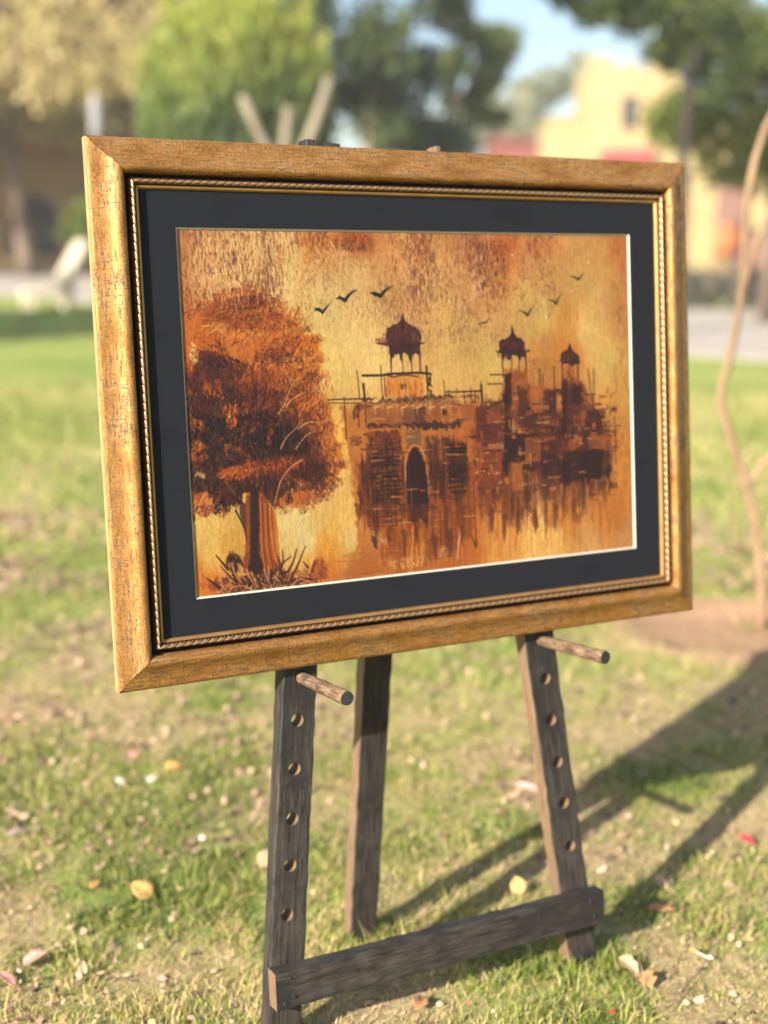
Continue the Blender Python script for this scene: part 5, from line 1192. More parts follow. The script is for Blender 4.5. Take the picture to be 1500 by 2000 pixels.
('p',(84,36,28),[(499.8,286.0),(521.2,287.2),(520.7,300.8),(499.3,299.6)],0.75,1.5,1.5,0.5),
('l',(44,20,20),[(498.0,285.9),(523.9,287.3)],2,1.6,0.8),
('l',(190,112,60),[(499.2,300.3),(520.7,300.8)],1.6,1.2,0.6),
('p',(46,22,22),[(526.1,302.6),(542.3,303.5),(541.8,320.2),(525.5,319.3)],0.75,1.5,1.5,0.5),
('l',(44,20,20),[(524.3,302.5),(545.1,303.7)],2,1.6,0.8),
('l',(190,112,60),[(525.5,320.0),(541.8,320.2)],1.6,1.2,0.6),
('p',(176,92,40),[(555.4,296.6),(575.5,297.7),(575.0,313.1),(554.8,311.9)],0.75,1.5,1.5,0.5),
('l',(44,20,20),[(553.5,296.5),(578.3,297.9)],2,1.6,0.8),
('l',(190,112,60),[(554.8,312.6),(575.0,313.1)],1.6,1.2,0.6),
('p',(58,26,24),[(581.3,290.4),(596.1,291.2),(595.5,309.6),(580.7,308.8)],0.75,1.5,1.5,0.5),
('l',(44,20,20),[(579.5,290.3),(598.9,291.3)],2,1.6,0.8),
('l',(190,112,60),[(580.7,309.5),(595.5,309.6)],1.6,1.2,0.6),
('p',(150,72,30),[(502.2,316.3),(520.1,317.4),(519.4,337.1),(501.5,335.9)],0.75,1.5,1.5,0.5),
('l',(44,20,20),[(500.4,316.2),(522.8,317.6)],2,1.6,0.8),
('l',(190,112,60),[(501.5,336.7),(519.4,337.1)],1.6,1.2,0.6),
('p',(84,36,28),[(534.0,333.5),(552.2,334.7),(551.7,349.9),(533.5,348.7)],0.75,1.5,1.5,0.5),
('l',(44,20,20),[(532.2,333.4),(555.0,334.8)],2,1.6,0.8),
('l',(190,112,60),[(533.5,349.5),(551.7,349.9)],1.6,1.2,0.6),
('p',(46,22,22),[(561.6,327.6),(583.8,329.0),(583.1,347.4),(561.0,346.0)],0.75,1.5,1.5,0.5),
('l',(44,20,20),[(559.8,327.5),(586.5,329.1)],2,1.6,0.8),
('l',(190,112,60),[(561,346.7),(583.1,347.4)],1.6,1.2,0.6),
('p',(176,92,40),[(456.9,253.9),(474.4,254.8),(473.9,266.7),(456.4,265.8)],0.75,1.5,1.5,0.5),
('l',(44,20,20),[(455.1,253.9),(477,254.9)],2,1.6,0.8),
('l',(190,112,60),[(456.4,266.6),(473.9,266.7)],1.6,1.2,0.6),
('p',(58,26,24),[(447.4,275.8),(461.3,276.5),(460.7,291.4),(446.8,290.6)],0.75,1.5,1.5,0.5),
('l',(44,20,20),[(445.6,275.7),(463.9,276.6)],2,1.6,0.8),
('l',(190,112,60),[(446.8,291.4),(460.7,291.4)],1.6,1.2,0.6),
('p',(150,72,30),[(468.6,291.8),(488.0,292.9),(487.6,303.4),(468.2,302.3)],0.75,1.5,1.5,0.5),
('l',(44,20,20),[(466.8,291.7),(490.6,293.0)],2,1.6,0.8),
('l',(190,112,60),[(468.2,303.0),(487.6,303.4)],1.6,1.2,0.6),
('p',(84,36,28),[(450.3,313.2),(471.3,314.4),(470.7,329.4),(449.7,328.1)],0.75,1.5,1.5,0.5),
('l',(44,20,20),[(448.5,313.1),(473.9,314.6)],2,1.6,0.8),
('l',(190,112,60),[(449.7,328.8),(470.7,329.4)],1.6,1.2,0.6),
('p',(46,22,22),[(480.4,330.1),(494.6,331.0),(494.0,347.6),(479.8,346.6)],0.75,1.5,1.5,0.5),
('l',(44,20,20),[(478.6,329.9),(497.2,331.1)],2,1.6,0.8),
('l',(190,112,60),[(479.8,347.4),(494.0,347.6)],1.6,1.2,0.6),
('p',(176,92,40),[(599.4,306.8),(614.3,307.6),(613.9,320.0),(599.0,319.1)],0.75,1.5,1.5,0.5),
('l',(44,20,20),[(597.5,306.7),(617.1,307.8)],2,1.6,0.8),
('l',(190,112,60),[(598.9,319.9),(613.9,320.0)],1.6,1.2,0.6),
('p',(58,26,24),[(627,323.9),(651.7,325.4),(651.1,344.1),(626.4,342.5)],0.75,1.5,1.5,0.5),
('l',(44,20,20),[(625.1,323.8),(654.5,325.6)],2,1.6,0.8),
('l',(190,112,60),[(626.4,343.3),(651.1,344.1)],1.6,1.2,0.6),
('p',(150,72,30),[(650.5,333.1),(669.7,334.3),(669.1,354.7),(649.9,353.4)],0.75,1.5,1.5,0.5),
('l',(44,20,20),[(648.6,333.0),(672.6,334.5)],2,1.6,0.8),
('l',(190,112,60),[(649.9,354.2),(669.1,354.7)],1.6,1.2,0.6),
('p',(84,36,28),[(589.1,337.0),(607.7,338.2),(607.2,355.2),(588.5,354.0)],0.75,1.5,1.5,0.5),
('l',(44,20,20),[(587.2,336.9),(610.5,338.4)],2,1.6,0.8),
('l',(190,112,60),[(588.5,354.8),(607.2,355.2)],1.6,1.2,0.6),
('p',(46,22,22),[(484.0,232.8),(498.1,233.4),(497.7,245.3),(483.5,244.7)],0.75,1.5,1.5,0.5),
('l',(44,20,20),[(482.2,232.7),(500.8,233.5)],2,1.6,0.8),
('l',(190,112,60),[(483.5,245.5),(497.7,245.3)],1.6,1.2,0.6),
('p',(176,92,40),[(629.6,238.8),(646.6,239.5),(646.2,251.9),(629.2,251.1)],0.75,1.5,1.5,0.5),
('l',(44,20,20),[(627.7,238.7),(649.5,239.6)],2,1.6,0.8),
('l',(190,112,60),[(629.2,251.9),(646.2,251.9)],1.6,1.2,0.6),
('p',(58,26,24),[(583.3,229.3),(598.1,229.8),(597.7,242.1),(582.9,241.5)],0.75,1.5,1.5,0.5),
('l',(44,20,20),[(581.5,229.2),(600.9,230.0)],2,1.6,0.8),
('l',(190,112,60),[(582.9,242.2),(597.7,242.1)],1.6,1.2,0.6),
('l',(62,28,22),[(465.4,203.3),(525.0,205.3)],2,1.6,0.85),
('l',(62,28,22),[(460.5,216.6),(486.8,217.1)],2,1.6,0.85),
('l',(62,28,22),[(455.1,242.7),(479.2,243.4),(496.9,243.1)],2,1.6,0.85),
('l',(62,28,22),[(531.1,224.4),(556.0,224.0)],2,1.6,0.85),
('l',(62,28,22),[(556.6,206.4),(554.2,277.5)],2,1.6,0.85),
('l',(62,28,22),[(551.9,197.8),(549.5,292.5)],2,1.6,0.85),
('l',(62,28,22),[(577.1,194.8),(576.9,229.0)],2,1.6,0.85),
('l',(62,28,22),[(624.1,265.6),(669.2,267.7)],2,1.6,0.85),
('l',(62,28,22),[(626.3,270.5),(661.9,272.2)],2,1.6,0.85),
('l',(62,28,22),[(656.6,287.6),(696.4,289.6)],2,1.6,0.85),
('l',(62,28,22),[(663.6,295.8),(687.7,297.1)],2,1.6,0.85),
('l',(62,28,22),[(662.9,320.2),(694.3,321.6)],2,1.6,0.85),
('l',(62,28,22),[(662.7,326.0),(689.2,327.6)],2,1.6,0.85),
('l',(62,28,22),[(649.7,201.0),(647.8,262.8)],2,1.6,0.85),
('l',(62,28,22),[(639.0,200.6),(645.7,255.0)],2,1.6,0.85),
('l',(62,28,22),[(685.9,274.4),(688.2,321.7)],2,1.6,0.85),
('l',(62,28,22),[(655.2,294.3),(654.3,325.5)],2,1.6,0.85),
('l',(62,28,22),[(414.9,226.3),(449.2,226.7)],2,1.6,0.85),
('l',(62,28,22),[(509.5,200.1),(512.9,230.2)],2,1.6,0.85),
('l',(62,28,22),[(487.7,281.6),(486.1,355.0)],2,1.6,0.85),
('l',(62,28,22),[(687.7,296.1),(686.3,347.2)],2,1.6,0.85),
('l',(62,28,22),[(546.3,373.6),(576.2,374.8)],2,1.6,0.85),
('l',(62,28,22),[(437.4,392.4),(460.3,394.9)],2,1.6,0.85),
('l',(62,28,22),[(446.9,402.0),(482.1,405.4)],2,1.6,0.85),
('l',(62,28,22),[(536.8,333.7),(536.7,387.2)],2,1.6,0.85),
('l',(62,28,22),[(462.4,396.6),(461.1,432.4)],2,1.6,0.85),
('l',(62,28,22),[(512.8,358.7),(511.1,438.8)],2,1.6,0.85),
('l',(62,28,22),[(489.2,330.6),(488.8,355.1)],2,1.6,0.85),
('l',(62,28,22),[(600.6,266.4),(624.1,265.6)],2,1.6,0.85),
('l',(44,20,20),[(449.6,218.4),(450.8,242.5)],3.5,2.5,0.9),
('l',(44,20,20),[(657.2,266.8),(669.2,268.1)],3,3,0.9),
('l',(200,125,70),[(483.3,280.4),(513.3,282.0)],2.4,1.4,0.85),
('l',(200,125,70),[(517.7,284.1),(549.4,284.9)],2.4,1.4,0.85),
('l',(200,125,70),[(532.0,261.2),(547.9,259.7)],2.4,1.4,0.85),
('l',(200,125,70),[(554.9,256.6),(573.1,259.4)],2.4,1.4,0.85),
('l',(200,125,70),[(576.5,261.4),(598.5,261.5)],2.4,1.4,0.85),
('l',(200,125,70),[(454.9,305.1),(483.5,305.4)],2.4,1.4,0.85),
('l',(200,125,70),[(513.7,335.0),(532.8,336.3)],2.4,1.4,0.85),
('l',(200,125,70),[(514.8,366.5),(535.2,364.5)],2.4,1.4,0.85),
('l',(200,125,70),[(496.0,329.2),(509.4,328.1)],2.4,1.4,0.85),
('l',(200,125,70),[(556.8,334.9),(577.6,332.4)],2.4,1.4,0.85),
('l',(200,125,70),[(522.0,289.1),(551.5,289.7)],2.4,1.4,0.85),
('l',(200,125,70),[(601.9,299.2),(618.3,300.1)],2.4,1.4,0.85),
('l',(200,125,70),[(516.1,298.2),(517.3,328.6)],2.4,1.4,0.85),
('l',(200,125,70),[(532.0,263.1),(532.6,276.4)],2.4,1.4,0.85),
('l',(200,125,70),[(576.1,307.4),(577.3,326.6)],2.4,1.4,0.85),
('l',(200,125,70),[(452.6,309.6),(483.3,310.5)],2.4,1.4,0.85),
('l',(226,170,98),[(491.0,282.7),(492.6,288.4)],2,1.2,0.8),
('l',(226,170,98),[(460.4,305.4),(460.9,309.7)],2.2,1.4,0.8),
('l',(226,170,98),[(495.4,283.0),(497.0,288.7)],2,1.2,0.8),
('l',(226,170,98),[(464.8,305.6),(465.3,310.0)],2.2,1.4,0.8),
('l',(226,170,98),[(499.9,283.2),(501.4,288.9)],2,1.2,0.8),
('l',(226,170,98),[(469.1,305.9),(469.6,310.2)],2.2,1.4,0.8),
('l',(226,170,98),[(504.3,283.4),(505.9,289.2)],2,1.2,0.8),
('l',(226,170,98),[(473.6,306.1),(474.1,310.5)],2.2,1.4,0.8),
('l',(226,170,98),[(508.8,283.7),(510.4,289.4)],2,1.2,0.8),
('l',(226,170,98),[(477.9,306.4),(478.4,310.8)],2.2,1.4,0.8),
('l',(226,170,98),[(513.2,283.9),(514.8,289.7)],2,1.2,0.8),
('l',(226,170,98),[(482.4,306.7),(482.9,311.0)],2.2,1.4,0.8),
('l',(226,170,98),[(557.6,276.7),(559.8,281.2)],2,1,0.75),
('l',(226,170,98),[(519.3,367.8),(519.8,372.9)],1.8,1,0.7),
('l',(226,170,98),[(562.6,277.0),(564.8,281.5)],2,1,0.75),
('l',(226,170,98),[(522.9,368.0),(523.4,373.2)],1.8,1,0.7),
('l',(226,170,98),[(567.7,277.2),(569.8,281.7)],2,1,0.75),
('l',(226,170,98),[(526.5,368.3),(527.0,373.5)],1.8,1,0.7),
('l',(226,170,98),[(572.7,277.5),(574.9,282.0)],2,1,0.75),
('l',(226,170,98),[(530.1,368.5),(530.6,373.7)],1.8,1,0.7),
('l',(226,170,98),[(577.8,277.7),(580.0,282.3)],2,1,0.75),
('l',(226,170,98),[(533.7,368.8),(534.2,374)],1.8,1,0.7),
('s',[(440.4,231),(686.8,241.2),(688.1,367.1),(496.5,376.5),(431.5,349.3)],380),
('p',(70,30,26),[(457.0,250.2),(662.0,267.4),(680.5,293.7),(673.7,362.1),(635.2,367.3),(592.6,372.1),(551.3,361.4),(514.4,377.9),(452.6,365.8),(431.6,345.6),(434.5,271.4)],0.2,10,8,0.5),
('p',(60,28,26),[(517.5,226.7),(537.3,238.8),(549.2,288.7),(517.6,287.0),(509.7,256.4)],0.5,6,6,0.6),
('l',(200,125,72),[(465.6,254.4),(469.1,253.8)],2,1.2,0.7),
('l',(200,125,72),[(506.2,279.6),(511.6,279.1)],2,1.2,0.7),
('l',(200,125,72),[(547.7,305.4),(555.1,305)],2,1.2,0.7),
('l',(200,125,72),[(590.2,331.7),(599.5,331.5)],2,1.2,0.7),
('l',(200,125,72),[(633.5,358.6),(645.0,358.6)],2,1.2,0.7),
('l',(200,125,72),[(482.7,266.4),(486.3,265.8)],2,1.2,0.7),
('l',(200,125,72),[(523.7,291.8),(529.2,291.4)],2,1.2,0.7),
('l',(200,125,72),[(565.6,317.9),(573.0,317.5)],2,1.2,0.7),
('l',(200,125,72),[(608.5,344.5),(617.9,344.3)],2,1.2,0.7),
('l',(200,125,72),[(652.2,371.7),(663.8,371.7)],2,1.2,0.7),
('l',(200,125,72),[(500.0,278.5),(503.6,277.9)],2,1.2,0.7),
('l',(200,125,72),[(541.4,304.2),(546.9,303.8)],2,1.2,0.7),
('l',(200,125,72),[(583.7,330.5),(591.1,330.2)],2,1.2,0.7),
('l',(200,125,72),[(626.9,357.4),(636.4,357.2)],2,1.2,0.7),
('l',(200,125,72),[(476.6,265.3),(487.2,265.1)],2,1.2,0.7),
('l',(200,125,72),[(517.5,290.8),(521.1,290.2)],2,1.2,0.7),
('l',(200,125,72),[(559.2,316.7),(564.8,316.3)],2,1.2,0.7),
('l',(200,125,72),[(601.9,343.3),(609.4,343.0)],2,1.2,0.7),
('l',(200,125,72),[(645.6,370.4),(655.1,370.3)],2,1.2,0.7),
('l',(200,125,72),[(493.8,277.4),(504.5,277.2)],2,1.2,0.7),
('l',(200,125,72),[(535.1,303.1),(538.7,302.6)],2,1.2,0.7),
('l',(200,125,72),[(577.2,329.3),(582.8,328.9)],2,1.2,0.7),
('l',(200,125,72),[(620.3,356.1),(627.9,355.9)],2,1.2,0.7),
('l',(200,125,72),[(470.5,264.3),(479.3,264.0)],2,1.2,0.7),
('l',(200,125,72),[(511.2,289.6),(522.0,289.5)],2,1.2,0.7),
('l',(200,125,72),[(552.9,315.6),(556.5,315.0)],2,1.2,0.7),
('l',(44,20,20),[(444.4,238.6),(444.5,237.8)],2.2,1.6,0.7),
('l',(44,20,20),[(502.1,271.8),(508.3,271.4)],2.2,1.6,0.7),
('l',(44,20,20),[(561.4,306.1),(574.3,306.1)],2.2,1.6,0.7),
('l',(44,20,20),[(622.7,341.5),(642.6,342.0)],2.2,1.6,0.7),
('l',(44,20,20),[(446.7,360.8),(446.7,360.1)],2.2,1.6,0.7),
('l',(44,20,20),[(509.9,252.7),(516.2,252.2)],2.2,1.6,0.7),
('l',(44,20,20),[(569.4,286.7),(582.4,286.6)],2.2,1.6,0.7),
('l',(44,20,20),[(630.9,321.8),(650.8,322.2)],2.2,1.6,0.7),
('l',(44,20,20),[(454.4,341.9),(454.4,341.1)],2.2,1.6,0.7),
('l',(44,20,20),[(512.6,377.0),(519.0,376.7)],2.2,1.6,0.7),
('l',(44,20,20),[(577.4,267.2),(590.4,267.1)],2.2,1.6,0.7),
('l',(44,20,20),[(639.0,302.0),(659.1,302.4)],2.2,1.6,0.7),
('l',(44,20,20),[(462.1,322.9),(462.2,322.1)],2.2,1.6,0.7),
('l',(44,20,20),[(520.5,357.7),(526.9,357.4)],2.2,1.6,0.7),
('l',(44,20,20),[(585.5,247.7),(598.5,247.5)],2.2,1.6,0.7),
('l',(44,20,20),[(647.2,282.2),(667.3,282.5)],2.2,1.6,0.7),
('l',(44,20,20),[(469.9,303.9),(469.9,303.1)],2.2,1.6,0.7),
('l',(44,20,20),[(528.4,338.5),(534.8,338.1)],2.2,1.6,0.7),
('l',(44,20,20),[(588.8,374.1),(601.9,374.3)],2.2,1.6,0.7),
('l',(44,20,20),[(655.5,262.4),(675.6,262.6)],2.2,1.6,0.7),
('v',(96,40,26),(435.8,349.6),(662.4,420.5),70,3,0.45,15,0.5),
('v',(200,110,40),(434.9,371.9),(671.0,457.0),90,3,0.45,15,0.5),
('v',(222,140,60),(460.0,404.0),(680.4,469.8),60,3,0.35,15,0.5),
('v',(60,30,25),(617.6,323.3),(678.1,378.2),40,2.4,0.5,15,0.5),
('d',(225,185,120),(320.9,464.5),33.3,7.3,90,10,1.2,1.57,0.3,0.7,18),
('d',(225,180,110),(379.9,456.9),10.2,10.4,50,9,1.2,1.57,0.4,0.6,18),
('h',(180,90,35),(205.2,441.6),(287.2,480.9),14,1.6,0.5,15),
('h',(225,150,60),(205.1,443.7),(404.4,489.3),10,1.2,0.3,15),
('l',(228,185,125),[(406.2,426.9),(402.6,445.7),(400,466.2)],2,1.2,0.8),
('l',(60,26,28),[(325.2,113.3),(325.4,119.5),(326.7,125.2)],1.2,5,0.95),
('l',(60,26,28),[(505.3,133.0),(505.5,139.5),(506.1,146.9)],1,6,0.95),
('l',(60,28,28),[(606.8,162.2),(607.4,165.2),(607.9,170.9)],1,5,0.95),
('l',(66,30,28),[(283.7,153.1),(300.9,155)],1.5,4,0.8),
('l',(66,30,28),[(347.0,156.5),(358.9,154.1)],4,1,0.9),
('p',(96,46,28),[(238.3,375.1),(249.3,376),(246.2,393.0),(242.1,412),(240.7,390.4)],0.6,1.5,2,0.5),
('p',(150,70,26),[(247.8,375.9),(258.9,376.8),(255.2,405.2),(250.8,430.1),(249.8,401.2)],0.6,1.5,2,0.5),
('p',(96,46,28),[(260.5,376.9),(271.7,377.8),(268.4,397.1),(264.2,417.4),(262.9,394.2)],0.6,1.5,2,0.5),
('p',(150,70,26),[(271.7,377.8),(282.9,378.7),(279.3,405.0),(275.0,428.8),(273.8,401.2)],0.6,1.5,2,0.5),
('p',(96,46,28),[(282.9,378.7),(294.2,379.6),(291.2,393.2),(287.1,410.7),(285.6,391.0)],0.6,1.5,2,0.5),
('p',(150,70,26),[(294.2,379.6),(305.6,380.4),(301.6,415.1),(297.1,443.1),(296.1,410.2)],0.6,1.5,2,0.5),
('p',(96,46,28),[(307.2,380.6),(318.7,381.5),(315.3,403.4),(311.0,425.1),(309.6,400.1)],0.6,1.5,2,0.5),
('p',(150,70,26),[(318.7,381.5),(330.2,382.4),(326.1,419.6),(321.5,448.9),(320.6,414.4)],0.6,1.5,2,0.5),
('p',(96,46,28),[(331.9,382.5),(343.4,383.4),(340.0,406.6),(335.7,429.1),(334.3,403.2)],0.6,1.5,2,0.5),
('p',(150,70,26),[(343.4,383.4),(355.1,384.4),(350.9,425.3),(346.2,456.6),(345.2,419.6)],0.6,1.5,2,0.5),
('p',(96,46,28),[(356.8,384.5),(368.5,385.4),(364.8,414.7),(360.3,440.2),(359.0,410.5)],0.6,1.5,2,0.5),
('p',(150,70,26),[(366.8,385.3),(378.6,386.2),(375.2,407.3),(370.9,428.7),(369.4,404.1)],0.6,1.5,2,0.5),
('p',(96,46,28),[(378.6,386.2),(390.5,387.2),(385.9,436.7),(381.0,472.5),(380.2,430.0)],0.6,1.5,2,0.5),
('p',(150,70,26),[(392.2,387.3),(404.1,388.2),(400.1,423.7),(395.5,452.4),(394.3,418.7)],0.6,1.5,2,0.5),
('p',(96,46,28),[(406.7,388.4),(418.7,389.4),(415.1,415.4),(410.6,439.4),(409.2,411.6)],0.6,1.5,2,0.5),
('p',(150,70,26),[(419.5,389.5),(431.6,390.4),(428.3,408.1),(424.1,428.0),(422.4,405.4)],0.6,1.5,2,0.5),
('p',(84,40,28),[(439.0,357.3),(450.3,358.1),(445.4,393.8),(442.0,415.3),(440.4,388.9)],0.5,2,2,0.5),
('p',(128,58,28),[(452.1,358.2),(463.4,359.0),(458.1,406.9),(454.4,434.5),(453.1,400.4)],0.5,2,2,0.5),
('p',(84,40,28),[(463.4,359.0),(474.9,359.8),(470.2,389.7),(466.9,408.3),(465.1,385.5)],0.5,2,2,0.5),
('p',(128,58,28),[(478.4,360.1),(489.9,360.9),(484.4,415.1),(480.6,446.0),(479.3,407.8)],0.5,2,2,0.5),
('p',(84,40,28),[(491.7,361.0),(503.3,361.9),(498.2,404.1),(494.6,428.9),(493.0,398.3)],0.5,2,2,0.5),
('p',(128,58,28),[(504.2,361.9),(515.8,362.7),(511.4,386.8),(508.1,402.6),(506.1,383.4)],0.5,2,2,0.5),
('p',(84,40,28),[(518.5,362.9),(530.3,363.8),(524.9,414.8),(521.1,444.1),(519.7,407.9)],0.5,2,2,0.5),
('p',(128,58,28),[(534.8,364.1),(546.6,364.9),(541.7,401.4),(538.2,423.5),(536.4,396.4)],0.5,2,2,0.5),
('p',(84,40,28),[(551.2,365.3),(563.1,366.1),(558.0,408.9),(554.4,434.1),(552.7,403.1)],0.5,2,2,0.5),
('p',(128,58,28),[(567.7,366.4),(579.7,367.3),(575.2,391.7),(571.9,407.7),(569.8,388.2)],0.5,2,2,0.5),
('p',(84,40,28),[(582.5,367.5),(594.6,368.4),(589.9,399.1),(586.4,418.2),(584.4,394.7)],0.5,2,2,0.5),
('p',(128,58,28),[(601.1,368.8),(613.3,369.7),(608.9,391.8),(605.6,406.7),(603.3,388.6)],0.5,2,2,0.5),
('p',(84,40,28),[(619.9,370.1),(632.2,371.0),(627.5,402.0),(624.0,421.3),(621.9,397.6)],0.5,2,2,0.5),
('p',(128,58,28),[(638.9,371.5),(651.3,372.4),(646.9,390.9),(643.6,404.0),(641.2,388.1)],0.5,2,2,0.5),
('p',(84,40,28),[(658.0,372.9),(670.5,373.7),(666.0,396.1),(662.6,411.2),(660.3,392.9)],0.5,2,2,0.5),
('c',(96,48,34),(444.6,11.9),(506.2,107.0),0.7,1.6,9,0.5),
('c',(120,66,40),(1.97,0.4),(149.7,102.8),0.5,1.4,9,0.5),
('c',(112,56,36),(177.2,1.19),(291.3,34.4),0.6,2,6,0.5),
('c',(246,206,140),(1.97,0.4),(178.9,116.9),0.5,1.3,9,0.55),
('c',(110,56,36),(337.0,-1.03),(386.0,105.6),0.55,1.8,10,0.5),
('c',(130,76,52),(259.1,48.5),(442.4,179.5),0.4,1.5,6,0.52),
('d',(96,42,26),(41.1,167.8),21.3,26.6,110,10,2,1.3,0.5,0.7,18),
('d',(80,34,26),(78.1,209.3),36.4,20.2,160,10,2,1.8,0.5,0.6,18),
('p',(176,94,38),[(489.5,201.7),(529.5,203.1),(529.5,257.3),(487.6,255.4)],0.85,1.2,1.6,0.4),
('p',(58,26,24),[(489.5,201.7),(501.0,202.1),(498.3,301),(485.9,300.3)],0.85,1.2,1.6,0.4),
('p',(206,126,56),[(509.6,211.4),(525.6,211.9),(525.6,238.3),(508.6,237.6)],0.6,1.2,1.6,0.4),
('p',(150,74,32),[(591.1,215.8),(622.8,217.0),(626.1,261.8),(587.8,260.0)],0.8,1.2,1.6,0.4),
('p',(52,24,24),[(590.2,215.8),(599.5,216.1),(596.8,298.9),(586.6,298.4)],0.85,1.2,1.6,0.4),
('p',(92,40,28),[(599.3,222.2),(626.3,224.8),(628.6,271.2),(597.9,265.1)],0.8,1.2,1.6,0.4),
('p',(190,104,42),[(532.5,221.2),(557.9,220.7),(556.6,258.6),(531.3,257.4)],0.75,1.2,1.6,0.4),
('p',(70,30,26),[(557.6,229.8),(583.3,229.3),(582.2,263.6),(556.5,262.4)],0.8,1.2,1.6,0.4),
('p',(206,122,52),[(581.2,236.8),(589.5,237.2),(588.8,260.1),(580.5,259.7)],0.8,1.2,1.6,0.4),
('p',(196,108,44),[(414.1,244.6),(439.9,244.3),(438.1,290.1),(412.4,288.7)],0.6,1.2,1.6,0.4),
('p',(104,44,30),[(439.8,247.2),(483.4,247.7),(481.4,301.5),(437.8,299.0)],0.75,1.2,1.6,0.4),
('p',(168,86,36),[(456.9,253.9),(481.4,253.6),(480.7,274.5),(456.1,273.2)],0.7,1.2,1.6,0.4),
('p',(48,22,22),[(486.2,292.8),(521.0,293.2),(519.6,332.6),(484.8,331.8)],0.8,1.2,1.6,0.4),
('p',(182,98,40),[(522.6,298.6),(549.8,298.6),(548.6,334.4),(521.4,334.2)],0.65,1.2,1.6,0.4),
('p',(60,28,26),[(551.4,305.6),(580.8,305.7),(580.9,359.6),(549.6,359.0)],0.75,1.2,1.6,0.4),
('p',(166,84,36),[(441.6,312.7),(480.9,315.0),(479,367.7),(439.6,364.8)],0.5,1.2,1.6,0.4),
('p',(186,102,42),[(498.0,335.0),(515.9,336.1),(516.2,378.0),(496.5,376.5)],0.7,1.2,1.6,0.4),
('p',(74,32,26),[(630.8,262.0),(659.3,261.8),(665.8,302.7),(629.6,302.3)],0.8,1.2,1.6,0.4),
('p',(190,108,46),[(637.2,301.1),(685.1,302.2),(684.4,327.4),(636.5,324.5)],0.45,1.2,1.6,0.4),
('p',(44,22,22),[(587.7,321.5),(665.2,323.1),(660,369.1),(588.1,367.9)],0.7,1.2,1.6,0.4),
('l',(52,24,24),[(587.8,343.8),(588.1,362.4)],2,1.2,0.8),
('p',(186,100,40),[(639.2,367.9),(645.2,368.0),(645.1,370.4),(639.1,370.8)],0.7,1,1,0.5),
('l',(206,128,56),[(554.1,269.8),(568.8,269.7)],2,1.2,0.8),
('p',(206,128,56),[(485.2,355.1),(492.3,355.3),(492.0,364.1),(484.8,364.3)],0.7,1,1,0.5),
('l',(186,100,40),[(589.4,254.0),(589.8,271.2)],2,1.2,0.8),
('l',(52,24,24),[(485.2,255.0),(495.2,254.7)],2,1.2,0.8),
('p',(206,128,56),[(673.0,283.9),(688.0,284.2),(687.9,289.8),(672.9,289.8)],0.7,1,1,0.5),
('l',(34,18,18),[(485.3,252.0),(485.9,259.6)],2,1.2,0.8),
('p',(52,24,24),[(611.0,246.2),(618.2,246.1),(618.0,250.8),(610.9,251.3)],0.7,1,1,0.5),
('l',(206,128,56),[(554.7,336.3),(560.2,335.9)],2,1.2,0.8),
('p',(160,80,34),[(537.6,312.6),(545.2,312.7),(545.1,318.0),(537.4,318.3)],0.7,1,1,0.5),
('p',(160,80,34),[(458.5,255.8),(472.0,256.1),(471.8,259.7),(458.3,259.8)],0.7,1,1,0.5),
('l',(216,146,72),[(636.1,305.6),(650.8,305.6)],2,1.2,0.8),
('p',(206,128,56),[(617.4,354.0),(630.8,354.5),(630.8,356.8),(617.3,356.6)],0.7,1,1,0.5),
('l',(52,24,24),[(563.7,287.1),(571.0,286.7)],2,1.2,0.8),
('p',(52,24,24),[(519.3,258.1),(523.0,257.9),(522.8,261.2),(519.2,261.8)],0.7,1,1,0.5),
('p',(34,18,18),[(555.2,338.5),(558.9,338.4),(558.7,345.8),(554.9,346.4)],0.7,1,1,0.5),
('p',(186,100,40),[(617.6,287.2),(623.5,287.1),(623.3,295.1),(617.4,295.5)],0.7,1,1,0.5),
('l',(186,100,40),[(660.9,258.9),(661.4,275.9)],2,1.2,0.8),
('p',(216,146,72),[(473.9,358.5),(481.3,358.6),(481.2,362.1),(473.8,362.3)],0.7,1,1,0.5),
('p',(160,80,34),[(642.4,296.8),(650.9,296.8),(650.6,308.1),(642.1,308.4)],0.7,1,1,0.5),
('p',(216,146,72),[(563.0,374.1),(574.0,374.6),(573.9,379.4),(562.8,379.4)],0.7,1,1,0.5),
('l',(186,100,40),[(539.5,254.6),(550.9,254.4)],2,1.2,0.8),
('l',(160,80,34),[(524.7,245.7),(534.2,245.4)],2,1.2,0.8),
('p',(216,146,72),[(630.7,289.6),(640.7,289.7),(640.7,292),(630.6,292.2)],0.7,1,1,0.5),
('l',(52,24,24),[(609.3,277.5),(609.7,293.1)],2,1.2,0.8),
('p',(160,80,34),[(524.7,258.6),(537.4,258.8),(537.1,265.0),(524.4,265.1)],0.7,1,1,0.5),
('p',(160,80,34),[(600.6,303.7),(613.4,304.1),(613.1,312.0),(600.4,312.0)],0.7,1,1,0.5),
('p',(160,80,34),[(508.7,281.7),(522.3,282.1),(522.1,287.6),(508.5,287.7)],0.7,1,1,0.5),
('l',(186,100,40),[(647.1,320.0),(659.0,319.9)],2,1.2,0.8),
('l',(52,24,24),[(637.6,391.9),(651.7,392.1)],2,1.2,0.8),
('l',(216,146,72),[(585.4,372.2),(585.7,390.7)],2,1.2,0.8),
('l',(34,18,18),[(591.2,340.9),(596.2,340.5)],2,1.2,0.8),
('p',(186,100,40),[(622.8,263.4),(634.4,263.6),(634.1,274.7),(622.4,274.9)],0.7,1,1,0.5),
('p',(34,18,18),[(654.7,270.2),(669.6,270.5),(669.4,277.0),(654.5,277.0)],0.7,1,1,0.5),
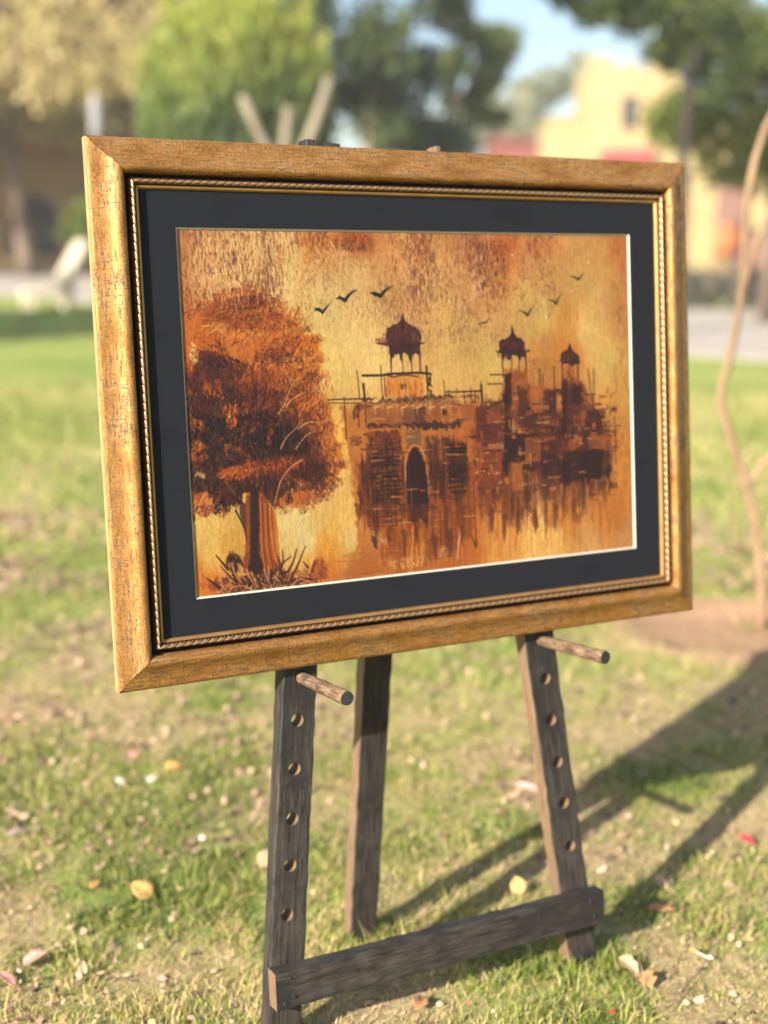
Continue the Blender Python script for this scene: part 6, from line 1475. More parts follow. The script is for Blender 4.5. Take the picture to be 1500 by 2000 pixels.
('l',(186,100,40),[(552.5,289.0),(568.6,289.1)],2,1.2,0.8),
('l',(52,24,24),[(523.1,370.1),(543.7,370.8)],2,1.2,0.8),
('l',(216,146,72),[(453.8,316.8),(459.7,316.4)],2,1.2,0.8),
('p',(34,18,18),[(527.5,251.6),(535.1,251.6),(534.8,258.6),(527.3,259.0)],0.7,1,1,0.5),
('l',(186,100,40),[(477.6,315.8),(492.2,315.9)],2,1.2,0.8),
('l',(34,18,18),[(655.5,254),(662.3,253.5)],2,1.2,0.8),
('p',(34,18,18),[(649.0,337.1),(657.2,337.2),(656.8,348.4),(648.6,348.6)],0.7,1,1,0.5),
('l',(34,18,18),[(673.2,311.1),(673.6,329.4)],2,1.2,0.8),
('l',(216,146,72),[(515.3,268.5),(520.0,268.0)],2,1.2,0.8),
('p',(216,146,72),[(556.5,251.9),(566.6,251.9),(566.4,257.9),(556.3,258.2)],0.7,1,1,0.5),
('l',(186,100,40),[(477.4,286.7),(477.8,298.5)],2,1.2,0.8),
('l',(216,146,72),[(502.7,270.3),(502.9,289.1)],2,1.2,0.8),
('l',(206,128,56),[(562.5,360.0),(583.9,360.7)],2,1.2,0.8),
('p',(34,18,18),[(568.7,283.5),(575.0,283.4),(574.8,290.2),(568.4,290.6)],0.7,1,1,0.5),
('l',(34,18,18),[(601.4,355.2),(602.3,358.1)],2,1.2,0.8),
('l',(34,18,18),[(651.8,334.5),(652.3,350.5)],2,1.2,0.8),
('p',(34,18,18),[(667.4,350.9),(681.0,351.4),(680.8,361.3),(667.0,361.2)],0.7,1,1,0.5),
('p',(206,128,56),[(644.6,282.4),(651.1,282.3),(650.9,292.0),(644.3,292.4)],0.7,1,1,0.5),
('l',(34,18,18),[(445.6,339.8),(460.4,340.0)],2,1.2,0.8),
('p',(186,100,40),[(554.8,313.6),(563.4,313.8),(563.3,318.7),(554.6,319.0)],0.7,1,1,0.5),
('l',(206,128,56),[(571.9,241.9),(572.6,249.1)],2,1.2,0.8),
('l',(52,24,24),[(450.9,332.1),(472.9,332.8)],2,1.2,0.8),
('l',(186,100,40),[(473.1,318.1),(473.8,322.7)],2,1.2,0.8),
('l',(206,128,56),[(547.2,260.3),(555.1,259.9)],2,1.2,0.8),
('p',(34,18,18),[(471.1,284.5),(474.6,284.3),(474.5,286.7),(471.0,287.3)],0.7,1,1,0.5),
('l',(52,24,24),[(535.9,323.3),(540.4,322.8)],2,1.2,0.8),
('l',(186,100,40),[(664.9,309.8),(665.5,324.4)],2,1.2,0.8),
('l',(206,128,56),[(509.4,367.6),(524.0,367.9)],2,1.2,0.8),
('l',(216,146,72),[(619.2,312.7),(626.4,312.4)],2,1.2,0.8),
('p',(206,128,56),[(478.2,233.7),(484.7,233.6),(484.5,240.6),(477.9,241.1)],0.7,1,1,0.5),
('l',(34,18,18),[(473.7,315.2),(482.4,315.0)],2,1.2,0.8),
('l',(34,18,18),[(567.0,313.4),(578.8,313.3)],2,1.2,0.8),
('l',(186,100,40),[(469.7,369.1),(486.2,369.6)],2,1.2,0.8),
('p',(160,80,34),[(640.3,295.9),(654.7,296.3),(654.4,304.9),(640.0,304.8)],0.7,1,1,0.5),
('l',(34,18,18),[(475.1,349.2),(491.3,349.6)],2,1.2,0.8),
('p',(206,128,56),[(451.8,370.7),(456.9,370.7),(456.8,374.2),(451.7,374.6)],0.7,1,1,0.5),
('l',(34,18,18),[(455.4,258.7),(460.3,258.2)],2,1.2,0.8),
('l',(216,146,72),[(544.0,277.1),(566.2,277.4)],2,1.2,0.8),
('p',(34,18,18),[(482.7,253.8),(489.7,253.8),(489.5,259.1),(482.5,259.5)],0.7,1,1,0.5),
('p',(186,100,40),[(504.5,271.7),(509.1,271.6),(508.9,276.1),(504.4,276.6)],0.7,1,1,0.5),
('l',(206,128,56),[(654.8,304.8),(655.5,313.0)],2,1.2,0.8),
('l',(216,146,72),[(551.3,371.1),(557.9,370.8)],2,1.2,0.8),
('p',(52,24,24),[(679.9,259.9),(691.8,260.1),(691.6,267.4),(679.7,267.6)],0.7,1,1,0.5),
('p',(34,18,18),[(534.7,374.0),(541.8,374.2),(541.6,378.9),(534.5,379.2)],0.7,1,1,0.5),
('l',(186,100,40),[(458.6,371.3),(458.9,386.6)],2,1.2,0.8),
('l',(206,128,56),[(594.7,298.7),(595.5,301.6)],2,1.2,0.8),
('p',(34,18,18),[(486.8,236.1),(499.0,236.3),(498.7,245.7),(486.4,245.9)],0.7,1,1,0.5),
('p',(34,18,18),[(469.6,240.8),(482.4,241.0),(482.2,247.2),(469.3,247.4)],0.7,1,1,0.5),
('l',(216,146,72),[(503.3,239.3),(515.0,239.0)],2,1.2,0.8),
('l',(52,24,24),[(591.3,363.7),(614.3,364.5)],2,1.2,0.8),
('l',(34,18,18),[(569.4,247),(579.8,246.7)],2,1.2,0.8),
('l',(216,146,72),[(461.9,333.9),(462.4,343.8)],2,1.2,0.8),
('l',(216,146,72),[(530.8,323.2),(531.1,341)],2,1.2,0.8),
('l',(160,80,34),[(679.2,337.6),(679.8,348.6)],2,1.2,0.8),
('l',(206,128,56),[(518.7,251.3),(519.3,258.0)],2,1.2,0.8),
('p',(52,24,24),[(600.2,276.3),(609.0,276.4),(608.9,280.6),(600.1,280.9)],0.7,1,1,0.5),
('p',(216,146,72),[(511.3,285.9),(515.2,285.7),(515.0,291.4),(511.1,292.0)],0.7,1,1,0.5),
('l',(186,100,40),[(626.0,237.1),(636.2,236.8)],2,1.2,0.8),
('p',(52,24,24),[(634.5,334.1),(649.2,334.6),(649.0,343.4),(634.3,343.2)],0.7,1,1,0.5),
('p',(216,146,72),[(468.5,345.1),(477.6,345.3),(477.4,350.1),(468.3,350.2)],0.7,1,1,0.5),
('l',(160,80,34),[(504.4,328.9),(514.1,328.7)],2,1.2,0.8),
('l',(216,146,72),[(471.0,368.8),(471.5,378.6)],2,1.2,0.8),
('p',(206,128,56),[(498.6,293.1),(505.4,293.1),(505.2,298.0),(498.4,298.3)],0.7,1,1,0.5),
('p',(34,18,18),[(589.6,259.4),(604.3,259.6),(604.1,264.0),(589.5,264.1)],0.7,1,1,0.5),
('p',(206,128,56),[(609.7,301.8),(624.0,302.2),(623.7,311.5),(609.4,311.4)],0.7,1,1,0.5),
('l',(206,128,56),[(548.8,266.9),(549.5,272.4)],2,1.2,0.8),
('l',(160,80,34),[(565.4,375.7),(566.2,380.3)],2,1.2,0.8),
('l',(52,24,24),[(495.4,231.9),(516.5,232.0)],2,1.2,0.8),
('l',(216,146,72),[(495.8,271.2),(496.3,283.1)],2,1.2,0.8),
('p',(160,80,34),[(527.6,349.6),(539.9,350.1),(539.6,358.0),(527.3,357.9)],0.7,1,1,0.5),
('p',(34,18,18),[(559.5,284.9),(563.9,284.7),(563.8,288.8),(559.3,289.4)],0.7,1,1,0.5),
('l',(186,100,40),[(486.4,245.4),(486.6,262.7)],2,1.2,0.8),
('p',(186,100,40),[(554.9,302.2),(564.0,302.3),(563.9,305.1),(554.8,305.3)],0.7,1,1,0.5),
('p',(34,18,18),[(448.6,302.1),(457.9,302.2),(457.7,305.8),(448.4,305.9)],0.7,1,1,0.5),
('l',(34,18,18),[(601.4,325.4),(616.0,325.5)],2,1.2,0.8),
('p',(52,24,24),[(673.8,376.3),(688.4,377.0),(688.1,385.5),(673.5,385.2)],0.7,1,1,0.5),
('l',(160,80,34),[(479.6,290.3),(501.5,290.8)],2,1.2,0.8),
('l',(160,80,34),[(465.9,242.9),(476.6,242.6)],2,1.2,0.8),
('l',(206,128,56),[(673.8,256.8),(674.6,263.6)],2,1.2,0.8),
('l',(52,24,24),[(667.2,388.1),(667.6,405.3)],2,1.2,0.8),
('l',(160,80,34),[(558.1,247.6),(564.8,247.1)],2,1.2,0.8),
('l',(186,100,40),[(447.7,284.8),(448.0,298.0)],2,1.2,0.8),
('l',(52,24,24),[(535.7,249.1),(553.0,249.1)],2,1.2,0.8),
('l',(206,128,56),[(469.8,272.3),(488.6,272.5)],2,1.2,0.8),
('l',(34,18,18),[(590.0,347.6),(590.8,351.5)],2,1.2,0.8),
('l',(34,18,18),[(571.2,293.9),(580.1,293.6)],2,1.2,0.8),
('p',(206,128,56),[(508.9,319.0),(522.9,319.5),(522.8,323.1),(508.8,323.0)],0.7,1,1,0.5),
('l',(216,146,72),[(512.6,312),(513.1,321.9)],2,1.2,0.8),
('l',(160,80,34),[(603.8,343),(609.5,342.6)],2,1.2,0.8),
('l',(52,24,24),[(488.9,298.1),(489.2,315.5)],2,1.2,0.8),
('l',(40,22,20),[(401.9,244.3),(417.2,244.9)],2,1.2,0.7),
('l',(210,126,50),[(275.6,339.6),(281.9,339.0)],2,1.2,0.7),
('l',(40,22,20),[(392.1,379.8),(408.1,380.5)],2,1.2,0.7),
('l',(62,30,24),[(395.9,276.8),(405.9,276.6)],2,1.2,0.7),
('l',(210,126,50),[(367.8,367.6),(374.2,366.7)],2,1.2,0.7),
('l',(222,146,66),[(334.8,242.0),(354.3,242.7)],2,1.2,0.7),
('l',(40,22,20),[(251.9,299.5),(261.6,299.4)],2,1.2,0.7),
('l',(210,126,50),[(414.9,365.9),(420.4,364.8)],2,1.2,0.7),
('l',(62,30,24),[(384.4,276.1),(394.7,276.3)],2,1.2,0.7),
('l',(40,22,20),[(335.6,357.4),(352.4,358.2)],2,1.2,0.7),
('l',(40,22,20),[(306.0,380.5),(318.5,381.2)],2,1.2,0.7),
('l',(62,30,24),[(426.8,291.2),(443.2,291.8)],2,1.2,0.7),
('l',(210,126,50),[(267.0,316.3),(286.0,316.3)],2,1.2,0.7),
('l',(40,22,20),[(292.9,313.8),(299.6,314.2)],2,1.2,0.7),
('l',(222,146,66),[(385.9,304.2),(391.3,303.7)],2,1.2,0.7),
('l',(62,30,24),[(417.4,392.8),(423.8,393.0)],2,1.2,0.7),
('l',(222,146,66),[(395.1,245.8),(408.2,245.5)],2,1.2,0.7),
('l',(62,30,24),[(398.5,323.5),(404.0,323.2)],2,1.2,0.7),
('l',(40,22,20),[(387.7,316.7),(401.9,317.3)],2,1.2,0.7),
('l',(210,126,50),[(321.8,360.8),(338.8,360.8)],2,1.2,0.7),
('l',(222,146,66),[(312.2,406.3),(328.3,407.5)],2,1.2,0.7),
('l',(222,146,66),[(388.2,314.6),(408.2,315.6)],2,1.2,0.7),
('l',(222,146,66),[(325.0,285.6),(336.9,286.2)],2,1.2,0.7),
('l',(40,22,20),[(359.1,371.4),(375.6,372.5)],2,1.2,0.7),
('l',(62,30,24),[(313.4,389.4),(331.4,389.9)],2,1.2,0.7),
('l',(210,126,50),[(381.6,326.4),(391.6,326.8)],2,1.2,0.7),
('l',(40,22,20),[(287.9,391.1),(306.5,392.6)],2,1.2,0.7),
('l',(222,146,66),[(396.3,258.2),(403.4,258.1)],2,1.2,0.7),
('l',(40,22,20),[(288.8,287.3),(306.7,287.9)],2,1.2,0.7),
('l',(210,126,50),[(269.2,303.6),(278.4,303.3)],2,1.2,0.7),
('l',(62,30,24),[(324.5,385.8),(343.9,387.0)],2,1.2,0.7),
('l',(210,126,50),[(343.7,363.8),(350.7,363.4)],2,1.2,0.7),
('l',(62,30,24),[(263.6,240.3),(271.4,240.0)],2,1.2,0.7),
('l',(62,30,24),[(354.9,375.1),(360.7,375.4)],2,1.2,0.7),
('l',(222,146,66),[(318.2,297.6),(323.4,297.3)],2,1.2,0.7),
('l',(222,146,66),[(270.8,258.4),(288.6,258.2)],2,1.2,0.7),
('l',(222,146,66),[(413.3,406.5),(433.9,406.9)],2,1.2,0.7),
('l',(40,22,20),[(352.1,356.2),(366.9,356.2)],2,1.2,0.7),
('l',(222,146,66),[(343.1,306.3),(362.0,306.2)],2,1.2,0.7),
('l',(40,22,20),[(315.5,307.9),(327.2,307.9)],2,1.2,0.7),
('l',(40,22,20),[(351.1,276.4),(362.9,275.9)],2,1.2,0.7),
('l',(222,146,66),[(267.5,383.6),(277.7,384.1)],2,1.2,0.7),
('l',(222,146,66),[(295.8,369.0),(311.5,369.8)],2,1.2,0.7),
('l',(62,30,24),[(256.5,278.7),(263.7,278.1)],2,1.2,0.7),
('l',(62,30,24),[(351.0,388.7),(369.8,389.3)],2,1.2,0.7),
('l',(40,22,20),[(346.1,392.8),(356.4,393.6)],2,1.2,0.7),
('p',(58,26,24),[(490.6,203.2),(501.6,203.6),(501.1,248.5),(490.0,248.0)],0.7,1.5,2,0.5),
('p',(150,76,34),[(502.9,199.9),(525.1,200.7),(526.5,227.0),(503.0,226.1)],0.6,2,2,0.6),
('p',(66,30,26),[(510.9,222.7),(528.7,227.1),(528.8,257.3),(512.0,256.5)],0.7,2,3,0.5),
('p',(70,32,26),[(592.9,218.2),(604.5,218.6),(603.3,256.9),(591.7,256.4)],0.75,1.5,2,0.5),
('p',(160,84,38),[(604.6,214.8),(622.1,215.4),(622.9,227.0),(604.2,226.3)],0.6,2,2,0.6),
('p',(52,26,24),[(606.7,222.5),(625.3,225.2),(626.8,254.1),(605.7,253.2)],0.7,2,3,0.5),
('p',(104,50,28),[(266.5,401.9),(275.4,402.6),(271.8,428.7),(268.9,438.3),(267.1,425.8)],0.75,1.2,1.5,0.35),
('p',(104,50,28),[(286.3,410.8),(295.2,411.6),(291.9,432.6),(289.1,438.7),(287.1,430.5)],0.75,1.2,1.5,0.35),
('p',(104,50,28),[(310.6,416.6),(319.6,417.4),(315.8,448.1),(312.8,460.7),(311.0,444.4)],0.75,1.2,1.5,0.35),
('p',(104,50,28),[(329.0,410.9),(338.1,411.6),(334.6,434.6),(331.8,442.0),(329.7,432.2)],0.75,1.2,1.5,0.35),
('p',(104,50,28),[(360.0,428.3),(369.2,429.1),(365.5,458.5),(362.4,470.1),(360.5,455.0)],0.75,1.2,1.5,0.35),
('p',(104,50,28),[(383.9,423.0),(393.2,423.8),(389.3,457.8),(386.1,472.4),(384.4,453.6)],0.75,1.2,1.5,0.35),
('p',(104,50,28),[(404.6,417.4),(414.1,418.2),(410.5,442.4),(407.6,450.6),(405.5,439.9)],0.75,1.2,1.5,0.35),
('p',(104,50,28),[(455.8,399.1),(465.4,399.9),(461.8,427.1),(458.7,437.2),(456.6,424.1)],0.75,1.2,1.5,0.35),
('p',(104,50,28),[(477.5,408.4),(487.3,409.2),(483.4,441.2),(480.3,454.3),(478.2,437.4)],0.75,1.2,1.5,0.35),
('p',(104,50,28),[(501.7,406.6),(511.6,407.4),(507.9,433.1),(504.9,442.1),(502.6,430.4)],0.75,1.2,1.5,0.35),
('p',(104,50,28),[(531.6,405.2),(541.6,406.0),(537.8,434.7),(534.7,445.5),(532.5,431.4)],0.75,1.2,1.5,0.35),
('p',(104,50,28),[(568.4,400.5),(578.6,401.3),(574.8,432),(571.6,444.2),(569.4,428.4)],0.75,1.2,1.5,0.35),
('p',(104,50,28),[(601.2,395.3),(611.5,396.1),(607.9,422.3),(604.8,431.4),(602.3,419.5)],0.75,1.2,1.5,0.35),
('l',(38,38,36),[(190.1,108.0),(192.6,105.5)],1,3.5,0.97),
('l',(38,38,36),[(192.6,105.5),(197.5,106.0)],3.5,4.5,0.97),
('l',(38,38,36),[(197.5,106.0),(202.2,110.1)],4.5,3.5,0.97),
('l',(38,38,36),[(202.2,110.1),(206.5,105.0)],3.5,3,0.97),
('l',(38,38,36),[(206.5,105.0),(213.9,97.7)],3,0.5,0.97),
('l',(38,38,36),[(222.9,92.2),(228.7,90.2)],1,4,0.97),
('l',(38,38,36),[(228.7,90.2),(236.8,94.2)],4,5,0.97),
('l',(38,38,36),[(236.8,94.2),(242.1,87.6)],5,4,0.97),
('l',(38,38,36),[(242.1,87.6),(249.0,82.5)],4,2.5,0.97),
('l',(38,38,36),[(249.0,82.5),(256.1,79.3)],2.5,0.5,0.97),
('l',(38,38,36),[(275.4,83.7),(282.4,85.7)],1,5.5,0.97),
('l',(38,38,36),[(282.4,85.7),(291.6,88.3)],5.5,5.5,0.97),
('l',(38,38,36),[(291.6,88.3),(297.9,82.1)],5.5,4,0.97),
('l',(38,38,36),[(297.9,82.1),(304.9,77.6)],4,2,0.97),
('l',(38,38,36),[(304.9,77.6),(312.8,73.9)],2,0.5,0.97),
('l',(38,38,36),[(447.2,129.7),(457.4,128.0)],0.5,2,0.97),
('l',(38,38,36),[(457.4,128.0),(462.0,128.1)],2,2,0.97),
('l',(38,38,36),[(462.0,128.1),(468.8,119.1)],2,0.5,0.97),
('l',(38,38,36),[(609.4,61.5),(617.6,63.1)],0.8,2,0.97),
('l',(38,38,36),[(617.6,63.1),(625.4,66.7)],2,3.5,0.97),
('l',(38,38,36),[(625.4,66.7),(628.5,63.9)],3.5,2.5,0.97),
('l',(38,38,36),[(628.5,63.9),(635.7,56.6)],2.5,0.5,0.97),
('l',(38,38,36),[(569.9,96.6),(579.1,98.3)],0.8,2,0.97),
('l',(38,38,36),[(579.1,98.3),(583.9,102.3)],2,3.5,0.97),
('l',(38,38,36),[(583.9,102.3),(587.0,96.7)],3.5,2.2,0.97),
('l',(38,38,36),[(587.0,96.7),(596.2,84.7)],2.2,0.5,0.97),
('l',(38,38,36),[(517.6,111.1),(525.6,113.6)],0.8,2,0.97),
('l',(38,38,36),[(525.6,113.6),(533.5,118.5)],2,3.5,0.97),
('l',(38,38,36),[(533.5,118.5),(537.1,113.0)],3.5,2.2,0.97),
('l',(38,38,36),[(537.1,113.0),(546.1,102.7)],2.2,0.5,0.97),
('o',(240,215,175),(509.7,30.7),1.6,2,0.8),
('o',(240,215,175),(645.2,41.2),1.6,2,0.8),
('o',(240,215,175),(613.0,84.0),1.6,2,0.8),
('o',(240,215,175),(566.7,121.4),1.6,2,0.8)]


def vnoise(h, w, sy, sx, seed):
    r = np.random.default_rng(seed)
    gh, gw = int(h / sy) + 3, int(w / sx) + 3
    g = r.random((gh, gw)).astype(np.float32)
    y = np.arange(h, dtype=np.float32) / sy; x = np.arange(w, dtype=np.float32) / sx
    yi = y.astype(int); xi = x.astype(int)
    fy = y - yi; fx = x - xi
    fy = (fy * fy * (3 - 2 * fy))[:, None]; fx = (fx * fx * (3 - 2 * fx))[None, :]
    a = g[yi][:, xi]; b = g[yi][:, xi + 1]; c = g[yi + 1][:, xi]; d = g[yi + 1][:, xi + 1]
    return (a * (1 - fx) + b * fx) * (1 - fy) + (c * (1 - fx) + d * fx) * fy


def paint_picture(base, ops, W, H):
    """Returns colour (H, W, 3) 0..1 display values and a brush-relief height map."""
    rng = np.random.default_rng(11)
    yy, xx = np.mgrid[0:H, 0:W].astype(np.float32)
    wx = xx + 10 * (vnoise(H, W, 16, 12, 1) - .5) + 5 * (vnoise(H, W, 6, 3, 2) - .5)
    wy = yy + 22 * (vnoise(H, W, 18, 9, 3) - .5)
    b = np.array(base, np.float32)
    acc = np.zeros((H, W, 3), np.float32); ws = np.zeros((H, W), np.float32)
    for x, y, r, g, bb in b:
        w = 1 / (((wx - x) ** 2 + (.8 * (wy - y)) ** 2) + 150) ** 1.7
        acc += w[..., None] * np.array([r, g, bb], np.float32); ws += w
    img = acc / ws[..., None]
    hgt = np.zeros((H, W), np.float32)
    streak = vnoise(H, W, 14, 1.6, 4) + .6 * vnoise(H, W, 5, 1.2, 5) - .8
    img *= (1 + .10 * streak + .08 * (vnoise(H, W, 3, 3, 6) - .5) + .08 * (vnoise(H, W, 40, 30, 8) - .5))[..., None]
    nx = vnoise(H, W, 5, 3.2, 21) - .5; ny = vnoise(H, W, 6, 3.2, 22) - .5
    nx2 = vnoise(H, W, 2.4, 1.6, 23) - .5
    grain = vnoise(H, W, 9, 1.5, 24) + vnoise(H, W, 2, 2, 25) - 1
    grain2 = vnoise(H, W, 20, 14, 26) - .5

    def blend(sl, m, c):
        img[sl] += m[..., None] * (np.asarray(c, np.float32) - img[sl])

    def seg(p, q, w0, w1, c, a):
        m = max(w0, w1) + 1.5
        x0 = int(max(0, min(p[0], q[0]) - m)); x1 = int(min(W, max(p[0], q[0]) + m + 1))
        y0 = int(max(0, min(p[1], q[1]) - m)); y1 = int(min(H, max(p[1], q[1]) + m + 1))
        if x1 <= x0 or y1 <= y0: return
        X = xx[y0:y1, x0:x1]; Y = yy[y0:y1, x0:x1]
        dx, dy = q[0] - p[0], q[1] - p[1]; L = dx * dx + dy * dy + 1e-6
        t = np.clip(((X - p[0]) * dx + (Y - p[1]) * dy) / L, 0, 1)
        d = np.hypot(X - p[0] - t * dx, Y - p[1] - t * dy)
        rad = .5 * (w0 + (w1 - w0) * t)
        k = np.clip(rad + .6 - d, 0, 1) * a * np.minimum(1, rad * 1.6 + .2)
        sl = (slice(y0, y1), slice(x0, x1))
        blend(sl, k, c); hgt[sl] += k * .35 * (1 - np.clip(d / (rad + .5), 0, 1))

    for o in ops:
        k = o[0]
        if k == 'p':
            _, c, pts, a, soft, rough, tx = o
            P = np.array(pts, np.float32); m = rough + soft + 3
            x0, y0 = np.maximum(P.min(0) - m, 0).astype(int); x1, y1 = (P.max(0) + m + 1).astype(int)
            x1 = min(x1, W); y1 = min(y1, H)
            if x1 <= x0 or y1 <= y0: continue
            sl = (slice(y0, y1), slice(x0, x1))
            X = xx[sl] + 2 * rough * (nx[sl] * .7 + nx2[sl] * .5); Y = yy[sl] + 2 * rough * (ny[sl] * 1.4 + nx2[sl] * .5)
            ins = np.zeros(X.shape, bool); dist = np.full(X.shape, 1e9, np.float32)
            for i in range(len(P)):
                ax, ay = P[i - 1]; bx, by = P[i]
                if ay != by:
                    cnd = (ay > Y) != (by > Y)
                    ins ^= cnd & (X < (bx - ax) * (Y - ay) / (by - ay) + ax)
                dx, dy = bx - ax, by - ay; t = np.clip(((X - ax) * dx + (Y - ay) * dy) / (dx * dx + dy * dy + 1e-6), 0, 1)
                dist = np.minimum(dist, np.hypot(X - ax - t * dx, Y - ay - t * dy))
            s = np.where(ins, dist, -dist)
            mk = np.clip(.5 + s / soft, 0, 1) * a * np.clip(1 - tx * .9 + tx * 1.8 * (grain[sl] * .8 + .5 + grain2[sl]), 0, 1)
            cc = np.asarray(c, np.float32) * (1 + .35 * tx * grain[sl])[..., None]
            img[sl] += mk[..., None] * (cc - img[sl]); hgt[sl] += mk * .12 * grain[sl]
        elif k == 'l':
            _, c, pts, w0, w1, a = o
            n = len(pts) - 1
            if n > 1:                                   # smooth the stroke
                Q = []
                for i in range(n):
                    p0 = pts[max(i - 1, 0)]; p1 = pts[i]; p2 = pts[i + 1]; p3 = pts[min(i + 2, n)]
                    for j in range(4):
                        t = j / 4
                        Q.append(tuple(.5 * (2 * p1[d] + (p2[d] - p0[d]) * t + (2 * p0[d] - 5 * p1[d] + 4 * p2[d] - p3[d]) * t * t + (3 * p1[d] - p0[d] - 3 * p2[d] + p3[d]) * t ** 3) for d in (0, 1)))
                pts = Q + [pts[-1]]; n = len(pts) - 1
            for i in range(n):
                seg(pts[i], pts[i + 1], w0 + (w1 - w0) * i / n, w0 + (w1 - w0) * (i + 1) / n, c, a)
        elif k == 'd':
            _, c, (cx, cy), rx, ry, cnt, ln, wd, ang, spr, a, jc = o
            for i in range(int(cnt * 1.0)):
                r = math.sqrt(rng.random()); th = rng.random() * 6.283
                x = cx + rx * r * math.cos(th); y = cy + ry * r * math.sin(th)
                al = ang + rng.normal() * spr + (x - cx) / (rx + 1) * -.35
                l = ln * (.35 + .5 * rng.random()) * .5
                v = rng.normal() * jc
                cc = (c[0] + v * 1.1, c[1] + v * .8, c[2] + v * .5)
                w = wd * (.4 + .55 * rng.random())
                dx, dy = math.cos(al) * l, math.sin(al) * l
                bend = rng.normal() * .2 * l
                mx, my = x - dy / l * bend, y + dx / l * bend
                seg((x - dx, y - dy), (mx, my), w * .5, w, cc, a * .8); seg((mx, my), (x + dx, y + dy), w, w * .4, cc, a * .8)
        elif k in 'hv':
            _, c, A, B, cnt, wd, a, jc = o[:8]
            for i in range(cnt):
                v = rng.normal() * jc; cc = (c[0] + v * 1.1, c[1] + v * .8, c[2] + v * .5)
                w = wd * (.5 + .8 * rng.random())
                if k == 'h':
                    y = A[1] + (B[1] - A[1]) * (i + .7 * rng.random()) / cnt; L = B[0] - A[0]
                    s = A[0] + L * .25 * rng.random(); e = B[0] - L * .25 * rng.random(); n = 5
                    pts = [(s + (e - s) * j / n, y + rng.normal() * .6) for j in range(n + 1)]
                else:
                    x = A[0] + (B[0] - A[0]) * rng.random(); L = (B[1] - A[1]) * o[8] * (.5 + rng.random()); n = 4
                    s = A[1] + (B[1] - A[1]) * rng.random() * (1 - .5 * o[8])
                    pts = [(x + rng.normal() * .5, s + L * j / n) for j in range(n + 1)]
                for j in range(n):
                    if rng.random() < .88: seg(pts[j], pts[j + 1], w * (.6 + .6 * rng.random()), w * (.6 + .6 * rng.random()), cc, a)
        elif k == 'c':
            _, c, A, B, a, sx, sy, th = o
            x0, y0, x1, y1 = int(max(A[0], 0)), int(max(A[1], 0)), int(min(B[0], W)), int(min(B[1], H))
            sl = (slice(y0, y1), slice(x0, x1))
            n1 = vnoise(y1 - y0, x1 - x0, sy, sx, x0 + y1); n2 = vnoise(y1 - y0, x1 - x0, sy * .4, sx * .8, x0 + 7)
            reg = vnoise(y1 - y0, x1 - x0, 40, 26, x0 + 31)
            u = (xx[sl] - x0) / (x1 - x0); v = (yy[sl] - y0) / (y1 - y0)
            edge = np.clip(np.minimum(np.minimum(u, 1 - u) * 6, np.minimum(v + .3, 1 - v) * 4), 0, 1)
            m = np.clip((n1 * .6 + n2 * .4 - th + .25 * (reg - .5)) * 6, 0, 1) * a * edge
            blend(sl, m, c); hgt[sl] -= .3 * m
        elif k == 'o':
            _, c, (cx, cy), rx, ry, a = o
            for j in range(3): seg((cx - .3, cy - ry * .3), (cx + .3, cy + ry * .4), rx, rx * .8, c, a)
        elif k == 's':
            P = np.array(o[1]); lo = P.min(0); hi = P.max(0)
            cols = [(48, 22, 22), (70, 30, 26), (140, 60, 28), (196, 108, 44), (110, 44, 30), (60, 28, 30)]
            for i in range(o[2]):
                x, y = lo + (hi - lo) * rng.random(2); c = cols[rng.integers(6)]
                if rng.random() < .3:
                    seg((x, y), (x + rng.normal(), y + 2 + 5 * rng.random()), 3 + 4 * rng.random(), 3, c, .45)
                elif rng.random() < .5: seg((x, y), (x + 4 + 10 * rng.random(), y + rng.normal() * .7), 1.6, 1, c, .7)
                else: seg((x, y), (x + rng.normal() * .6, y + 4 + 9 * rng.random()), 2 * rng.random() + 1, 1, c, .7)
    canvas = vnoise(H, W, 1.6, 1.6, 51) - .5
    img *= (1 + .05 * canvas + .04 * (vnoise(H, W, 60, 60, 52) - .5))[..., None]
    return np.clip(img / 255, 0, 1), hgt + .45 * canvas + .4 * (vnoise(H, W, 4, 3, 53) - .5)

# ------------------------------------------------------------ the framed painting
PB = .6275
fp = empty('framed_painting', (0, .0356, .5772), 'gold framed painting of a fort and tree in a black mat, on the easel pegs', 'painting', (TILT, 0, 0))
OW, OH = .762, .510


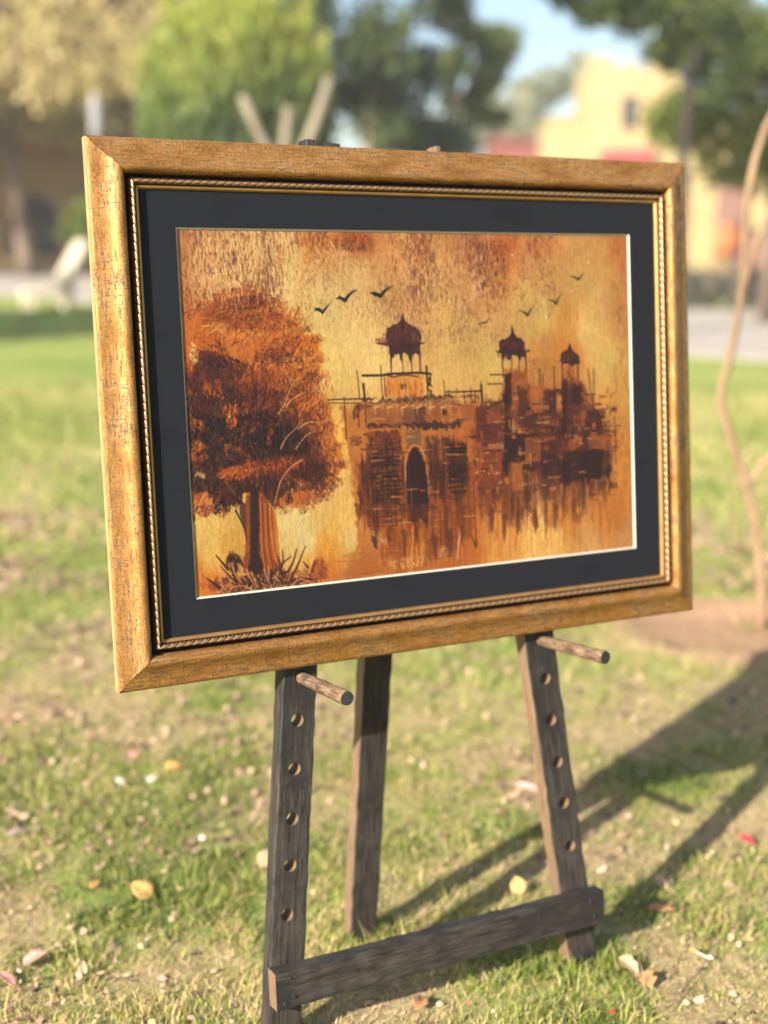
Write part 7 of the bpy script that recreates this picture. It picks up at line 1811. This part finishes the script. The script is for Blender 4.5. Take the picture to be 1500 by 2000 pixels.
def gold_mat(name, dark):
    m, t, b = nodes(name); N = NT(t); uv = N.n('ShaderNodeUVMap'); uv.uv_map = 'uv'
    def st(sx, sy):
        q_ = N.n('ShaderNodeMapping'); q_.inputs['Scale'].default_value = (sx, sy, 1); N.l(uv.outputs[0], q_.inputs[0]); return q_.outputs[0]
    warp = N.noise(st(60, 60), 1, 3, .6)
    a = N.noise(st(34, 330), 1, 5, .78); c_ = N.noise(st(330, 34), 1, 5, .78); sp_ = N.noise(st(260, 260), 1, 4, .75); big = N.noise(st(14, 30), 1, 4, .6)
    along = N.n('ShaderNodeMapRange'); along.inputs[1].default_value = .515; along.inputs[2].default_value = .56; N.l(N.math('ADD', N.math('MULTIPLY', a, .7), N.math('MULTIPLY', big, .32)), along.inputs[0])
    cross = N.n('ShaderNodeMapRange'); cross.inputs[1].default_value = .525; cross.inputs[2].default_value = .57; N.l(N.math('ADD', N.math('MULTIPLY', c_, .7), N.math('MULTIPLY', big, .3)), cross.inputs[0])
    spk = N.n('ShaderNodeMapRange'); spk.inputs[1].default_value = .47; spk.inputs[2].default_value = .58; N.l(sp_, spk.inputs[0])
    k = N.math('MAXIMUM', N.math('MULTIPLY', along.outputs[0], N.math('ADD', N.math('MULTIPLY', spk.outputs[0], .9), .45)), N.math('MULTIPLY', cross.outputs[0], N.math('ADD', N.math('MULTIPLY', spk.outputs[0], .8), .4)), clamp=True)
    base = N.ramp(N.math('ADD', N.math('MULTIPLY', big, .5), N.math('MULTIPLY', sp_, .5)), [(.40, (.21, .09, .018)), (.5, (.40, .19, .05)), (.60, (.54, .30, .095))])
    cc = N.mix(N.math('MULTIPLY', k, dark), base, (.030, .018, .012))
    N.l(cc, b.inputs['Base Color']); N.l(N.math('SUBTRACT', .54, N.math('MULTIPLY', k, .45)), b.inputs['Metallic'])
    N.l(N.math('ADD', .34, N.math('MULTIPLY', k, .35)), b.inputs['Roughness']); b.inputs['Specular IOR Level'].default_value = .5
    N.bump(N.math('SUBTRACT', N.math('MULTIPLY', sp_, .6), k), .35, .0008, b)
    return m


gold = gold_mat('aged_gold_leaf', .9)
side_wood = simple_mat('frame_side', (.30, .20, .09), (.40, .28, .14), 40, .5, .2, .001)
bead_m, t, b = nodes('carved_gold_bead'); N = NT(t)
pn = N.n('ShaderNodeAttribute', attribute_name='tint')
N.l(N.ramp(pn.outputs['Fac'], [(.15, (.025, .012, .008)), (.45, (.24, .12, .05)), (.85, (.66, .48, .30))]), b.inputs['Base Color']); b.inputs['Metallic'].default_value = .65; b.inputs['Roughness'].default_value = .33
fil_m = simple_mat('gold_fillet', (.30, .16, .055), (.44, .26, .10), 30, .38, .2, .0005, metal=.6)
black_ch = simple_mat('black_channel', (.008, .008, .008), (.015, .015, .015), 60, .6, 0)


def mitred(name, prof, mats, mid=None, sides=((0, 1, 2, 3)), hfun=None, nlen=1):
    """four mitred members; prof = [(margin outward from the opening, depth z)], listed outside to inside"""
    C = [(0, 0), (OW, 0), (OW, OH), (0, OH)]; D = [(-1, -1), (1, -1), (1, 1), (-1, 1)]; outs = []
    for s in range(4):
        a, b2 = s, (s + 1) % 4; V, F, T, UV = [], [], [], []
        side_len = (OW if s % 2 == 0 else OH); n1 = nlen if nlen > 1 else 24
        N1 = int(side_len / .72 * n1) if nlen > 1 else n1
        k = len(prof)
        for i in range(N1 + 1):
            t_ = i / N1
            for j, (m, z) in enumerate(prof):
                gp = .0004
                p0 = (C[a][0] + D[a][0] * m, C[a][1] + D[a][1] * m); p1 = (C[b2][0] + D[b2][0] * m, C[b2][1] + D[b2][1] * m)
                Ls = math.dist(p0, p1); t2_ = gp / Ls + t_ * (1 - 2 * gp / Ls)
                x_ = p0[0] + (p1[0] - p0[0]) * t2_; y_ = p0[1] + (p1[1] - p0[1]) * t2_; zz, tn = z, 1.0
                u_ = (x_ if s % 2 == 0 else y_)
                if hfun: dz, tn = hfun(u_, j / (k - 1), s); zz = z + dz
                V.append(P3(x_, y_, zz, PB)); T.append(tn); UV.append((u_ + s * 1.7, -m + s * .37))
        for i in range(N1):
            for j in range(k - 1):
                q0 = i * k + j; F.append((q0, q0 + k, q0 + k + 1, q0 + 1) )
        me = np_mesh(name, [tuple(v_) for v_ in V], F, T)
        bm = bmesh.new(); bm.from_mesh(me); bmesh.ops.recalc_face_normals(bm, faces=bm.faces)
        lay = bm.loops.layers.uv.new('uv')
        for f in bm.faces:
            for lp_ in f.loops: lp_[lay].uv = UV[lp_.vert.index]
            f.smooth = True
            if mid is not None:
                jj = min(lp_.vert.index % k for lp_ in f.loops)
                if jj in mid: f.material_index = mid[jj]; f.smooth = False
        ref = Vector((0, -1, 0)); nrm = sum((f.normal * f.calc_area() for f in bm.faces), Vector())
        if nrm.dot(ref) < 0: bmesh.ops.reverse_faces(bm, faces=bm.faces)
        bm.to_mesh(me); bm.free(); outs.append(link(name, me, mats, fp))
    return outs


def wob(u_, v_, s):
    e = math.sin(u_ * 61 + s) * .5 + math.sin(u_ * 143 + s * 2) * .3 + math.sin(u_ * 311 + s) * .2
    return (.00025 * e, 1.0)


rail = [(.1165, .0165), (.1170, .0012), (.1163, -.0008), (.112, -.0020), (.106, -.0033), (.100, -.0048), (.095, -.0068), (.090, -.0098), (.0858, -.0130), (.0824, -.0154), (.0788, -.0166), (.0752, -.0160), (.0722, -.0132), (.0703, -.0086), (.0693, -.002), (.0690, .005)]
mitred('frame_rail', rail, [gold, side_wood], {0: 1}, hfun=wob, nlen=60)
mitred('rebate_channel', [(.0692, .0045), (.0690, .0025), (.0640, .0022), (.0638, .0)], [black_ch])


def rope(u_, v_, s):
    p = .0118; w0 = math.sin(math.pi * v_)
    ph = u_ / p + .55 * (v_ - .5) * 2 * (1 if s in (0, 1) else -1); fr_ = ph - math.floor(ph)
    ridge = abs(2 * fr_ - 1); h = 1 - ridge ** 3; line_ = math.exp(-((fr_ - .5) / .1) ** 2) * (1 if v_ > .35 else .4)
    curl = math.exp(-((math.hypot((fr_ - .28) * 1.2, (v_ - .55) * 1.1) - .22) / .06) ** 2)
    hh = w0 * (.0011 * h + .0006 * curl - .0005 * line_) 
    return (-hh, max(0, min(1, .12 + .62 * h * (.4 + .6 * w0) + .35 * curl - .4 * line_)))  # groove shade and pale ridge highlight put into the tint


bead = [(.0640 - .0095 * i / 12, .0005 - .0106 * math.sin(math.pi * (.06 + .9 * i / 12)) ** .8) for i in range(13)]
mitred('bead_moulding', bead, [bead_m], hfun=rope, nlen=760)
mitred('inner_fillet', [(.0546, -.0020), (.0543, -.0052), (.0530, -.0056), (.0500, -.0022), (.0495, .0004)], [fil_m])
# mat with a window and its white bevelled core
mat_m, t, b = nodes('black_mat_board'); N = NT(t)
mo = N.noise(N.coord('Object'), 1400, 3, .6); sm_ = N.noise(N.coord('Object', (1, 1, 2.5), (0, .5, 0)), 9, 5, .65)
sr = N.n('ShaderNodeMapRange'); sr.inputs[1].default_value = .56; sr.inputs[2].default_value = .72; N.l(sm_, sr.inputs[0])
N.l(N.mix(N.math('MULTIPLY', sr.outputs[0], .6), N.ramp(mo, [(.3, (.0080, .0090, .0125)), (.7, (.0150, .0166, .0220))]), (.006, .0065, .009)), b.inputs['Base Color']); b.inputs['Roughness'].default_value = .8; b.inputs['Specular IOR Level'].default_value = .12
N.bump(mo, .15, .0003, b)
white_m = simple_mat('white_mat_core', (.40, .375, .32), (.46, .44, .38), 60, .7, 0)


def ring(name, o_, zo, i_, zi, m):
    V = []
    for mm, zz in ((o_, zo), (i_, zi)):
        for (x, y) in ((-mm, -mm), (OW + mm, -mm), (OW + mm, OH + mm), (-mm, OH + mm)): V.append(tuple(P3(x, y, zz, PB)))
    return V, [(i, (i + 1) % 4, 4 + (i + 1) % 4, 4 + i)[::-1] for i in range(4)]


V, F = ring('m', .058, 0, 0, 0, None); me = bpy.data.meshes.new('mat_board'); me.from_pydata(V, [], F); link('mat_board', me, mat_m, fp)
V, F = ring('m', 0, 0, -.0024, .0030, None); me = bpy.data.meshes.new('mat_bevel'); me.from_pydata(V, [], F); link('mat_bevel', me, white_m, fp)
MB().box(tuple(P3(-.1135, OH + .1135, .008, PB)), tuple(P3(OW + .1135, -.1135, .0155, PB))).build('backing_board', black_ch, fp)
# faint label mark pressed in the mat near its lower right corner
PX, PY = 720, 482
img, hgt = paint_picture(PAINT_BASE, PAINT_OPS, PX, PY)
img = np.clip(img + .07 * np.sin((img.mean(-1, keepdims=True) - .45) * 5) * img, 0, 1)
lin = np.where(img <= .04045, img / 12.92, ((img + .055) / 1.055) ** 2.4) * PAINT_GAIN * np.array([.95, 1.0, 1.22])
gx, gy = np.meshgrid(np.linspace(0.0005, OW - .0005, PX), np.linspace(.0005, OH - .0005, PY))
V = np.stack([gx - .381, .0034 - hgt * .00045, PB - gy], -1).reshape(-1, 3)
idx = np.arange(PX * PY).reshape(PY, PX); F = np.stack([idx[:-1, :-1], idx[1:, :-1], idx[1:, 1:], idx[:-1, 1:]], -1).reshape(-1, 4)
me = np_mesh('canvas', V, F); ca_ = me.color_attributes.new('paint', 'FLOAT_COLOR', 'POINT')
ca_.data.foreach_set('color', np.concatenate([lin, np.ones((PY, PX, 1))], -1).astype(np.float32).ravel())
pm_, t, b = nodes('painted_canvas'); N = NT(t); at_ = N.n('ShaderNodeAttribute', attribute_name='paint')
N.l(at_.outputs['Color'], b.inputs['Base Color']); b.inputs['Roughness'].default_value = .5; b.inputs['Specular IOR Level'].default_value = .35
N.bump(N.noise(N.coord('Object'), 520, 3, .6), .3, .0008, b)
link('canvas', me, pm_, fp, smooth=True)


# ------------------------------------------------------------ the hazy air
hz_m = bpy.data.materials.new('haze'); hz_m.use_nodes = True; t = hz_m.node_tree; t.nodes.clear(); N = NT(t)
pv = N.n('ShaderNodeVolumePrincipled'); pv.inputs['Color'].default_value = (.93, .96, 1.0, 1); pv.inputs['Density'].default_value = HAZE; pv.inputs['Anisotropy'].default_value = .0
N.l(pv.outputs[0], N.n('ShaderNodeOutputMaterial').inputs['Volume'])
tag(MB().box((-320, -70, -1.2), (420, 520, 16.5)).build('haze', hz_m), 'thin pale haze softening the far trees and buildings', 'haze', kind='stuff')
